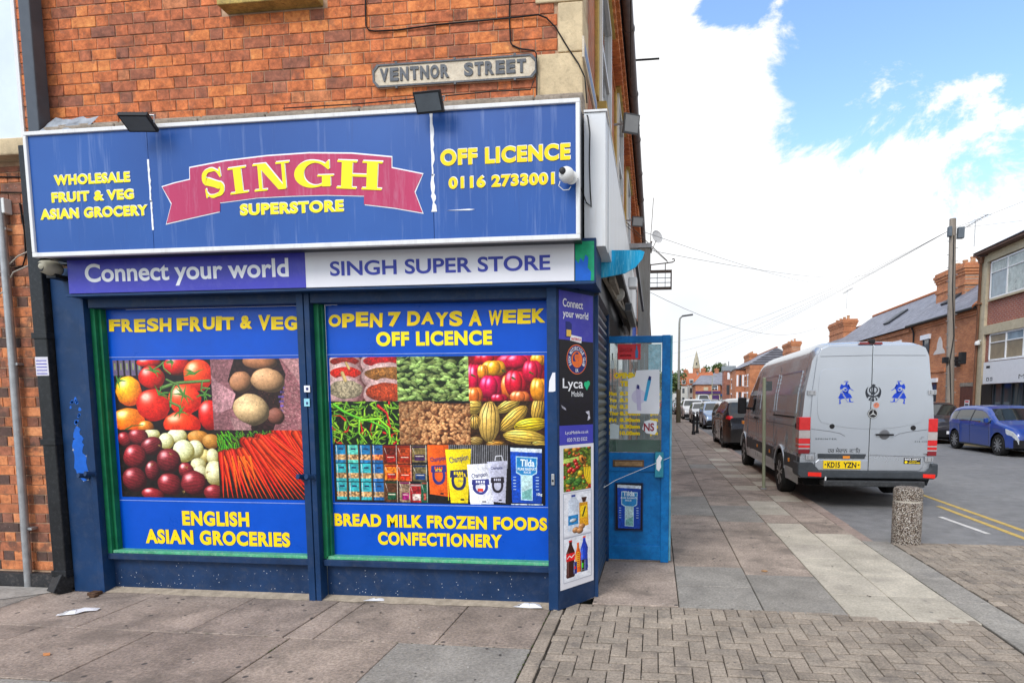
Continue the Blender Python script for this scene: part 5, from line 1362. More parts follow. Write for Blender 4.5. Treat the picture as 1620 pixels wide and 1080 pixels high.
# cables on the brick wall
def cable(label, pts, r=.0055, name='cable', mat=None):
    o = MB().tube(pts, r, 6).build(name, mat or CABLE, smooth=60); return tag(o, label, 'cable')
def wallc(pts, y=.083): return [(a, y, b) for a, b in pts]
cable('long black cable sagging across the upper brickwork to the right corner stones', wallc([(-1.376,4.75),(-1.383,4.375),(-1.36,4.345),(-1.315,4.335),(-1.133,4.331),(-.836,4.347),(-.509,4.351),(-.29,4.354)])+wallc([(-.075,4.355),(-.016,4.329),(.05,4.26)],.074)+[(.145,.068,4.103),(.215,.066,4.0),(.262,.06,3.90),(.27,.12,3.75)])
cable('black cable dropping beside the corner stones and down behind the street name plate', wallc([(-.275,4.75),(-.291,4.349),(-.284,4.188),(-.27,4.165),(-.216,4.138)])+[(-.104,.055,4.103),(-.088,.05,4.079),(-.085,.055,3.93),(-.088,.05,3.78)])
cable('thin black cable lying along the stone band over the signboard', [(-2.0,-.03,3.775),(-1.4,-.032,3.772),(-.9,-.03,3.785),(-.4,-.03,3.80),(-.13,.04,3.83),(-.11,.06,3.90)], .004)
cable('loose black cable hanging down the white end of the signboard', [(.255,.0,3.62),(.30,-.112,3.56),(.315,-.108,3.45),(.312,-.106,3.25),(.318,-.106,3.05),(.325,-.106,2.95),(.29,-.106,2.98),(.25,-.33,3.08)], .0045)
m = MB(); m.tube([(.45,1.0,5.78),(.52,1.6,5.70),(.50,2.2,5.5),(.47,2.9,5.3)], .006, 6)
tag(m.build('cable', CABLE), 'loop of cable hanging from the gutter of the corner shop', 'cable')
m = MB(); m.tube([(.50,3.6,5.86),(.80,3.6,5.86)], .012, 6); tag(m.build('gutter_rod', BLACKP), 'short dark rod sticking out level beyond the gutter', 'rod')

# ---------------------------------------------------------------- neighbouring house at the left edge
house = thing('brick_house', 'dark stained brick house side at the left edge with white window over a stone sill', 'house', (-5,.3,0))
hw = MB(); hw.box(-7.5,-4.161,.10,.42,0,6.3); hwl = hw.build('front_wall', M_MORTAR, house)
brickwall(hwl, -7.5, -4.162, .13, 3.52, .10, M_BRICKL, lambda x, z: x > -4.66, holes=lambda x, z: False)
hw2 = MB().box(-4.163,-4.076,.0705,.10,.12,2.68).build('brick_return', M_MORTAR, house)
brickwall(hw2, -4.163, -4.076, .13, 2.68, .068, M_BRICKL, lambda x, z: True, S=.12, Hd=.09)
m = MB()
for z in np.arange(3.72, 6.2, .0835):
    m.box(-4.315-.03*(int(z/.0835)%2), -4.165, .093, .12, z+.004, z+.079)
m.build('window_side_bricks', M_BRICK, house)
MB().box(-7.5,-4.08,.04,.12,.0,.115).build('plinth', pm('black_plinth', (.03,.03,.032), .7, vary=.4, scale=8, dirt=(.2,.17,.15), dirt_amt=.5), house, bevel=.004)
MB().box(-6.0,-4.17,-.03,.14,3.555,3.685).build('stone_sill', STONE, house, bevel=.012)
wd = MB().box(-5.9,-4.352,.088,.099,3.735,5.8).build('window', pm('pale_blind', (.60,.66,.68), .15, vary=.12, scale=1.2, coat=.6), house)
m = MB(); m.box(-5.95,-4.318,.080,.099,3.686,3.7345); m.box(-4.3515,-4.318,.080,.099,3.735,5.8); m.build('frame', WHITE, wd, bevel=.003)
# downpipes
dp = thing('downpipe', 'black square downpipe between house and shopfront with a paper label', 'downpipe', (-4.13,-.05,0))
DPB = pm('black_downpipe', (.014,.015,.017), .4, vary=.3, scale=8, dirt=(.10,.10,.11), dirt_amt=.3)
DPG = pm('dark_grey_downpipe', (.07,.08,.095), .4, vary=.15, scale=8)
MB().box(-4.145,-4.045,-.045,.06,3.60,6.2).build('upper_pipe', DPG, dp, bevel=.008)
MB().box(-4.205,-4.085,-.085,.02,.12,3.60).build('lower_pipe', DPB, dp, bevel=.008)
for z in (1.24, .14, 2.1): MB().box(-4.215,-4.075,-.095,.095,z,z+.05).build('pipe_collar', DPB, dp, bevel=.004)
m = MB(); m.bar((-4.145,-.03,.14),(-4.17,-.09,.0),.13,.12); m.build('shoe', DPB, dp, bevel=.006)
lb_ = MB().box(-4.203,-4.088,-.0885,-.0855,1.805,1.955).build('paper_label', pm('paper_label', (.62,.60,.66), .6, vary=.12, scale=30), dp)
m = MB()
for k in range(5): m.box(-4.195,-4.10,-.0895,-.0886,1.818+k*.026,1.825+k*.026)
m.build('printed_line', PURPLE, lb_)
gp_ = thing('downpipe', 'thin grey galvanised pipe fixed to the brick wall at the left edge', 'downpipe', (-4.56,.04,0))
m = MB(); m.tube([(-4.60,.045,0),(-4.585,.045,.7),(-4.565,.045,2.0),(-4.555,.045,3.25)], .030, 12); m.build('pipe', GALV, gp_, smooth=60)
for z in (.5,1.9,3.0): MB().box(-4.61,-4.52,.04,.095,z,z+.02).build('bracket', GALV, gp_)
cable('thin black cable along the brickwork above the grey pipe', wallc([(-5.2,3.42),(-4.6,3.435),(-4.3,3.42),(-4.18,3.44)],.085), .006)
cable('black cable below it on the left brick wall', wallc([(-5.2,3.30),(-4.6,3.315),(-4.35,3.30),(-4.2,3.32)],.085), .005)
cable('pale loose cable crossing the left brickwork to the signboard', wallc([(-4.9,2.55),(-4.6,2.68),(-4.45,2.79),(-4.25,2.86),(-3.95,2.95)],.06), .005, mat=pm('pale_cable', (.5,.48,.42), .6))
cable('second pale loose cable sagging below the first', wallc([(-4.9,2.40),(-4.62,2.50),(-4.5,2.66),(-4.3,2.73),(-3.95,2.75)],.055), .005, mat=pm('pale_cable', (.5,.48,.42), .6))
cable('black lead hanging in a loop from a junction box on the left wall', wallc([(-4.42,3.22),(-4.40,3.0),(-4.405,2.8),(-4.44,2.72),(-4.52,2.70)],.085), .006)
jb = MB().box(-4.585,-4.505,.03,.095,3.13,3.25).build('junction_box', WPL, bevel=.006); tag(jb, 'small white junction box on top of the grey wall pipe', 'junction box')
# concrete patch at far left
m = MB(); m.poly([(-7,.0,.0035),(-4.22,.03,.0035),(-4.15,-.02,.0035),(-4.62,-.42,.0035),(-7,-.62,.0035)]); m.build('concrete_patch', pm('pale_concrete', (.36,.34,.31), .9, vary=.25, scale=6, dirt=(.08,.07,.05), dirt_amt=.5, bumps=.4), pavement)

# ---------------------------------------------------------------- hanging things along the side street
aw = thing('canopy_end', 'curved turquoise end board of a canopy sticking out over the shutter', 'canopy', (.35,.4,2.6))
o = [(.345,2.560),(.350,2.772),(.655,2.765),(.69,2.752),(.675,2.70),(.62,2.635),(.54,2.592),(.44,2.575)]
m = MB(); m.prism(o, fy(.42), .018); m.build('end_board', pm('turquoise_board', (.01,.40,.72), .45, vary=.35, scale=9, dirt=(.25,.72,.88), dirt_amt=.8, streak=True), aw)
m = MB(); m.bar((.40,.43,2.65),(.55,6.0,2.72),.03,.03); m.bar((.62,.43,2.72),(.62,3.4,2.74),.025,.05); m.build('canopy_rail', DARKM, aw)
m = MB(); m.box(.56,.63,.50,.62,2.50,2.58); m.build('roller_block', WHITE, aw, bevel=.01)
ul = thing('bulkhead_lamp', 'round white lamp under the shutter box above the blue door, unlit', 'lamp', (.43,1.30,2.56))
MB().lathe([(.058,1.27),(.062,1.29),(.058,1.36)], (.430,0,2.585), 'Y', 20).build('dish', pm('grey_white_metal', (.42,.41,.38), .5, vary=.2), ul, smooth=50)
MB().lathe([(.010,1.262),(.010,1.27)], (.430,0,2.585), 'Y', 10).build('centre_screw', BLACKP, ul)
bt = thing('strip_light', 'grey strip light housing under the canopy behind the round lamp', 'strip light', (.5,1.6,2.45))
MB().box(.48,.55,1.55,2.9,2.46,2.54).build('housing', pm('dull_grey_steel', (.16,.16,.155), .6, vary=.2), bt, bevel=.006); MB().box(.49,.54,1.54,1.549,2.47,2.53).build('end_cap', DARKM, bt)
m = MB(); m.bar((.36,.5,2.60),(.46,2.2,2.50),.03,.04); m.bar((.42,.6,2.60),(.42,5.,2.60),.05,.05); tag(m.build('support_rail', pm('rusty_beige_steel', (.25,.22,.18), .7, vary=.3)), 'beige steel rails running back under the shutter box', 'rails')
ns = thing('shop_sign', 'narrow blue and white striped signboard beyond the canopy, edge on', 'shop sign', (.5,3.5,2.4))
m = MB()
for i in range(5): m.box(.495,.512,2.9+i*.26,2.9+i*.26+.14,2.2,2.62)
m.build('blue_stripe', VINYL, ns); MB().box(.485,.505,2.85,4.15,2.2,2.62).build('board', WHITE, ns)
cl = thing('pillar', 'grey weathered box pillar standing off the side wall behind the blue door', 'pillar', (.6,4.3,0))
MB().box(.53,.70,4.2,4.5,0,3.7).build('casing', pm('weathered_grey_metal', (.27,.26,.24), .6, vary=.25, scale=5, dirt=(.12,.08,.05), dirt_amt=.6, streak=True), cl, bevel=.01)
MB().box(.25,.72,4.18,4.52,3.7,3.76).build('cap', GALV, cl)
hs = thing('hanging_sign', 'empty rusty hanging sign frame on a scrolled iron bracket over the pavement', 'sign bracket', (.8,5,3.4))
IR = pm('rusty_iron', (.11,.08,.065), .7, .3, vary=.35, scale=20)
m = MB(); Yh = 5.0
for a, b in (((.66,3.285),(1.02,3.285)),((.66,3.535),(1.02,3.535))): m.box(a[0],b[0],Yh-.03,Yh+.03,a[1]-.018,a[1]+.018)
m.box(1.0,1.02,Yh-.03,Yh+.03,3.303,3.517); m.box(.66,.68,Yh-.03,Yh+.03,3.303,3.517)
m.build('frame', IR, hs); m = MB(); m.tube([(.68,Yh,3.37),(1.0,Yh,3.37)], .006); m.tube([(.68,Yh,3.44),(1.0,Yh,3.44)], .006); m.tube([(.80,Yh,3.30),(.80,Yh,3.52)], .005); m.tube([(.92,Yh,3.30),(.92,Yh,3.52)], .005); m.build('inner_bar', GALV, hs)
m = MB(); m.tube([(.25,Yh,3.60),(.95,Yh,3.66),(1.03,Yh,3.67),(1.06,Yh,3.69),(1.05,Yh,3.72),(1.02,Yh,3.71)], .009); m.tube([(.25,Yh,4.35),(.95,Yh,3.69)], .006); m.tube([(.30,Yh,4.25),(.96,Yh,3.67)], .004); m.tube([(.92,Yh,3.66),(.92,Yh,3.55)], .007); m.tube([(.70,Yh,3.65),(.70,Yh,3.55)], .007); m.build('iron_bracket', IR, hs)
ds = thing('satellite_dish', 'grey satellite dish with its arm on the wall above the hanging sign', 'satellite dish', (.7,12,5.8))
m = MB(); m.lathe([(.001,.03),(.08,.024),(.14,.005),(.17,-.012),(.165,-.016),(.13,-.002),(.001,.018)], (0,0,0), 'Y', 22); rot = Matrix.Translation((.80,12,5.86)) @ Matrix.Rotation(R(38),4,'Z') @ Matrix.Rotation(R(-12),4,'X'); m.v = [tuple(rot @ Vector(v)) for v in m.v]; m.build('dish', pm('dish_grey', (.50,.50,.50), .5, vary=.1), ds)
m = MB(); m.tube([(.42,12,5.2),(.60,12,5.35),(.66,12,5.75)], .02); m.tube([(.66,12,5.5),(.78,11.75,5.70)], .008); m.tube([(.60,12,5.4),(.66,12,6.2),(.70,12,6.85)], .008); m.build('mast', IR, ds)

# rest of the terrace on the left, seen edge on
tr = thing('terrace', 'long brick terrace continuing along the left side of the street, seen edge on', 'terrace', (0,30,0))
MB().box(-4,.245,9.0,68,0,6.1).build('wall', brickmat('terrace_brick', 'Y', ((.50,.17,.07),(.36,.12,.05))), tr)
m = MB(); m.box(.245,.40,9.0,68,5.55,5.75); m.build('cornice', OR, tr); m = MB(); m.tube([(.44,9.0,5.85),(.44,68,5.85)], .06, 8); m.build('gutter', pm('grey_brown_gutter', (.16,.135,.13)), tr)
m = MB(); m.poly([(.5,9,5.9),(.5,68,5.9),(-1.9,68,7.8),(-1.9,9,7.8)]); m.poly([(-4.,9,5.9),(-1.9,9,7.8),(-1.9,68,7.8),(-4.,68,5.9)]); m.poly([(-4,68,5.9),(-1.9,68,7.8),(.5,68,5.9)]); m.build('roof', pm('slate_plain', (.10,.10,.12)), tr)
for i in range(11):
    y = 10.5+i*5; 
    w = MB().box(.245,.26,y,y+1.1,3.7,5.2).build('window', glassy('window_glass'), tr); MB().box(.26,.30,y-.07,y,3.7,5.25).box(.26,.30,y+1.1,y+1.17,3.7,5.25).box(.26,.30,y,y+1.1,5.2,5.27).box(.26,.30,y,y+1.1,4.4,4.46).build('frame', WHITE, w)
    w = MB().box(.245,.262,y-1,y+2,.5,2.3).build('shop_window', glassy('window_glass'), tr); MB().box(.245,.44,y-1.2,y+2.4,2.45,3.05).build('fascia', (WHITE, VINYL, pm('red_fascia', (.4,.04,.04), .4))[i%3], tr)
for i in range(5): 
    MB().box(-2.3,-1.2,14+i*10,15.2+i*10,7.2,8.6).build('chimney', M_SIDEBRICK, tr)

# ---------------------------------------------------------------- litter
PAPER = pm('paper_litter', (.72,.72,.75), .7, vary=.08, scale=30)
def litter(label, pts, h, rot=0, name='paper_scrap'):
    m = MB(); cx = sum(p[0] for p in pts)/len(pts); cy = sum(p[1] for p in pts)/len(pts)
    c = (cx, cy, h)
    n_ = len(pts)
    zz = [.006+rng.random()*h*.5 for _ in pts]
    for i in range(n_):
        j = (i+1) % n_; a = (*pts[i], zz[i]); b = (*pts[j], zz[j]); q = ((pts[i][0]+cx)/2, (pts[i][1]+cy)/2, h*rng.uniform(.5,1.1)); r_ = ((pts[j][0]+cx)/2, (pts[j][1]+cy)/2, h*rng.uniform(.5,1.1))
        m.poly([a,b,q]); m.poly([b,r_,q]); m.poly([q,r_,c])
    return tag(m.build(name, PAPER), label, 'litter')
litter('crumpled white tissue lying against the foot of the shop front, largest of the litter', [(-.30,-.02),(-.22,.05),(-.14,.08),(-.09,.02),(-.06,-.05),(-.16,-.035),(-.26,-.03)], .035)
litter('small torn white paper by the middle of the shop front', [(-1.52,-.02),(-1.46,.04),(-1.42,.0),(-1.37,.045),(-1.35,.0),(-1.43,-.03)], .022)
litter('long strip of white tissue on the flags by the left end of the shop', [(-3.66,-.56),(-3.62,-.50),(-3.55,-.47),(-3.52,-.42),(-3.46,-.40),(-3.44,-.45),(-3.50,-.49),(-3.53,-.545),(-3.60,-.57),(-3.63,-.60)], .03)
litter('tiny white paper scrap on the brick paving at the bottom right', [(2.34,-1.02),(2.42,-1.0),(2.45,-1.04),(2.37,-1.06)], .01)
m = MB(); m.box(-3.86,-3.78,-.13,-.06,0,.028); m.box(-3.80,-3.75,-.17,-.125,0,.022); tag(m.build('brick_fragment', pm('dark_brick_bits', (.09,.05,.03), .9, vary=.4, scale=30), bevel=.006), 'broken bits of dark brick on the ground by the left post', 'brick fragment')
m = MB(); m.prism([(-4.06,-.86),(-4.02,-.84),(-3.99,-.86),(-4.03,-.90)], lambda u, v, w: (u, v, w), .010, 0, .005); tag(m.build('leaf', pm('green_leaf', (.12,.32,.03), .6)), 'small bright green leaf on the flags at the left', 'leaf')
m = MB(); m.prism([(-3.06,-1.20),(-3.02,-1.19),(-3.0,-1.21),(-3.03,-1.225)], lambda u, v, w: (u, v, w), .012, 0, .004); tag(m.build('wrapper', pm('orange_wrapper', (.62,.26,.10), .5)), 'tiny orange and white wrapper on the flags at the bottom left', 'litter')
m = MB(); m.prism([(1.78,1.22),(1.82,1.24),(1.84,1.21),(1.81,1.19)], lambda u, v, w: (u, v, w), .010, 0, .004); tag(m.build('dry_leaf', pm('dry_leaf', (.40,.22,.10), .8)), 'dry brown leaf on a reddish slab right of the blue door', 'leaf')

# ---------------------------------------------------------------- street furniture
def aggregate():
    m, nt, n, l, b = newmat('exposed_aggregate'); g_ = n.new('ShaderNodeNewGeometry')
    v = n.new('ShaderNodeTexVoronoi'); v.inputs['Scale'].default_value = 105; l.new(g_.outputs['Position'], v.inputs['Vector'])
    s = n.new('ShaderNodeSeparateColor'); l.new(v.outputs['Color'], s.inputs[0])
    c = ramp(n, l, s.outputs[0], [(0,(.10,.065,.045)),(.2,(.24,.16,.11)),(.4,(.46,.38,.30)),(.65,(.64,.57,.48)),(.9,(.78,.73,.66))])
    k = ramp(n, l, v.outputs['Distance'], [(.32,(1,1,1)),(.62,(.12,.10,.09))]); c = mixc(n, l, 1., c, k, 'MULTIPLY')
    l.new(c, b.inputs['Base Color']); b.inputs['Roughness'].default_value = .8
    bump(n, l, b, mathn(n, l, 'SUBTRACT', 1., v.outputs['Distance']), .9, .012); return m
AGG = aggregate()
bo = thing('bollard', 'squat round pebble-dash concrete bollard with a pale band, on the paved crossing', 'bollard', (3.60,2.60,0))
MB().lathe([(.150,-.02),(.152,.46),(.150,.463)], (3.60,2.60,0), 'Z', 40).build('shaft', AGG, bo, smooth=50)
MB().lathe([(.143,.463),(.143,.483)], (3.60,2.60,0), 'Z', 40).build('band', pm('pale_band', (.52,.47,.40), .8, vary=.2), bo, smooth=50)
MB().lathe([(.150,.483),(.151,.585),(.140,.612),(.115,.622),(.001,.624)], (3.60,2.60,0), 'Z', 40).build('cap', AGG, bo, smooth=50)
for (x, y, s) in ((2.56,23.8,'left of the pair of black iron bollards on the pavement edge'),(2.80,24.9,'right of the pair of black iron bollards on the pavement edge')):
    b_ = thing('black_bollard', s, 'bollard', (x,y,0), 'black bollards further up the pavement')
    MB().lathe([(.085,0),(.085,.12),(.058,.16),(.055,.90),(.065,.92),(.065,.98),(.045,1.02),(.001,1.04)], (x,y,0), 'Z', 14).build('post', BLACKP, b_, smooth=40)
    MB().lathe([(.067,.925),(.067,.975)], (x,y,0), 'Z', 14).build('collar', GALV, b_, smooth=40)
sg = thing('sign_post', 'pale green-grey post with a small sign seen from the side, in front of the van', 'sign post', (2.735,6.60,0))
POST = pm('mossy_grey_post', (.30,.32,.22), .6, vary=.2, scale=9, dirt=(.14,.15,.08), dirt_amt=.5, streak=True)
m = MB(); m.tube([(2.735,6.6,0),(2.70,6.6,1.97)], [.030,.030], 14); m.tube([(2.70,6.6,1.968),(2.70,6.6,1.985)], [.033,.02], 14); m.build('pole', POST, sg, smooth=50)
MB().lathe([(.055,.0),(.055,.012),(.04,.02)], (2.735,6.6,0), 'Z', 14).build('base_plate', GALV, sg)
m = MB(); m.obox((2.785,6.6,1.835),(.055,.02,0),(0,.004,0),(0,0,.085)); m.build('sign_back', pm('grey_sign_back', (.10,.11,.11), .5), sg); MB().box(2.72,2.745,6.58,6.62,1.78,1.80).box(2.72,2.745,6.58,6.62,1.87,1.89).build('clip', GALV, sg)
lp = thing('street_lamp', 'tall street lamp with brown lower column and a flat head, far along the left pavement', 'street lamp', (2.43,38.7,0))
m = MB(); m.tube([(2.43,38.7,2.3),(2.43,38.7,6.9),(2.46,38.7,7.2),(2.62,38.7,7.36)], [.085,.07,.06,.05], 12); m.build('column', pm('lamp_grey', (.27,.28,.25), .6, vary=.15), lp, smooth=50)
m = MB(); m.tube([(2.43,38.7,0),(2.43,38.7,2.3)], .16, 12); m.build('base', pm('lamp_brown', (.10,.085,.05), .7, vary=.2), lp, smooth=50)
m = MB(); m.bar((2.60,38.7,7.36),(3.35,38.7,7.45),.22,.10); m.build('lantern', pm('lantern_grey', (.07,.075,.08), .5), lp, bevel=.02)
bn = thing('litter_bin', 'black litter bin standing on the pavement beside the far street lamp', 'litter bin', (1.75,52,0))
MB().box(1.35,2.15,51.7,52.5,.12,1.1).build('body', BLACKP, bn, bevel=.03); MB().box(1.32,2.18,51.68,52.52,1.12,1.22).build('lid', DARKM, bn, bevel=.03)
s2 = thing('sign_post', 'white sign post with a small round sign, far up the left pavement', 'sign post', (1.9,58,0))
m = MB(); m.tube([(1.9,58,0),(1.9,58,3.4)], .05); m.build('pole', GALV, s2); MB().lathe([(.32,57.9),(.32,57.93)], (1.9,0,3.1), 'Y', 18).build('sign', pm('red_sign', (.5,.05,.04), .5), s2)
# ---------------------------------------------------------------- vehicles
TYRE = pm('tyre_rubber', (.018,.018,.018), .8, vary=.3, scale=12, bumps=.3); RIMS = pm('alloy_silver', (.45,.46,.47), .3, .8, vary=.1); RIMD = pm('alloy_dark', (.06,.065,.07), .3, .8, vary=.2)
GLASS = glassy('vehicle_glass', (.015,.02,.022), .04); TRIM = pm('grey_plastic_trim', (.045,.052,.06), .5, vary=.15, scale=5, dirt=(.13,.13,.13), dirt_amt=.3)
REDL = pm('red_lens', (.62,.012,.015), .15, vary=.15, coat=.8, scale=20); CLEARL = pm('clear_lens', (.42,.38,.37), .15, vary=.1, coat=.8, scale=20); DREDL = pm('dark_red_lens', (.20,.006,.012), .15, coat=.8)
AMBER = pm('amber_lens', (.75,.25,.03), .25); HEADL = pm('headlamp_lens', (.55,.58,.60), .1, vary=.2, coat=1., scale=10); SEAM = pm('panel_gap', (.01,.01,.012), .7)
UNDER = pm('underbody', (.008,.008,.008), .9)
def paint(name, col, metal=.55, rough=.32, dirt=.25, coat=.9, grime=.35):
    """lacquered metallic paint; road film thickens towards the sills"""
    if 'car_paint_'+name in _mats: return _mats['car_paint_'+name]
    m, nt, n, l, b = newmat('car_paint_'+name)
    g_ = n.new('ShaderNodeNewGeometry'); s = n.new('ShaderNodeSeparateXYZ'); l.new(g_.outputs['Position'], s.inputs[0])
    f = noise(n, l, g_.outputs['Position'], 1.4, 3, .5); f2 = noise(n, l, g_.outputs['Position'], 7, 5, .7)
    h = ramp(n, l, mathn(n, l, 'MULTIPLY', s.outputs[2], .8), [(.15,(1,1,1)),(.75,(0,0,0))])
    k = mathn(n, l, 'MULTIPLY', mathn(n, l, 'MULTIPLY', h, f2), grime)
    c = ramp(n, l, f, [(.3, tuple(v*.96 for v in col)), (.7, tuple(min(1, v*1.04) for v in col))])
    l.new(mixc(n, l, k, c, (.20,.17,.14)), b.inputs['Base Color'])
    l.new(mathn(n, l, 'ADD', mathn(n, l, 'MULTIPLY', k, .5), rough), b.inputs['Roughness'])
    b.inputs['Metallic'].default_value = metal; b.inputs['Coat Weight'].default_value = coat; b.inputs['Coat Roughness'].default_value = .05
    _mats['car_paint_'+name] = m; return m
def lerp_profile(pts):
    xs = [p[0] for p in pts]; ys = [p[1] for p in pts]
    return lambda y: float(np.interp(y, xs, ys))
def body_shell(S):
    """S: ys, zr(y), zl(y), w(y,z), rc(y), cls(region,x,y,z) -> dict part -> MB ; local coords, front = +y"""
    ns, nc, nt = S.get('ns', 26), 5, 7
    rings = []
    for y in S['ys']:
        zr, zl, rc = S['zr'](y), S['zl'](y), S['rc'](y); rc = min(rc, (zr-zl)*.4)
        pts = [(S['w'](y, zl+(zr-rc-zl)*i/ns), zl+(zr-rc-zl)*i/ns, 's') for i in range(ns+1)]
        xe = pts[-1][0]; rx = min(rc*S.get('rx', 1.1), xe*.6)
        for i in range(1, nc+1):
            a = pi/2*i/nc; pts.append((xe-rx*(1-cos(a)), zr-rc+rc*sin(a), 'c'))
        for i in range(1, nt+1): pts.append(((xe-rx)*(1-i/nt), zr+S.get('crown', .015)*sin(pi/2*i/nt), 't'))
        rings.append(pts)
    parts = {}
    def add(name, quad):
        if name: parts.setdefault(name, MB()).poly(quad)
    K = len(rings[0]); ys = S['ys']
    for a in range(len(ys)-1):
        for k in range(K-1):
            r0, r1 = rings[a], rings[a+1]; reg = r0[k+1][2]
            P = [(r0[k][0],ys[a],r0[k][1]), (r1[k][0],ys[a+1],r1[k][1]), (r1[k+1][0],ys[a+1],r1[k+1][1]), (r0[k+1][0],ys[a],r0[k+1][1])]
            c = [sum(p[i] for p in P)/4 for i in range(3)]
            nm = S['cls'](reg, *c)
            add(nm, P); add(nm, [(-p[0],p[1],p[2]) for p in P][::-1])
    for end, a in ((-1, 0), (1, len(ys)-1)):
        r = rings[a]; nx = 14
        for k in range(K-2):
            for i in range(nx):
                u0, u1 = 1-2*i/nx, 1-2*(i+1)/nx; y = ys[a]
                bl = lambda u, p: (p[0]*u, y, p[1])
                P = [bl(u0,r[k]), bl(u0,r[k+1]), bl(u1,r[k+1]), bl(u1,r[k])]
                if end > 0: P = P[::-1]
                c = [sum(p[i2] for p in P)/4 for i2 in range(3)]
                add(S['cls']('rear' if end < 0 else 'front', *c), P)
    for mb in parts.values():                      # weld shared corners so the panels shade smoothly
        idx, nv, mp = {}, [], []
        for v in mb.v:
            k = (round(v[0],4), round(v[1],4), round(v[2],4))
            if k not in idx: idx[k] = len(nv); nv.append(v)
            mp.append(idx[k])
        nf = [tuple(dict.fromkeys(mp[i] for i in f)) for f in mb.f]
        keep = [i for i, f in enumerate(nf) if len(f) > 2]
        mb.v = nv; mb.f = [nf[i] for i in keep]; mb.m = [0]*len(keep)
    return parts
def wheel(root, x, y, r, w, side, spokes=5, rim=RIMS, rr=.68, local=True):
    """side: +1 outer face towards +x"""
    m = MB(); xo = x+side*w/2; xi = x-side*w/2
    prof = [(r*rr,xi),(r*.93,xi),(r,xi+side*.03),(r,xo-side*.03),(r*.94,xo),(r*rr,xo-side*.008)]
    m.lathe(prof, (0,y,r), 'X', 28); wh = m.build('wheel', TYRE, root, smooth=40, local=local)
    m = MB(); xf = xo-side*.015; m.lathe([(r*rr,xf),(r*(rr-.05),xf),(r*(rr-.08),xf-side*.06),(.001,xf-side*.06)], (0,y,r), 'X', 28)
    m2 = MB(); m2.lathe([(r*.15,xf+side*.0),(r*.12,xf+side*.008),(.001,xf+side*.01)], (0,y,r), 'X', 14)
    for i in range(spokes):
        a = 2*pi*i/spokes+.3
        for da in (-.12, .12) if spokes < 8 else (0,):
            p0 = Vector((xf-side*.012, y+cos(a)*r*.12, r+sin(a)*r*.12)); p1 = Vector((xf-side*.012, y+cos(a+da)*r*(rr-.04), r+sin(a+da)*r*(rr-.04)))
            m2.bar(p0, p1, .028 if spokes < 8 else .034, .04 if spokes < 8 else .05, up=(1,0,0))
    m.build('rim', RIMD if rim is RIMD else UNDER, wh, smooth=40, local=local); m2.build('spokes', rim if rim is not RIMD else RIMS, wh, local=local)
    return wh
CARS = {
 'hatch': dict(L=4.05, W=.875, r=.315, wb=(-1.30,1.28), prof=[(-2.02,.62),(-2.0,.93),(-1.90,1.08),(-1.58,1.37),(-1.15,1.43),(-.4,1.45),(.15,1.42),(.42,1.35),(1.12,1.00),(1.55,.91),(1.85,.80),(1.98,.68),(2.03,.55)], belt=lambda y: .93-.03*y, ws=(.40,1.10), rw=(-1.92,-1.56), dlo=(-1.62,.85), pil=[(-.36,-.27),(-1.25,-1.21)]),
 'suv': dict(L=4.5, W=.93, r=.355, wb=(-1.34,1.36), prof=[(-2.25,.70),(-2.22,1.06),(-2.10,1.18),(-1.78,1.56),(-1.4,1.64),(-.4,1.68),(.2,1.64),(.50,1.55),(1.15,1.15),(1.7,1.05),(2.05,.92),(2.20,.78),(2.25,.6)], belt=lambda y: 1.05-.03*y, ws=(.48,1.13), rw=(-2.10,-1.76), dlo=(-1.85,.85), pil=[(-.36,-.27),(-1.32,-1.26)]),
 'mpv': dict(L=4.1, W=.86, r=.31, wb=(-1.22,1.25), prof=[(-2.05,.65),(-2.03,1.0),(-1.98,1.12),(-1.78,1.45),(-1.4,1.52),(-.4,1.55),(.25,1.50),(.5,1.42),(1.2,1.03),(1.6,.92),(1.9,.80),(2.0,.68),(2.05,.52)], belt=lambda y: .96-.03*y, ws=(.46,1.18), rw=(-2.0,-1.76), dlo=(-1.7,.9), pil=[(-.36,-.28),(-1.2,-1.15)]),
}
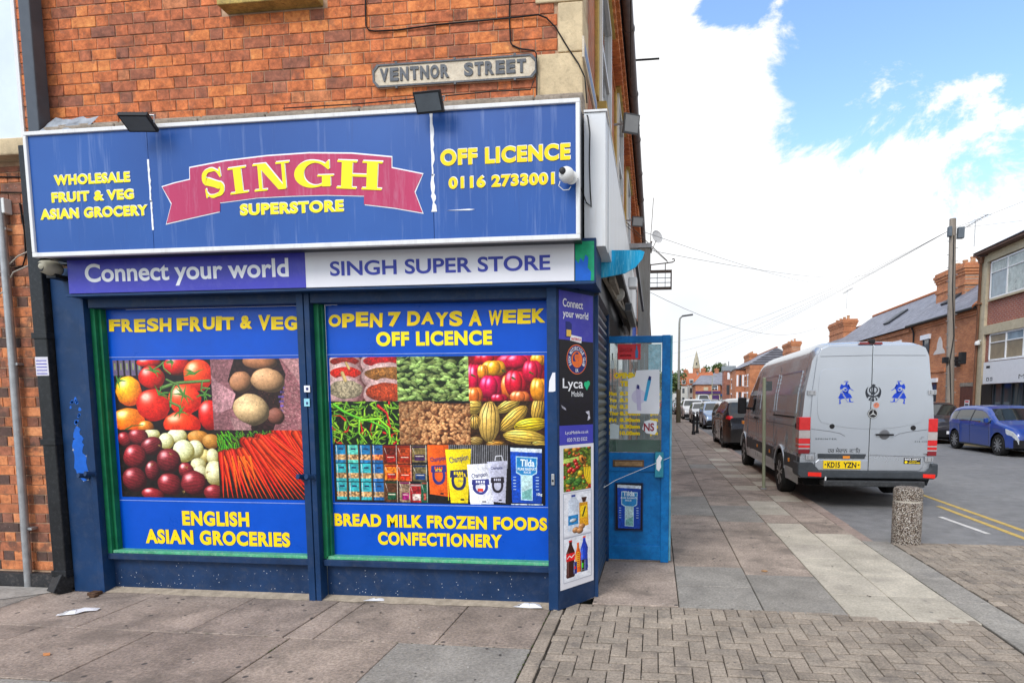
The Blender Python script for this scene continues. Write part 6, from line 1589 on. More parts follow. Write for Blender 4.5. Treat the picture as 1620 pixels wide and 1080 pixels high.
def car(kind, label, loc, rz, col, group=None, detail=1, rim=RIMS, name='parked_car'):
    C = CARS[kind]; t = thing(name, label, 'car', loc, group, rz); hl = C['L']/2; zr = lerp_profile(C['prof'])
    fine = 1 if detail else .5
    ys = list(np.concatenate([np.linspace(-hl, -hl+.4, int(14*fine)), np.linspace(-hl+.43, hl-.4, int(86*fine)), np.linspace(hl-.37, hl, int(16*fine))]))
    r = C['r']; ra = r+.055
    def zl(y):
        z = .22+max(0, abs(y)-hl+.4)*.12
        for a in C['wb']:
            d = abs(y-a)
            if d < ra: z = max(z, r+sqrt(ra*ra-d*d)-.0)
        return min(z, zr(y)-.08)
    H = max(p[1] for p in C['prof'])
    def w(y, z):
        e = max(0, (abs(y)-(hl-.75))/.75); q = C['W']*(1-.20*e**2.4)
        b = C['belt'](y)
        if z > b: q *= 1-.235*((z-b)/(H-b))**1.15
        else: q *= 1-.05*((b-z)/b)**2-.0
        q += .012*math.exp(-((z-b+.10)/.05)**2)
        for a in C['wb']: q += .018*math.exp(-((abs(y-a)-ra)/.07)**2)*(1 if z < .8 else math.exp(-((z-.8)/.1)**2))
        return q
    rc = lambda y: .13 if zr(y) > 1.2 else .10
    def cls(reg, x, y, z):
        b = C['belt'](y)
        if reg in ('rear', 'front'):
            if reg == 'rear': return 'rear_bumper'
            return 'grille' if z < .5 else 'body'
        if C['ws'][0] < y < C['ws'][1] and reg == 't' and z > b-.05: return 'windscreen'
        if C['rw'][0] < y < C['rw'][1] and reg == 't': return 'rear_window'
        if reg == 's' and C['dlo'][0] < y < C['dlo'][1] and b+.025 < z < zr(y)-.10-(0 if y < .4 else .02):
            for a, c in C['pil']:
                if a < y < c: return 'window_pillar'
            return 'side_window'
        if y > hl-.38 and reg in ('s','c') and zr(y)-.21 < z < zr(y)-.08: return 'headlight'
        if y < -hl+.26 and reg in ('s','c') and b-.10 < z < b+.01: return 'tail_light'
        if y > hl-.16 and z < .50: return 'grille'
        if z < .27: return 'sill'
        return 'body'
    parts = body_shell(dict(ys=ys, zr=zr, zl=zl, w=w, rc=rc, cls=cls, ns=22 if detail else 12))
    mats = dict(body=col, windscreen=GLASS, rear_window=GLASS, side_window=GLASS, window_pillar=BLACKP, headlight=HEADL, tail_light=REDL, grille=BLACKP, sill=TRIM, rear_bumper=col)
    for k, mb in parts.items(): mb.build(k, mats[k], t, smooth=35, local=True)
    MB().box(-C['W']*.86,C['W']*.86,-hl+.15,hl-.15,.20,.55).build('underbody', UNDER, t, local=True)
    for a in C['wb']:
        for s in (-1, 1): wheel(t, s*(C['W']-.115), a, r, .20, s, 10 if rim is RIMD else 5, rim)
    for s in (-1, 1):
        m = MB(); m.box(s*(C['W']+.02)-.09*(s < 0)-.0, s*(C['W']+.02)+.09*(s > 0), C['ws'][1]-.42, C['ws'][1]-.30, C['belt'](.7)+.04, C['belt'](.7)+.17); m.bar((s*(C['W']-.06),C['ws'][1]-.36,C['belt'](.7)+.05),(s*(C['W']+.04),C['ws'][1]-.36,C['belt'](.7)+.07),.03); m.build('door_mirror', col, t, bevel=.02 if detail else 0, local=True)
    if detail:
        m = MB()
        for y in (C['ws'][1]-.30, -.32, C['wb'][0]+.36):
            for s in (-1, 1):
                pz_ = [s and z for z in np.linspace(.30, C['belt'](y)+.02, 8)]
                for z0_, z1_ in zip(pz_, pz_[1:]):
                    m.obox((s*(w(y,(z0_+z1_)/2)+.001), y, (z0_+z1_)/2), (.002,0,0), (0,.004,0), (0,0,(z1_-z0_)/2))
        m.build('door_gap', SEAM, t, local=True)
        m = MB()
        for y in (.05, -.95):
            for s in (-1, 1): m.box(s*(w(y,.86)+.01)-.012, s*(w(y,.86)+.01)+.012, y-.22, y-.02, .855, .882)
        m.build('door_handle', col, t, bevel=.005, local=True)
    m = MB(); m.box(-.26,.26,-hl-.012,-hl+.03,.60,.71); m.build('number_plate', YELLOW, t, local=True)
    m = MB(); m.box(-.26,.26,hl-.03,hl+.012,.38,.49); m.build('number_plate', WHITEL, t, local=True)
    return t

# ----- the van
VP = paint('van_silver', (.49,.53,.585), .62, .24, coat=.5, grime=.5)
VX, VY0, VL = 3.940, 5.03, 6.72
van = thing('parked_van', 'long silver van seen from behind, parked half on the kerb, blue figures on its doors', 'van', (VX, VY0, -.01))
vzr = lerp_profile([(0,2.33),(.06,2.42),(.2,2.455),(3.8,2.46),(4.2,2.44),(4.5,2.36),(5.62,1.44),(5.85,1.32),(6.3,1.18),(6.55,1.02),(6.68,.80),(6.72,.6)])
VWB = (1.40, 5.70); VR = .345
def vzl(y):
    z = .30 if y > .1 else .42
    for a in VWB:
        d = abs(y-a)
        if d < .44: z = max(z, VR+sqrt(.44**2-d*d)-.02)
    return min(z, vzr(y)-.1)
def vw(y, z):
    e = max(0, (y-5.6)/1.12); q = .965*(1-.22*e**2)
    if y < .12: q -= .02*(1-y/.12)
    if z > 1.25: q -= .035*min(1,(z-1.25)/.45)+.085*max(0,(z-1.7)/.46)
    if .50 < z < .76: q += .012
    if z < .4: q -= .02
    for a in VWB:
        q += .022*math.exp(-((abs(y-a)-.46)/.07)**2)*(1 if z < .9 else math.exp(-((z-.9)/.08)**2))
    return q
def vcls(reg, x, y, z):
    if reg == 'rear': return 'rear_frame'
    if reg == 'front': return 'grille'
    if reg == 't' and 4.52 < y < 5.60: return 'windscreen'
    if reg == 's' and 4.25 < y < 5.45 and 1.36 < z < min(2.10, vzr(y)-.12): return 'side_window'
    if .50 < z < .745 and y < 5.2 and reg == 's': return 'side_trim'
    if y > 6.3 and .70 < z < 1.0 and reg == 's': return 'headlight'
    if z < .5 and y > 6.2: return 'grille'
    return 'body'
vys = list(np.concatenate([[0,.02,.05,.09,.14,.2], np.linspace(.28, 6.3, 130), np.linspace(6.34,6.72,12)]))
VS = dict(ys=vys, zr=vzr, zl=vzl, w=vw, rc=lambda y: .22 if vzr(y) > 1.9 else .14, cls=vcls, ns=44, rx=.95, crown=.02)
mats = dict(body=VP, rear_frame=VP, windscreen=GLASS, side_window=GLASS, side_trim=TRIM, headlight=HEADL, grille=BLACKP)
for k, mb in body_shell(VS).items(): mb.build(k, mats[k], van, smooth=30, local=True)
MB().box(-.84,.84,.25,6.5,.28,.75).build('underbody', UNDER, van, local=True)
for a in VWB:
    for s in (-1, 1): wheel(van, s*.865, a, VR, .235, s, 7, RIMS, .66)
def VR_(u, v, w): return (u-VX, -w, v)                        # rear face, world X and Z in, local out
m = MB()
for s in (-1,1):                                              # bulge over each wheel
    for a in VWB:
        pth = [(s*.975, a+.47*cos(t), VR+.47*sin(t)) for t in np.linspace(.25, pi-.25, 16)]; m.tube(pth, .022, 6)
m.build('arch_lip', VP, van, smooth=60, local=True)
def rdoor(pts, name='rear_door'):
    m = MB(); m.prism(pts, VR_, .022, 0, -.01); return m.build(name, VP, van, bevel=.008, local=True)
LD = [(3.125,.80),(3.20,.80),(3.20,.60),(3.26,.545),(3.972,.540),(3.972,2.405),(3.34,2.405),(3.24,2.36),(3.185,2.24),(3.135,1.80),(3.115,1.35)]
RD = [(2*3.975-u, v) for u, v in LD]
ld = rdoor(LD); rd = rdoor(RD)
def local_mb(mb, name, mat, par, **k): return mb.build(name, mat, par, local=True, **k)
# raised blank window panels with curved lower edge
def panel(sgn):
    pts = [(3.968,1.170)]+[(3.968-.70*t, 1.170+.10*t**2.2) for t in np.linspace(.15,1,8)]+[(3.235,1.32),(3.212,1.42),(3.205,1.6),(3.225,1.95),(3.25,2.03),(3.31,2.062),(3.968,2.062)]
    if sgn > 0: pts = [(7.95-u, v) for u, v in pts]
    m = MB(); m.prism(pts, VR_, .030, 0, .018); return m
local_mb(panel(-1), 'window_blank', VP, ld, bevel=.006); local_mb(panel(1), 'window_blank', VP, rd, bevel=.006)
m = MB(); 
for d_, sg_ in ((ld,-1),(rd,1)):
    m = MB(); f_ = lambda u: u if sg_ < 0 else 7.95-u
    m.bar(VR_(f_(3.23),2.245,.0235), VR_(f_(3.965),2.255,.0235), .007, .004, up=(0,1,0))
    m.tube([VR_(f_(3.13),1.165,.0225),VR_(f_(3.40),1.13,.0225),VR_(f_(3.55),1.10,.0225),VR_(f_(3.62),1.06,.0225)], .0045, 6)
    if sg_ > 0: m.bar(VR_(3.985,.775,.0235), VR_(4.83,.755,.0235), .008, .004, up=(0,1,0))
    local_mb(m, 'crease_shade', pm('grey_crease', (.12,.125,.14), .5), d_)  # thin dark bars stand in for shade along the pressed creases
m = MB(); m.bar(VR_(3.975,.54,.010), VR_(3.975,2.42,.010), .009, .02, up=(0,1,0)); m.bar(VR_(3.115,.80,-.002),VR_(3.115,1.35,-.002),.012,.02,up=(0,1,0)); local_mb(m, 'door_gap', SEAM, van)
for s, (xa, xb) in ((-1,(3.060,3.180)),(1,(4.770,4.885))):
    for z in (1.71, .735 if s < 0 else .72):
        m = MB(); m.prism([(xa,z-.035),(xb,z-.035),(xb,z+.035),(xa,z+.035)], VR_, .042, 0, .0); h_ = local_mb(m, 'hinge', pm('hinge_silver', (.42,.43,.45), .35, .5), van, bevel=.006)
        m = MB(); 
        for q in (.25,.75): disc(m, xa+(xb-xa)*q, z+.012, .007, VR_, .0435, 8); disc(m, xa+(xb-xa)*q, z-.014, .007, VR_, .0435, 8)
        local_mb(m, 'hinge_bolt', BLACKP, h_)
# lights
def lamp(x0, x1, z0, z1, side):
    t_ = None
    segs = ((.64,1.0,REDL),(.42,.64,CLEARL),(.27,.42,REDL),(.235,.27,CLEARL),(.16,.235,REDL),(.125,.16,CLEARL),(0,.125,DREDL))
    for i, (a, b, mt) in enumerate(segs):
        m = MB(); za, zb = z0+(z1-z0)*a, z0+(z1-z0)*b-.0015
        y0, y1 = -.030, .17
        if i == 0: pts = [(x0,za),(x1,za),(x1,zb-.04 if side > 0 else zb),(x0,zb if side > 0 else zb)]
        m.box(x0-VX, x1-VX, y0, y1, za, zb); local_mb(m, 'tail_light', mt, van, bevel=.008 if i in (0,6) else .002)
lamp(2.952,3.118,.79,1.345,-1); lamp(4.800,4.930,.77,1.325,1)
# bumper, step, reflectors
m = MB(); m.prism([(2.945,.655),(2.945,.47),(2.99,.425),(4.90,.425),(4.945,.47),(4.945,.655),(4.85,.655),(4.85,.60),(4.79,.535),(3.26,.535),(3.20,.60),(3.16,.66)], VR_, .075, 0, -.30); local_mb(m, 'bumper', TRIM, van, bevel=.018)
m = MB(); m.prism([(3.20,.66),(3.20,.60),(3.26,.537),(3.96,.537),(3.96,.70),(3.25,.705)], VR_, .030, 0, .0); local_mb(m, 'plate_recess', VP, ld, bevel=.010)
m = MB(); m.box(3.30-VX,4.735-VX,-.16,.10,.315,.40); local_mb(m, 'tow_step', pm('black_step', (.035,.037,.04), .45, .3, vary=.3, scale=10, dirt=(.2,.2,.2), dirt_amt=.4), van, bevel=.012)
m = MB(); m.tube([(3.33-VX,-.14,.40),(3.33-VX,-.15,.455)], .012, 8); local_mb(m, 'white_peg', WHITEL, van)
for xa, xb, za, zb in ((3.09,3.285,.445,.515),(4.735,4.905,.44,.505)):
    m = MB(); m.prism([(xa,za+.01),(xb,za),(xb,zb-.005),(xa,zb)], VR_, .084, 0, .07); local_mb(m, 'reflector', pm('red_reflector', (.80,.03,.02), .3), van, bevel=.004)
m = MB(); m.prism([(3.24,.722),(3.91,.722),(3.935,.79),(3.235,.792)], VR_, .040, 0, .02); local_mb(m, 'handle_strip', TRIM, van, bevel=.006)
m = MB(); m.box(3.596-VX,3.697-VX,-.052,-.0402,.722,.762); local_mb(m, 'plate_light', AMBER, van, bevel=.004)
PLY = pm('plate_yellow', (.86,.60,.01), .4, vary=.03)
m = MB(); m.box(3.318-VX,3.858-VX,-.046,-.0302,.565,.690); npl = local_mb(m, 'number_plate', PLY, van, bevel=.003)
VRd = lambda d: (lambda u, v, w: VR_(u, v, w+d))
def vt(s, u0, u1, v0, v1, d, mat, par, bold=.0, spacing=1.):
    mb = MB(); textmb(mb, s, u0, u1, v0, v1, VR_, bold, d, spacing); local_mb(mb, 'lettering', mat, par)
vt('KD15', 3.375, 3.560, .583, .668, .0475, BLACKP, npl, .03); vt('YZN', 3.605, 3.795, .583, .668, .0475, BLACKP, npl, .03)
m = MB(); disc(m, 3.347, .630, .012, VR_, .0475, 10); disc(m, 3.828, .630, .012, VR_, .0475, 10); local_mb(m, 'plate_screw', BLACKP, npl)
vt('ਹਰ ਮੈਦਾਨ', 3.380, 3.665, .808, .885, .0240, BLACKP, ld, .012); vt('ਫਤਿਹ', 3.695, 3.850, .808, .885, .0240, BLACKP, ld, .012)
vt('SPRINTER', 3.195, 3.508, 1.003, 1.026, .0240, SEAM, ld, .01, 1.2); vt('313 CDI', 4.615, 4.805, .972, .992, .0240, SEAM, rd, .0)
m = MB(); ring(m, 4.70, 1.035, .012, .017, VR_, .024, 180, 360, 10); ring(m, 4.725, 1.04, .012, .017, VR_, .024, 0, 200, 10); local_mb(m, 'small_mark', pm('grey_crease', (.12,.125,.14)), rd)
# khanda emblem
m = MB(); K = (4.000, 1.705); d = .0325
cx, cz = K
textmb(m, '☬', cx-.112, cx+.112, cz-.130, cz+.128, VR_, .0, d+.001)
local_mb(m, 'emblem', pm('charcoal_vinyl', (.03,.035,.045), .45), van)
m = MB(); disc(m, 4.052, 1.52, .041, VR_, d, 20); st_ = local_mb(m, 'round_sticker', pm('dusty_orange', (.60,.20,.12), .5), van)
mb = MB(); textmb(mb, '☬', 4.028, 4.076, 1.495, 1.545, VR_, .03, d+.001); local_mb(mb, 'emblem', pm('grey_crease', (.12,.125,.14)), st_)
m = MB(); m.lathe([(.072,-.036),(.068,-.043),(.058,-.044),(.056,-.040),(.001,-.040)], (4.004-VX,0,1.397), 'Y', 30); bdg = local_mb(m, 'round_badge', BLACKP, van, smooth=40)
m = MB(); ring(m, 4.004, 1.397, .058, .068, VR_, .0445, 0, 360, 30)
for a in (90, 210, 330):
    t = R(a); q = Vector((cos(t), sin(t))); pq = Vector((-q.y, q.x))
    m.poly([VR_(4.004+pq.x*.012,1.397+pq.y*.012,.0450), VR_(4.004-pq.x*.012,1.397-pq.y*.012,.0450), VR_(4.004+q.x*.060,1.397+q.y*.060,.0455)][::-1])
local_mb(m, 'star', pm('chrome', (.70,.71,.72), .2, .9), bdg)
# locks and handle
for x, z in ((3.432,1.206),(4.588,1.185)):
    m = MB(); m.lathe([(.038,-.022),(.036,-.030),(.022,-.032),(.020,-.038),(.001,-.038)], (x-VX,0,z), 'Y', 18); local_mb(m, 'lock', BLACKP, ld if x < 4 else rd, smooth=40)
m = MB(); m.lathe([(.075,-.0225),(.070,-.025),(.040,-.020),(.001,-.019)], (4.185-VX,0,1.085), 'Y', 24); hd = local_mb(m, 'handle_cup', pm('grey_recess', (.16,.165,.18), .4, .5), rd, smooth=50)
m = MB(); m.box(4.058-VX,4.312-VX,-.062,-.034,1.068,1.096); m.box(4.10-VX,4.125-VX,-.04,-.022,1.07,1.094); m.box(4.25-VX,4.275-VX,-.04,-.022,1.07,1.094); local_mb(m, 'handle', BLACKP, hd, bevel=.012)
m = MB(); m.prism([(3.78,2.418),(4.115,2.414),(4.105,2.448),(3.79,2.452)], VR_, .018, 0, -.05); local_mb(m, 'brake_light', DREDL, van, bevel=.006)
m = MB(); m.box(3.915-VX,3.995-VX,-.055,.06,2.430,2.490); local_mb(m, 'reversing_camera', BLACKP, van, bevel=.014)
# black and yellow sticker
m = MB(); m.prism([(4.475,.650),(4.715,.645),(4.715,.735),(4.475,.740)], VR_, .0235, 0, .022); sk = local_mb(m, 'sticker', BLACKP, van)
vt('BACK AWAY', 4.490, 4.705, .705, .732, .0245, WHITEL, sk, .03); vt('IF NOT', 4.56, 4.66, .683, .697, .0245, YELLOW, sk, .02); vt('GOTO PASS', 4.545, 4.705, .653, .675, .0245, YELLOW, sk, .03)
m = MB(); disc(m, 4.508, .675, .020, VR_, .0245, 14); m.box(4.495-VX,4.53-VX,-.0246,-.0244,.665,.685); local_mb(m, 'yellow_print', YELLOW, sk)
# the two blue figures with swords
FIGB = pm('blue_vinyl_figure', (.012,.055,.50), .4, vary=.05)
def figure(cx, s, parent):
    def F_(u, v): return (cx+s*(u-.5)*.235, 1.54+v*.345)
    m = MB()
    def pg(pts, k=0): m.prism([F_(*p) for p in pts], VR_, .0325+k*.0004, 0, .0315)
    pg([(.34,.94),(.42,.985),(.62,.975),(.66,.93),(.58,.95),(.58,.91),(.53,.955),(.44,.955)])                        # turban edge
    pg([(.22,.86),(.36,.80),(.48,.83),(.62,.83),(.70,.76),(.76,.66),(.68,.60),(.66,.50),(.60,.46),(.36,.52),(.24,.60),(.17,.62),(.13,.72)])   # tunic top
    pg([(.45,.93),(.56,.93),(.60,.87),(.52,.81),(.44,.85),(.50,.87)])
    pg([(.60,.80),(.66,.86),(.80,.66),(.96,.585),(.98,.555),(.84,.60),(.74,.66)])                                # arm
    pg([(.24,.55),(.60,.50),(.70,.46),(.80,.40),(.90,.28),(.93,.26),(.70,.25),(.52,.22),(.42,.24),(.20,.20),(.06,.26),(.02,.23),(.12,.36)])      # skirt
    pg([(.12,.20),(.20,.20),(.20,.10),(.24,.03),(.18,.0),(.10,.005),(.14,.06)])                                    # leg
    pg([(.72,.24),(.80,.24),(.80,.14),(.90,.10),(1.0,.12),(.98,.08),(.84,.075),(.68,.09),(.73,.15)])
    local_mb(m, 'blue_figure', FIGB, parent)
    m = MB()
    def wg(pts): m.prism([F_(*p) for p in pts], VR_, .0338, 0, .0328)
    wg([(.20,.50),(.27,.54),(.70,.08),(.66,.05)]); wg([(.38,.72),(.52,.70),(.60,.60),(.50,.52),(.36,.56),(.30,.64)]); wg([(.26,.44),(.36,.47),(.30,.40)]); wg([(.16,.60),(.30,.66),(.34,.62),(.20,.55)])
    local_mb(m, 'silver_detail', VP, parent)
    m = MB(); m.prism([F_(*p) for p in [(.23,.505),(.245,.515),(.675,.06),(.66,.05)]], VR_, .0345, 0, .0335); m.prism([F_(*p) for p in [(.40,.66),(.55,.65),(.56,.60),(.46,.55),(.38,.60),(.44,.62),(.40,.63)]], VR_, .0345, 0, .0335); local_mb(m, 'sword_line', FIGB, parent)
figure(3.608, 1, van); figure(4.362, -1, van)
# side furniture: seams, rail, handles, mirror, side lamps
m = MB()
for s in (-1,):
    def strip(y, z0, z1, wd=.006):
        zs = np.linspace(z0, z1, 12)
        for a, b in zip(zs, zs[1:]): m.obox((s*(vw(y,(a+b)/2)+.001), y, (a+b)/2), (.0025,0,0), (0,wd,0), (0,0,(b-a)/2))
    strip(2.05,.5,2.2); strip(3.75,.4,2.2); strip(4.0,.4,2.2); strip(5.15,.75,1.35); strip(.12,.66,2.1)
    zz_ = 1.19
    for y in np.arange(.3, 5.9, .2): m.obox((s*(vw(y,zz_)+.001), y+.1, zz_), (.002,0,0), (0,.1,0), (0,0,.005))
local_mb(m, 'panel_gap', pm('grey_crease', (.12,.125,.14)), van)
m = MB()
for (y0, y1, z0, z1) in ((.35,1.95,1.40,2.05),(2.15,3.65,1.40,2.05)):
    n_ = 10
    for i in range(n_):
        ya, yb = y0+(y1-y0)*i/n_, y0+(y1-y0)*(i+1)/n_; za, zb = z0+(z1-z0)*i/n_, z0+(z1-z0)*(i+1)/n_
        for z in (z0, z1): m.obox((-(vw(ya,z)+.002), (ya+yb)/2, z), (.006,0,0), (0,(yb-ya)/2,0), (0,0,.010))
        for y in (y0, y1): m.obox((-(vw(y,(za+zb)/2)+.002), y, (za+zb)/2), (.006,0,0), (0,.010,0), (0,0,(zb-za)/2))
local_mb(m, 'pressed_panel_rim', VP, van)
m = MB(); m.box(-.975,-.955,.45,2.1,1.315,1.345); local_mb(m, 'door_rail', BLACKP, van)
m = MB(); m.box(-.995,-.965,3.82,3.95,1.20,1.24); m.box(-.995,-.965,4.05,4.18,1.20,1.24); m.box(-.985,-.965,.22,.29,1.16,1.24); local_mb(m, 'door_handle', BLACKP, van, bevel=.008)
m = MB(); m.box(-1.22,-1.03,5.02,5.14,1.28,1.66); m.bar((-.95,5.1,1.40),(-1.05,5.08,1.42),.05); local_mb(m, 'door_mirror', BLACKP, van, bevel=.03)
m = MB()
for y in (.62,2.3,3.7): m.box(-.990,-.975,y,y+.08,.60,.66)
local_mb(m, 'side_lamp', AMBER, van, bevel=.004)
m = MB(); m.box(-.965,-.93,6.05,6.25,1.0,1.08); local_mb(m, 'indicator', AMBER, van)

# ----- cars
car('hatch', 'bright blue hatchback parked on the right side of the road, facing the camera', (11.58, 15.72, -.05), R(180-0), paint('car_blue', (.0,.045,.30), .1, .28, coat=.7), rim=RIMD)
GRP = 'cars parked along the left kerb'
car('suv', 'black five-door car with red tail lights parked just beyond the silver van', (3.95, 17.7, -.05), R(0), paint('black', (.012,.011,.013), .4, .25), GRP, rim=RIMS)
car('mpv', 'pale blue small car facing the camera, second behind the van', (4.32, 31.6, -.05), R(180), paint('ice_blue', (.22,.31,.46), .4), GRP, 0)
car('mpv', 'silver grey car between the black car and the pale blue one', (4.45, 24.6, -.05), R(180), paint('grey', (.25,.26,.28), .5), GRP, 0)
car('hatch', 'silver hatchback facing the camera, parked beyond the two black bollards', (4.15, 39.2, -.05), R(180), paint('silver', (.42,.43,.45), .5), GRP, 0)
car('suv', 'white and dark car near the far street lamp, parked on the left', (3.95, 47.5, -.05), R(180), paint('white', (.60,.60,.60), .1), GRP, 0)
car('suv', 'dark bluish off-roader driving down the middle of the far street', (5.6, 58, -.05), R(180), paint('steel_blue', (.10,.15,.22), .4), None, 0)
car('hatch', 'far silver car parked further up the left kerb', (3.9, 55, -.05), R(180), paint('silver', (.42,.43,.45), .5), GRP, 0)
car('hatch', 'farthest dark car parked on the left kerb', (3.8, 63, -.05), R(180), paint('black', (.012,.011,.013)), GRP, 0)
car('mpv', 'red car far away at the left end of the street', (1.6, 108, -.05), R(90), paint('red', (.5,.02,.02), .2), None, 0)
car('hatch', 'white car far away crossing at the left end of the street', (-1.5, 112, -.05), R(90), paint('white', (.60,.60,.60), .1), None, 0)
car('suv', 'grey car far away at the left end of the street', (3.6, 115, -.05), R(90), paint('grey', (.25,.26,.28), .5), None, 0)
RG = 'cars parked along the right kerb'
car('mpv', 'dark grey car parked behind the blue hatchback, mostly hidden by the van', (11.6, 21.0, -.05), R(180), paint('dark', (.03,.03,.04), .4), RG, 1)
for i, (y, c, nm) in enumerate(((72,(.50,.50,.52),'light silver'),(80,(.05,.05,.06),'black'),(88,(.45,.45,.47),'mid silver'),(97,(.55,.55,.55),'white'))):
    car(('hatch','suv')[i%2], nm+' car far up the right kerb of the street', (10.2, y, -.05), R(0), paint('far%d' % i, c, .3), RG, 0)
# far white van
wv = thing('parked_van', 'small white van far down the street in front of the shops', 'van', (8.6, 100, -.05))
S2 = dict(VS); S2['ys'] = vys[::4]+[6.72]; S2['ns'] = 16
mats2 = dict(mats); wp_ = paint('white', (.60,.60,.60), .1); mats2['body'] = mats2['rear_frame'] = wp_
for k, mb in body_shell(S2).items():
    o = mb.build(k, mats2[k], wv, smooth=30, local=True)
wv.rotation_euler = (0,0,R(180))
for a in VWB:
    for s in (-1, 1): wheel(wv, s*.865, a, VR, .235, s, 7, RIMS, .66)

for i, (x, y, k, c, nm) in enumerate(((4.1,70,'mpv',(.10,.02,.02),'dark red'),(4.0,77,'hatch',(.30,.33,.38),'grey blue'),(4.1,85,'suv',(.04,.04,.05),'charcoal'),(4.0,93,'mpv',(.55,.55,.56),'pale silver'),(6.6,76,'hatch',(.42,.05,.04),'bright red'),(6.2,88,'mpv',(.20,.26,.34),'slate blue'))):
    car(k, nm+(' car queueing in the road' if x > 5 else ' car parked on the left kerb')+' well beyond the street lamp', (x, y, -.05), R(180), paint('distant%d' % i, c, .3), GRP if x < 5 else None, 0)
# ---------------------------------------------------------------- right side of the street
RB = brickmat('right_brickwork', 'Y', ((.60,.23,.09),(.45,.15,.06)), bw=.23, rh=.08); RBX = brickmat('right_brickwork_end', 'X', ((.55,.20,.085),(.42,.14,.06)), bw=.23, rh=.08)
RB2 = brickmat('red_brickwork', 'Y', ((.36,.10,.055),(.28,.07,.045)), bw=.23, rh=.08, mortar=(.40,.32,.27), ms=.010, dark=.2)
CREAM = pm('cream_render', (.50,.43,.30), .8, vary=.12, scale=1.5, dirt=(.25,.2,.13), dirt_amt=.5); 
def slate():
    m, nt, n, l, b = newmat('slates'); g_ = n.new('ShaderNodeNewGeometry'); s = n.new('ShaderNodeSeparateXYZ'); l.new(g_.outputs['Position'], s.inputs[0])
    cb = n.new('ShaderNodeCombineXYZ'); l.new(s.outputs[1], cb.inputs[0]); l.new(s.outputs[2], cb.inputs[1])
    t = n.new('ShaderNodeTexBrick'); l.new(cb.outputs[0], t.inputs['Vector']); t.inputs['Scale'].default_value = 1; t.inputs['Brick Width'].default_value = .28; t.inputs['Row Height'].default_value = .15; t.inputs['Mortar Size'].default_value = .008
    t.inputs['Color1'].default_value = (.17,.17,.20,1); t.inputs['Color2'].default_value = (.25,.25,.29,1); t.inputs['Mortar'].default_value = (.06,.06,.07,1)
    f = noise(n, l, g_.outputs['Position'], 1.2, 6, .7); c = mixc(n, l, .35, t.outputs['Color'], ramp(n, l, f, [(.3,(.2,.2,.2)),(.7,(.9,.9,.9))]), 'OVERLAY')
    l.new(c, b.inputs['Base Color']); b.inputs['Roughness'].default_value = .55; bump(n, l, b, mathn(n, l, 'SUBTRACT', 1., t.outputs['Fac']), .5, .02); return m
SL = slate(); WG = glassy('window_glass'); POT = pm('chimney_pot', (.45,.26,.15), .8, vary=.3, scale=3)
def chimney(parent, x0, x1, y0, y1, z0, z1, pots=4, mat=None):
    mat = mat or RB; m = MB(); h = z1-z0
    m.box(x0,x1,y0,y1,z0,z1-.55); 
    for i, e in enumerate((.05,.10,.15,.09)): m.box(x0-e,x1+e,y0-e,y1+e,z1-.55+i*.14+.001,z1-.55+(i+1)*.14)
    m.box(x0-.05,x1+.05,y0-.05,y1+.05,z0+h*.45,z0+h*.45+.12)
    c = m.build('chimney', mat, parent)
    m = MB()
    for i in range(pots):
        y = y0+(y1-y0)*(i+.5)/pots; m.lathe([(.13,z1),(.11,z1+.28),(.14,z1+.30),(.13,z1+.36)], ((x0+x1)/2,y,0), 'Z', 10); 
    m.build('chimney_pots', POT, c)
    return c

XW = 14.5
sb = thing('shop_building', 'two-storey shop with cream frame and painted-out upper windows at the right edge', 'building', (XW,18,0))
Ye = 23.35
MB().box(XW,XW+8,8,Ye,0,7.55).build('wall', RB2, sb)
m = MB(); m.box(XW-.12,XW,Ye-.42,Ye,0,7.5); m.box(XW-.12,XW,8,Ye-.4201,7.22,7.55); m.box(XW-.12,XW,8,Ye-.4201,4.25,4.62); m.build('cream_frame', CREAM, sb, bevel=.01)
MB().box(XW-.45,XW+.1,8,Ye+.1,7.551,7.64).build('eaves_board', pm('brown_board', (.13,.07,.05), .6, vary=.3), sb)
m = MB(); m.poly([(XW-.5,8,7.66),(XW-.5,Ye+.1,7.66),(XW+4,Ye+.1,9.8),(XW+4,8,9.8)][::-1]); m.poly([(XW+8.3,8,7.66),(XW+8.3,Ye+.1,7.66),(XW+4,Ye+.1,9.8),(XW+4,8,9.8)]); m.poly([(XW-.5,Ye+.1,7.66),(XW+8.3,Ye+.1,7.66),(XW+4,Ye+.1,9.8)]); m.build('roof', SL, sb)
BL1 = pm('painted_out_glass', (.42,.47,.44), .3, vary=.35, scale=2.4, dirt=(.70,.70,.66), dirt_amt=1.); BL2 = pm('blue_grey_pane', (.20,.27,.32), .15, vary=.3, scale=2, coat=.5); BL3 = pm('brown_blind', (.24,.19,.12), .4, vary=.3, scale=2, coat=.3)
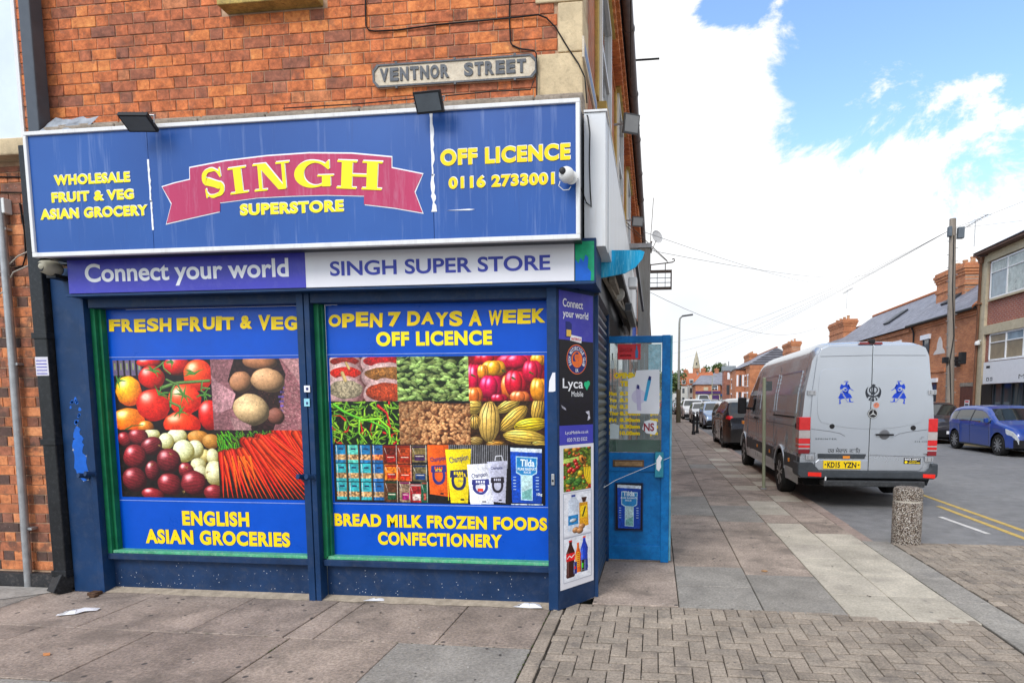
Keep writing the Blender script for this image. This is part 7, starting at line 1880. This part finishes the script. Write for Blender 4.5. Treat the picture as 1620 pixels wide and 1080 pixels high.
def winband(y0, y1, z0, z1, zt, n_, mats_, name='window'):
    w = MB().box(XW-.03,XW-.005,y0,y1,z0,z1).build(name, BLACKP, sb)
    step = (y1-y0)/n_
    for i in range(n_):
        a, b = y1-(i+1)*step, y1-i*step
        MB().box(XW-.035,XW-.031,a+.03,b-.03,z0+.04,zt-.02).build('pane', mats_[i%len(mats_)], w); MB().box(XW-.035,XW-.031,a+.03,b-.03,zt+.02,z1-.03).build('pane', mats_[(i+1)%len(mats_)], w)
    m = MB(); m.box(XW-.07,XW-.036,y0,y1,z0-.04,z0+.035); m.box(XW-.07,XW-.036,y0,y1,z1-.03,z1+.03); m.box(XW-.068,XW-.036,y0,y1,zt-.02,zt+.02)
    for i in range(n_+1): m.box(XW-.075,XW-.036,y1-i*step-.028,y1-i*step+.028,z0+.0351,z1-.0301)
    m.build('frame', WHITE, w)
winband(12.0,22.72,5.70,7.15,6.72,9,(BL2,BL1,BL1,BL2,BL1)); winband(12.0,22.52,3.18,4.22,3.88,9,(BL3,BL3,BL2,BL3))
MB().box(XW-.14,XW-.036,12,22.75,5.58,5.66).build('window_sill', CREAM, sb)
sgn = thing('shop_sign', 'plain white signboard over the shop window at the right edge, thin dark M showing', 'shop sign', (XW,18,2.3))
MB().box(XW-.36,XW-.121,10,22.30,2.21,3.08).build('board', pm('sign_white', (.72,.72,.73), .35, vary=.04), sgn)
XS = fxm(XW-.36)
text('lettering', 'M', -19.82, -19.45, 2.34, 2.50, XS, BLACKP, sgn, bold=-.01, d=.004)
m = MB(); m.prism([(-22.08,2.83),(-21.81,2.83),(-21.81,2.93),(-22.08,2.93)], XS, .004)
for a in (-22.02,-21.76): m.prism([(a,2.32),(a+.17,2.32),(a+.17,2.46),(a,2.46)], XS, .004)
m.build('small_marks', BLACKP, sgn); m = MB()
for a in (-21.98,-21.72): m.prism([(a+.02,2.34),(a+.08,2.34),(a+.08,2.43),(a+.02,2.43)], XS, .006)
m.build('icon_mark', WHITEL, sgn)
m = MB(); m.box(XW-.05,XW-.04,12,22.0,.35,2.2); sw = m.build('shop_window', glassy('shop_glass', (.05,.07,.08), .03), sb)
m = MB()
for y in (22.0,21.4,20.7,20.0,19.0,18): m.box(XW-.10,XW-.055,y-.03,y+.03,.3,2.2)
m.box(XW-.10,XW-.055,12,22,.25,.35); m.build('frame', DARKM, sw)
MB().box(XW-.10,XW-.03,22.1,22.9,0,2.2).build('dark_jamb', pm('dark_brown_jamb', (.03,.022,.018), .6), sb)
pq = thing('downpipe', 'rusty copper-brown downpipe on the cream corner of the right shop', 'downpipe', (XW-.2,23.3,0))
m = MB(); m.tube([(XW-.42,23.2,7.5),(XW-.2,23.28,7.3),(XW-.19,23.28,2.2),(XW-.19,23.28,.2)], .055, 10); m.build('pipe', pm('copper_brown', (.20,.09,.05), .5, .3, vary=.3, scale=6), pq, smooth=60)
m = MB(); m.lathe([(.10,7.25),(.13,7.42),(.13,7.5)], (XW-.2,23.28,0), 'Z', 10); m.box(XW-.30,XW-.08,23.18,23.38,5.55,5.62); m.build('rainwater_head', pm('copper_brown', (.20,.09,.05)), pq)
cm_ = thing('security_camera', 'tiny white camera on the corner of the cream framed shop', 'security camera', (XW-.2,23.1,4.0))
m = MB(); m.lathe([(.10,3.86),(.11,3.94),(.07,4.02)], (XW-.25,23.1,0), 'Z', 10); m.build('dome', WPL, cm_); MB().box(XW-.24,XW-.1,23.08,23.12,4.02,4.06).build('bracket', WPL, cm_)

# row of brick houses with slate roof
hc = thing('terraced_house', 'orange brick house with slate roof, big chimney and a brown gate, beside the right shop', 'house', (XW,28,0))
Y0, Y1 = 23.4, 30.6
MB().box(XW,XW+9,Y0+.02,Y1,0,5.45).build('wall', RB, hc)
m = MB(); m.box(XW-.12,XW+.0,Y0,Y1,5.30,5.45); m.box(XW-.06,XW,Y0,Y1,5.20,5.298); m.box(XW-.05,XW,26.4,27.95,2.9,3.05); m.build('brick_cornice', RB, hc)
m = MB(); m.tube([(XW-.25,Y0,5.48),(XW-.25,Y1,5.48)], .07, 8); m.tube([(XW-.2,30.0,5.4),(XW-.08,30.0,5.1),(XW-.08,30.0,.2)], .045, 8); m.build('gutter', BLACKP, hc, smooth=60)
rz_ = 8.05
m = MB(); m.poly([(XW-.28,Y0+.05,5.47),(XW+3.3,26.5,rz_),(XW+3.3,Y1,rz_),(XW-.28,Y1,5.47)]); m.poly([(XW-.28,Y0+.05,5.47),(XW+7.2,Y0+.05,5.47),(XW+3.3,26.5,rz_)]); m.poly([(XW+7.2,Y0+.05,5.47),(XW+7.2,Y1,5.47),(XW+3.3,Y1,rz_),(XW+3.3,26.5,rz_)]); m.build('roof', SL, hc)
m = MB(); m.tube([(XW-.28,Y0+.05,5.50),(XW+3.3,26.5,rz_+.05),(XW+3.3,Y1,rz_+.05)], .11, 8); m.build('ridge_tiles', pm('terracotta_ridge', (.46,.16,.07), .8, vary=.3, scale=4), hc, smooth=60)
chimney(hc, XW+1.6,XW+2.6,28.4,31.5,6.4,8.35,4)
for y, z in ((26.9,6.3),): 
    w = MB().box(0,.01,0,.01,0,.01)
m = MB(); a = Vector((3.58,0,rz_-5.47)).normalized(); up_ = Vector((-a.z,0,a.x))
for yc, t0, L_ in ((29.1,1.6,1.3),):
    c = Vector((XW-.28,yc,5.47))+a*(t0+L_/2)+up_*.06; m.obox(c, a*L_/2, Vector((0,.42,0)), up_*.05)
m.build('skylight', DARKM, hc)
gt_ = MB().box(XW-.06,XW-.01,23.45,24.75,0.1,2.25).build('gate', pm('dark_red_timber', (.13,.045,.03), .6, vary=.3, scale=5), hc)
m = MB()
for i in range(8): m.box(XW-.075,XW-.061,23.50+i*.155,23.50+i*.155+.135,.12,1.75)
m.build('gate_boards', pm('dark_red_timber', (.13,.045,.03)), gt_)
MB().box(XW-.08,XW-.0611,23.42,24.78,2.15,2.32).build('lintel', STONED, hc)
w = thing('notice', 'small white notice with a red top fixed on the dark brown gate', 'notice', (XW,24,1.2))
MB().box(XW-.085,XW-.076,23.85,24.25,1.10,1.55).build('board', WHITEL, w); MB().box(XW-.088,XW-.0851,23.90,24.2,1.45,1.52).build('red_print', pm('red_print', (.65,.04,.05)), w); MB().box(XW-.088,XW-.0851,23.90,24.2,1.18,1.40).build('dark_print', pm('grey_print', (.1,.1,.12), .5), w)
w = MB().box(XW-.012,XW-.004,28.25,28.88,3.45,4.62).build('window', WG, hc); MB().box(XW-.10,XW-.0,28.10,29.15,4.62,4.86).build('lintel', WHITEL, w); MB().box(XW-.05,XW-.013,28.20,28.25,3.45,4.62).box(XW-.05,XW-.013,28.88,28.93,3.45,4.62).box(XW-.05,XW-.013,28.25,28.88,4.05,4.10).build('frame', DARKM, w)
w = MB().box(XW-.012,XW-.004,27.20,27.72,1.2,2.4).build('window', WG, hc); MB().box(XW-.10,XW-.0,27.1,27.9,2.42,2.62).build('lintel', WHITEL, w)
m = MB(); m.prism([(-27.75,3.78),(-26.50,3.78),(-26.62,3.95),(-26.80,4.05),(-26.85,4.35),(-27.0,4.55),(-27.12,4.62),(-27.25,4.52),(-27.38,4.3),(-27.42,4.02),(-27.62,3.92)], fxm(XW), .006); m.build('white_paint_patch', pm('old_white_paint', (.66,.60,.55), .8, vary=.1), hc)
fb = thing('floodlight', 'black box lamp on the brick wall right of the wooden telegraph pole', 'floodlight', (XW,24.9,3.2))
MB().box(XW-.35,XW-.1,24.75,25.05,3.05,3.5).build('casing', BLACKP, fb, bevel=.02); MB().bar((XW-.1,24.9,3.3),(XW,24.9,3.3),.05).build('bracket', BLACKP, fb)
# further houses of the row
def house(y0, y1, label, ez=5.45, rdg=8.05, chim=None, dx=0., gable=False, wm=None):
    t = thing('terraced_house', label, 'house', (XW+dx,(y0+y1)/2,0), 'terraced houses along the right side of the street')
    X_ = XW+dx; MB().box(X_,X_+8,y0+.01,y1,0,ez).build('wall', wm or RB, t)
    m = MB(); m.poly([(X_-.28,y0,ez),(X_+3.3,y0,rdg),(X_+3.3,y1,rdg),(X_-.28,y1,ez)]); m.poly([(X_+7.2,y0,ez),(X_+7.2,y1,ez),(X_+3.3,y1,rdg),(X_+3.3,y0,rdg)]); m.poly([(X_-.28,y1,ez),(X_+3.3,y1,rdg),(X_+7.2,y1,ez)]); m.poly([(X_-.28,y0,ez),(X_+7.2,y0,ez),(X_+3.3,y0,rdg)]); m.build('roof', SL, t)
    m = MB(); m.box(X_-.1,X_,y0,y1,ez-.25,ez-.02); m.build('cornice', wm or RB, t)
    m = MB(); m.tube([(X_+3.3,y0,rdg+.04),(X_+3.3,y1,rdg+.04)], .10, 8); m.build('ridge_tiles', pm('terracotta_ridge', (.46,.16,.07)), t)
    for y in np.arange(y0+1.2, y1-.9, 2.4):
        for z0, z1 in ((.9,2.4),(3.4,4.7)):
            w = MB().box(X_-.012,X_-.004,y,y+.95,z0,z1).build('window', WG, t); MB().box(X_-.07,X_-.0,y-.1,y+1.05,z1,z1+.2).box(X_-.08,X_-.0,y-.1,y+1.05,z0-.12,z0).box(X_-.04,X_-.013,y,y+.95,(z0+z1)/2-.03,(z0+z1)/2+.03).box(X_-.04,X_-.013,y+.45,y+.5,z0,(z0+z1)/2-.0301).build('frame', WHITEL, w)
    if chim: chimney(t, X_+chim[0],X_+chim[0]+1.0,chim[1],chim[2],chim[3],chim[4],chim[5])
    return t
house(30.62, 38.4, 'orange brick terraced house with a long skylit slate roof, next after the big chimney')
m = MB()
for yc, L_ in ((36.8,1.4),):
    c = Vector((XW-.28,yc,5.47))+a*(1.5+L_/2)+up_*.06; m.obox(c, a*L_/2, Vector((0,.45,0)), up_*.05)
tag(m.build('skylight', DARKM), 'skylight lying in the slate roof left of the telegraph pole', 'skylight')
house(38.42, 46.3, 'brick terraced house behind the van roof, plain slate roof', chim=None)
house(46.32, 54, 'brick terraced house with the second chimney, seen over the van', ez=5.3, rdg=7.6, chim=(2.0,49.4,53.6,6.4,8.3,4))
house(54.02, 66, 'brick terraced house with low slate roof beyond the second chimney', ez=4.9, rdg=6.6)
house(66.02, 76, 'brick terraced house carrying the third chimney beyond the van', ez=5.2, rdg=7.0, chim=(2.0,69.0,73.8,6.2,8.3,3))
hx = house(76.02, 97, 'far brick house with white bay windows and chimney before the square turret', ez=6.0, rdg=8.2, chim=(2.0,90.,95.5,6.8,8.5,4), dx=-1.6)
m = MB(); m.box(11.6,12.85,80,83.5,0,5.6); hb = m.build('bay', RBX, hx)
for z0, z1 in ((.9,2.6),(3.4,4.9)):
    for k in range(3): MB().box(11.75+k*.37,12.0+k*.37,79.98,79.995,z0,z1).build('bay_window', WHITEL if k != 1 else WG, hb)
m = MB(); m.box(11.5,12.9,79.8,83.5,5.62,5.75); m.build('bay_cap', DARKM, hb)
# aerials
for (x, y, z, s, lb2) in ((17.0,29.6,9.4,1.0,'television aerial on the big chimney behind the telegraph pole'),(17,50.5,9.3,1.2,'television aerial on the second chimney over the van')):
    m = MB(); m.tube([(x,y,z),(x,y,z+1.3*s)], .02, 6); m.tube([(x,y-1.2*s,z+1.25*s),(x,y+1.0*s,z+1.2*s)], .015, 6)
    for k in range(8): yy = y-1.1*s+k*.28*s; m.tube([(x-.2,yy,z+1.24*s),(x+.2,yy,z+1.24*s)], .01, 5)
    tag(m.build('aerial', GALV), lb2, 'aerial')

# telegraph pole
tp = thing('telegraph_pole', 'tall weathered wooden telegraph pole with cable boxes, in front of the orange brick house', 'telegraph pole', (13.05,22.9,0))
TP = pm('weathered_timber', (.27,.23,.19), .85, vary=.25, scale=5, streak=True, dirt=(.12,.10,.08), dirt_amt=.5, bumps=.3)
m = MB(); m.tube([(13.23,22.9,0),(12.93,22.9,9.0)], [.17,.125], 14); m.build('pole', TP, tp, smooth=50)
m = MB()
for k in range(26): z = 1.6+k*.27; s_ = 1 if k % 2 else -1; m.tube([(12.99,22.75,z),(12.99,22.60,z)] if False else [(13.2-z/30+s_*.10,22.84,z),(13.2-z/30+s_*.22,22.80,z)], .012, 6)
m.build('step_iron', GALV, tp)
m = MB(); m.box(12.70,12.83,22.65,22.85,8.25,8.65); m.build('cable_box', pm('grey_box', (.12,.14,.16), .6), tp, bevel=.02); MB().box(13.06,13.30,22.62,22.82,8.15,8.60).build('cable_box', pm('grey_box', (.12,.14,.16)), tp, bevel=.02)
m = MB(); m.tube([(12.94,22.76,8.3),(13.0,22.75,6.0),(13.14,22.74,4.2),(13.02,22.72,3.2),(13.18,22.74,1.2)], .02, 6); m.build('cable_down', CABLE, tp)
m = MB(); m.box(12.78,12.98,22.7,22.9,3.1,3.35); m.build('side_box', BLACKP, tp, bevel=.02); m = MB(); m.box(13.42,13.64,22.65,22.9,3.05,3.55); m.bar((13.15,22.8,3.2),(13.45,22.8,3.2),.05); m.build('black_lamp_box', BLACKP, tp, bevel=.02)
top = Vector((12.94,22.9,8.6))
def wire(label, a, b, sag, r=.006):
    a, b = Vector(a), Vector(b); pts = [a.lerp(b,t)-Vector((0,0,sag*4*t*(1-t))) for t in np.linspace(0,1,20)]
    tag(MB().tube(pts, r, 5).build('overhead_wire', pm('wire_grey', (.22,.22,.23), .6)), label, 'wire')
wire('overhead wire running from the telegraph pole up to the right', top, (26,14,14), .4, .007)
wire('second overhead wire to the right, lower', top, (30,20,10.5), .3, .006)
for i, (x, y, z) in enumerate(((.4,60,6.0),(.4,72,5.8),(.4,84,5.6),(.4,95,5.4),(.4,48,6.2))): wire('%s overhead wire crossing the street from the telegraph pole to the left terrace' % ('nearest','second','third','fourth','fifth')[(i+1)%5], top, (x,y,z), .9, .006)
wire('long overhead wire sagging from the left terrace across to the right roofs', (.45,22,8.2-2), (17,60,8.8), 1.2, .010)
wire('level overhead wire from the hanging sign out to the right, upper', (.5,9.0,5.2), (22,70,15), .5, .006)
wire('level overhead wire from the hanging sign out to the right, lower', (.5,8.0,4.6), (24,64,15), .6, .006)

# ---------------------------------------------------------------- far end of the street
FBX = brickmat('far_brick', 'X', ((.55,.20,.09),(.42,.14,.06)), bw=.23, rh=.08)
PRP = pm('purple_fascia', (.07,.03,.12), .5); BLF = pm('blue_fascia', (.02,.12,.35), .5); TIL = pm('tile_roof', (.40,.13,.06), .8, vary=.25, scale=.8)
mid = thing('corner_building', 'brick corner shop far down the street with purple fascia and a slate roof', 'building', (12,120,0))
MB().box(8.9,13.8,120,130,0,4.6).build('wall', FBX, mid)
m = MB(); m.poly([(8.6,119.7,4.6),(14.1,119.7,4.6),(13.4,124,6.6),(10.2,124,6.6)]); m.poly([(8.6,119.7,4.6),(10.2,124,6.6),(8.6,130,4.6)]); m.poly([(14.1,119.7,4.6),(14.1,130,4.6),(13.4,124,6.6)]); m.poly([(8.6,130,4.6),(14.1,130,4.6),(13.4,124,6.6),(10.2,124,6.6)]); m.build('roof', SL, mid)
MB().box(8.9,13.8,119.75,119.98,2.75,3.3).build('purple_fascia', PRP, mid)
w = MB().box(12.2,13.2,119.96,119.99,3.55,4.35).build('window', WG, mid); MB().box(12.1,12.2,119.93,119.99,3.5,4.4).box(13.2,13.3,119.93,119.99,3.5,4.4).box(12.2,13.2,119.93,119.99,4.35,4.42).box(12.2,13.2,119.93,119.955,3.9,3.97).box(12.65,12.72,119.93,119.955,3.55,3.9).build('frame', WHITEL, w)
MB().box(10.5,11.4,119.93,119.98,3.4,4.1).build('white_panel', CREAM, mid)
for a, b in ((9.1,10.1),(10.3,11.6),(12.2,13.6)): MB().box(a,b,119.94,119.98,.6,2.5).build('shop_window', WG if a != 12.2 else PRP, mid)
MB().box(8.9,13.8,119.99-.001,119.997,0,2.7).build('cream_front', CREAM, mid)
m = MB(); m.tube([(11.9,117,0),(11.9,117,6.2)], .06, 8); m.tube([(11.9,117,6.15),(12.6,117,6.2)], .05, 8); tag(m.build('street_lamp', POST), 'thin pale lamp column in front of the purple fronted shop', 'street lamp')
nx_b = thing('shop_building', 'small brick shop with blue canopy right of the purple fronted shop', 'building', (15,121,0))
MB().box(13.82,17,121,131,0,4.4).build('wall', FBX, nx_b); MB().box(13.9,17,120.4,120.99,2.3,2.7).build('blue_canopy', BLF, nx_b)
m = MB(); m.poly([(13.8,120.7,4.4),(17.3,120.7,4.4),(17.3,125,6.2),(13.8,125,6.2)]); m.build('roof', SL, nx_b)
w = MB().box(14.3,15.1,120.96,120.99,3.1,4.0).build('window', WG, nx_b); MB().box(14.3,15.1,120.9,120.955,3.5,3.56).build('frame', WHITEL, w)
for a in (14.0,14.9,15.8): MB().box(a,a+.7,120.94,120.98,.5,2.2).build('shop_window', pm('pale_shutter', (.45,.55,.5), .4), nx_b)
tu = thing('turret', 'square brick turret with a flat lead cap and finial beyond the bay-windowed house', 'turret', (12.9,90,0))
MB().box(12.0,13.8,98,100,0,6.3).build('wall', brickmat('dark_far_brick', 'X', ((.34,.12,.08),(.26,.09,.06))), tu)
m = MB(); m.prism([(11.85,6.3),(13.95,6.3),(14.0,6.5),(11.8,6.5)], lambda u, v, w: (u, 97.9+w, v), 0, 0, 2.2); m.prism([(11.85,6.5),(13.95,6.5),(13.95,7.1),(11.85,7.1)], lambda u, v, w: (u, 97.9+w, v), 0, 0, 2.2); m.build('lead_cap', pm('lead_cap', (.25,.28,.30), .5, vary=.2), tu)
m = MB(); m.tube([(12.9,99,7.1),(12.9,99,7.9)], .06); m.build('finial', DARKM, tu)
MB().box(12.6,13.2,97.96,97.995,4.9,6.0).build('white_window', WHITEL, tu); MB().box(12.5,13.4,97.96,97.995,2.4,4.0).build('window', WG, tu)
CRW = pm('white_render', (.58,.57,.54), .7, vary=.1)
for i, (x, y, dz, lb3) in enumerate(((6.1,135,0,'leftmost white rendered house with dormers at the far end of the street'),(7.6,132,.1,'middle white rendered house with dormers at the far end of the street'),(9.1,129,.2,'rightmost white rendered house with dormers, next to the purple fronted shop'))):
    t = thing('terraced_house', lb3, 'house', (x,y,0), 'white houses at the far end'); x1_ = x+1.5
    MB().box(x-1.2,x1_-1.2,y,y+8,0,4.6+dz).build('wall', CRW, t); m = MB(); m.poly([(x-1.3,y-.2,4.6+dz),(x1_-1.2,y-.2,4.6+dz),(x1_-1.2,y+4,6.8+dz),(x-1.3,y+4,6.8+dz)]); m.build('roof', TIL if i else SL, t)
    m = MB(); m.box(x-.9,x-.1,y-.1,y+2,4.9+dz,5.8+dz); m.build('dormer', CRW, t); MB().box(x-.8,x-.2,y-.13,y-.101,5.0+dz,5.6+dz).build('dormer_window', WG, t)
    for z in (1.0,3.0): MB().box(x-.8,x-.3,y-.02,y-.003,z,z+1.1).build('window', WG, t)
# red gables and roofs behind
for i, (x0, x1, y, z0, z1, lb4) in enumerate(((10.5,15.3,150,6.0,8.6,'long red tiled roof with a plain gable behind the far shops'),(6.5,12.0,160,6.5,8.8,'red tiled roof behind the white far houses'),(15.3,21,165,6.5,9.2,'slate and red roof behind the turret, right of the red gable'))):
    t = thing('house', lb4, 'house', ((x0+x1)/2,y,0)); MB().box(x0,x1,y,y+8,0,z0).build('wall', FBX, t)
    m = MB(); m.poly([(x0-.3,y-.3,z0),(x1+.3,y-.3,z0),(x1,y+4,z1),(x0+(x1-x0)*.35,y+4,z1)]); m.poly([(x0-.3,y-.3,z0),(x0+(x1-x0)*.35,y+4,z1),(x0-.3,y+8.3,z0)]); m.poly([(x1+.3,y-.3,z0),(x1+.3,y+8.3,z0),(x1,y+4,z1)]); m.build('roof', TIL if i < 2 else SL, t)
    chimney(t, x0+2,x0+3,y+3.5,y+4.5,z1-.6,z1+.9,2,FBX)
HILL = pm('hill_ground', (.10,.12,.06), .95, vary=.3, scale=.1)
m = MB(); m.poly([(-60,178,-.1),(120,178,-.1),(140,230,8.5),(-80,230,8.5)]); m.poly([(-80,230,8.5),(140,230,8.5),(200,420,16),(-120,420,16)]); m.poly([(-60,178,-.1),(-80,230,8.5),(-120,420,16),(-120,420,-1),(-60,178,-1)]); m.build('hill', HILL, kind='structure')
for i in range(9):
    x = 4.5+i*2.9; y = 222+i*1.2
    t = thing('terraced_house', '%s house from the left in the long slate-roofed terrace on the far hill' % ('first','second','third','fourth','fifth','sixth','seventh','eighth','ninth')[i], 'house', (x,y,8), 'terrace on the far hill')
    MB().box(x,x+2.9,y,y+7,6.5,9.9).build('wall', FBX, t); m = MB(); m.poly([(x,y-.2,9.9),(x+2.9,y-.2,9.9),(x+2.9,y+3.5,11.6),(x,y+3.5,11.6)]); m.build('roof', SL, t)
    MB().box(x+.9,x+1.8,y-.05,y-.01,8.4,9.4).build('window', WHITEL, t); MB().box(x+2.4,x+3.0,y+3,y+4,11.2,12.3).build('chimney', FBX, t)
sp_ = thing('church_spire', 'pointed pale stone church spire on a red brick tower on the skyline', 'church', (20.9,300,0))
MB().box(19.3,22.5,299,302.5,5,17).build('tower', FBX, sp_)
m = MB(); m.lathe([(2.0,17),(1.8,17.6),(1.0,21.7),(.02,25.6)], (20.9,300.5,0), 'Z', 8); m.build('spire', pm('spire_stone', (.42,.37,.28), .85, vary=.15, scale=.6), sp_)
for x in (19.4,22.4): MB().lathe([(.25,17),(.02,18.6)], (x,299.3,0), 'Z', 6).build('pinnacle', pm('spire_stone', (.42,.37,.28)), sp_)
MB().box(20.6,21.2,298.9,298.99,18.2,19.6).build('louvre', DARKM, sp_); MB().box(20.4,21.4,298.93,298.99,13.5,15.5).build('belfry_opening', DARKM, sp_)

# ---------------------------------------------------------------- trees
def leafmat(name, c0, c1):
    m, nt, n, l, b = newmat(name); oi = n.new('ShaderNodeNewGeometry'); l.new(ramp(n, l, oi.outputs['Random Per Island'], [(0,c0),(1,c1)]), b.inputs['Base Color'])
    b.inputs['Roughness'].default_value = .7; b.inputs['Subsurface Weight'].default_value = 0; return m
LF = leafmat('leaves', (.045,.085,.02), (.12,.17,.045)); BARK = pm('bark', (.09,.07,.05), .9)
def tree(label, x, y, z, h, r, n_=1400, sparse=False, ls=.22):
    t = thing('tree', label, 'tree', (x,y,z)); rg = random.Random(int(x*7+y))
    m = MB(); m.tube([(x,y,z),(x+.1,y,z+h*.45)], [r*.09,r*.05], 8)
    cl = []
    for i in range(9):
        a = rg.uniform(0,2*pi); e = (x+cos(a)*r*rg.uniform(.3,.8), y+sin(a)*r*rg.uniform(.3,.8), z+h*rg.uniform(.5,.95)); cl.append(e); m.tube([(x+.1,y,z+h*.4),tuple((Vector((x,y,z+h*.5))+Vector(e))/2),e], [r*.045,r*.03,r*.01], 6)
    m.build('trunk', BARK, t)
    c = MB()
    for i in range(n_):
        k = cl[rg.randrange(9)] if rg.random() < .8 else (x,y,z+h*.65)
        q = Vector((rg.gauss(0,1),rg.gauss(0,1),rg.gauss(0,.8))); q = q.normalized()*(r*.42*rg.random()**.45)
        p = Vector(k)+q; u = Vector((rg.gauss(0,1),rg.gauss(0,1),rg.gauss(0,1))).normalized()*ls*rg.uniform(.6,1.3); v = u.cross(Vector((rg.gauss(0,1),rg.gauss(0,1),rg.gauss(0,1)))).normalized()*ls*.6
        c.poly([p-u, p-v, p+u, p+v])
    c.build('crown', LF, t)
tree('bushy green tree on the left at the far end of the street, behind the lamp', 3.6, 125, 0, 7.0, 3.6, 1800, ls=.30)
tree('bare-looking thin tree on the skyline right of the spire', 20.0, 235, 8.5, 6.2, 2.6, 350, ls=.35)
tree('rounded green tree on the skyline between the spire and the turret', 25.8, 235, 8.5, 6.6, 3.4, 1500, ls=.42)
tree('low green tree at the left of the skyline terrace', -3, 150, 0, 8.0, 4.5, 1500, ls=.35)
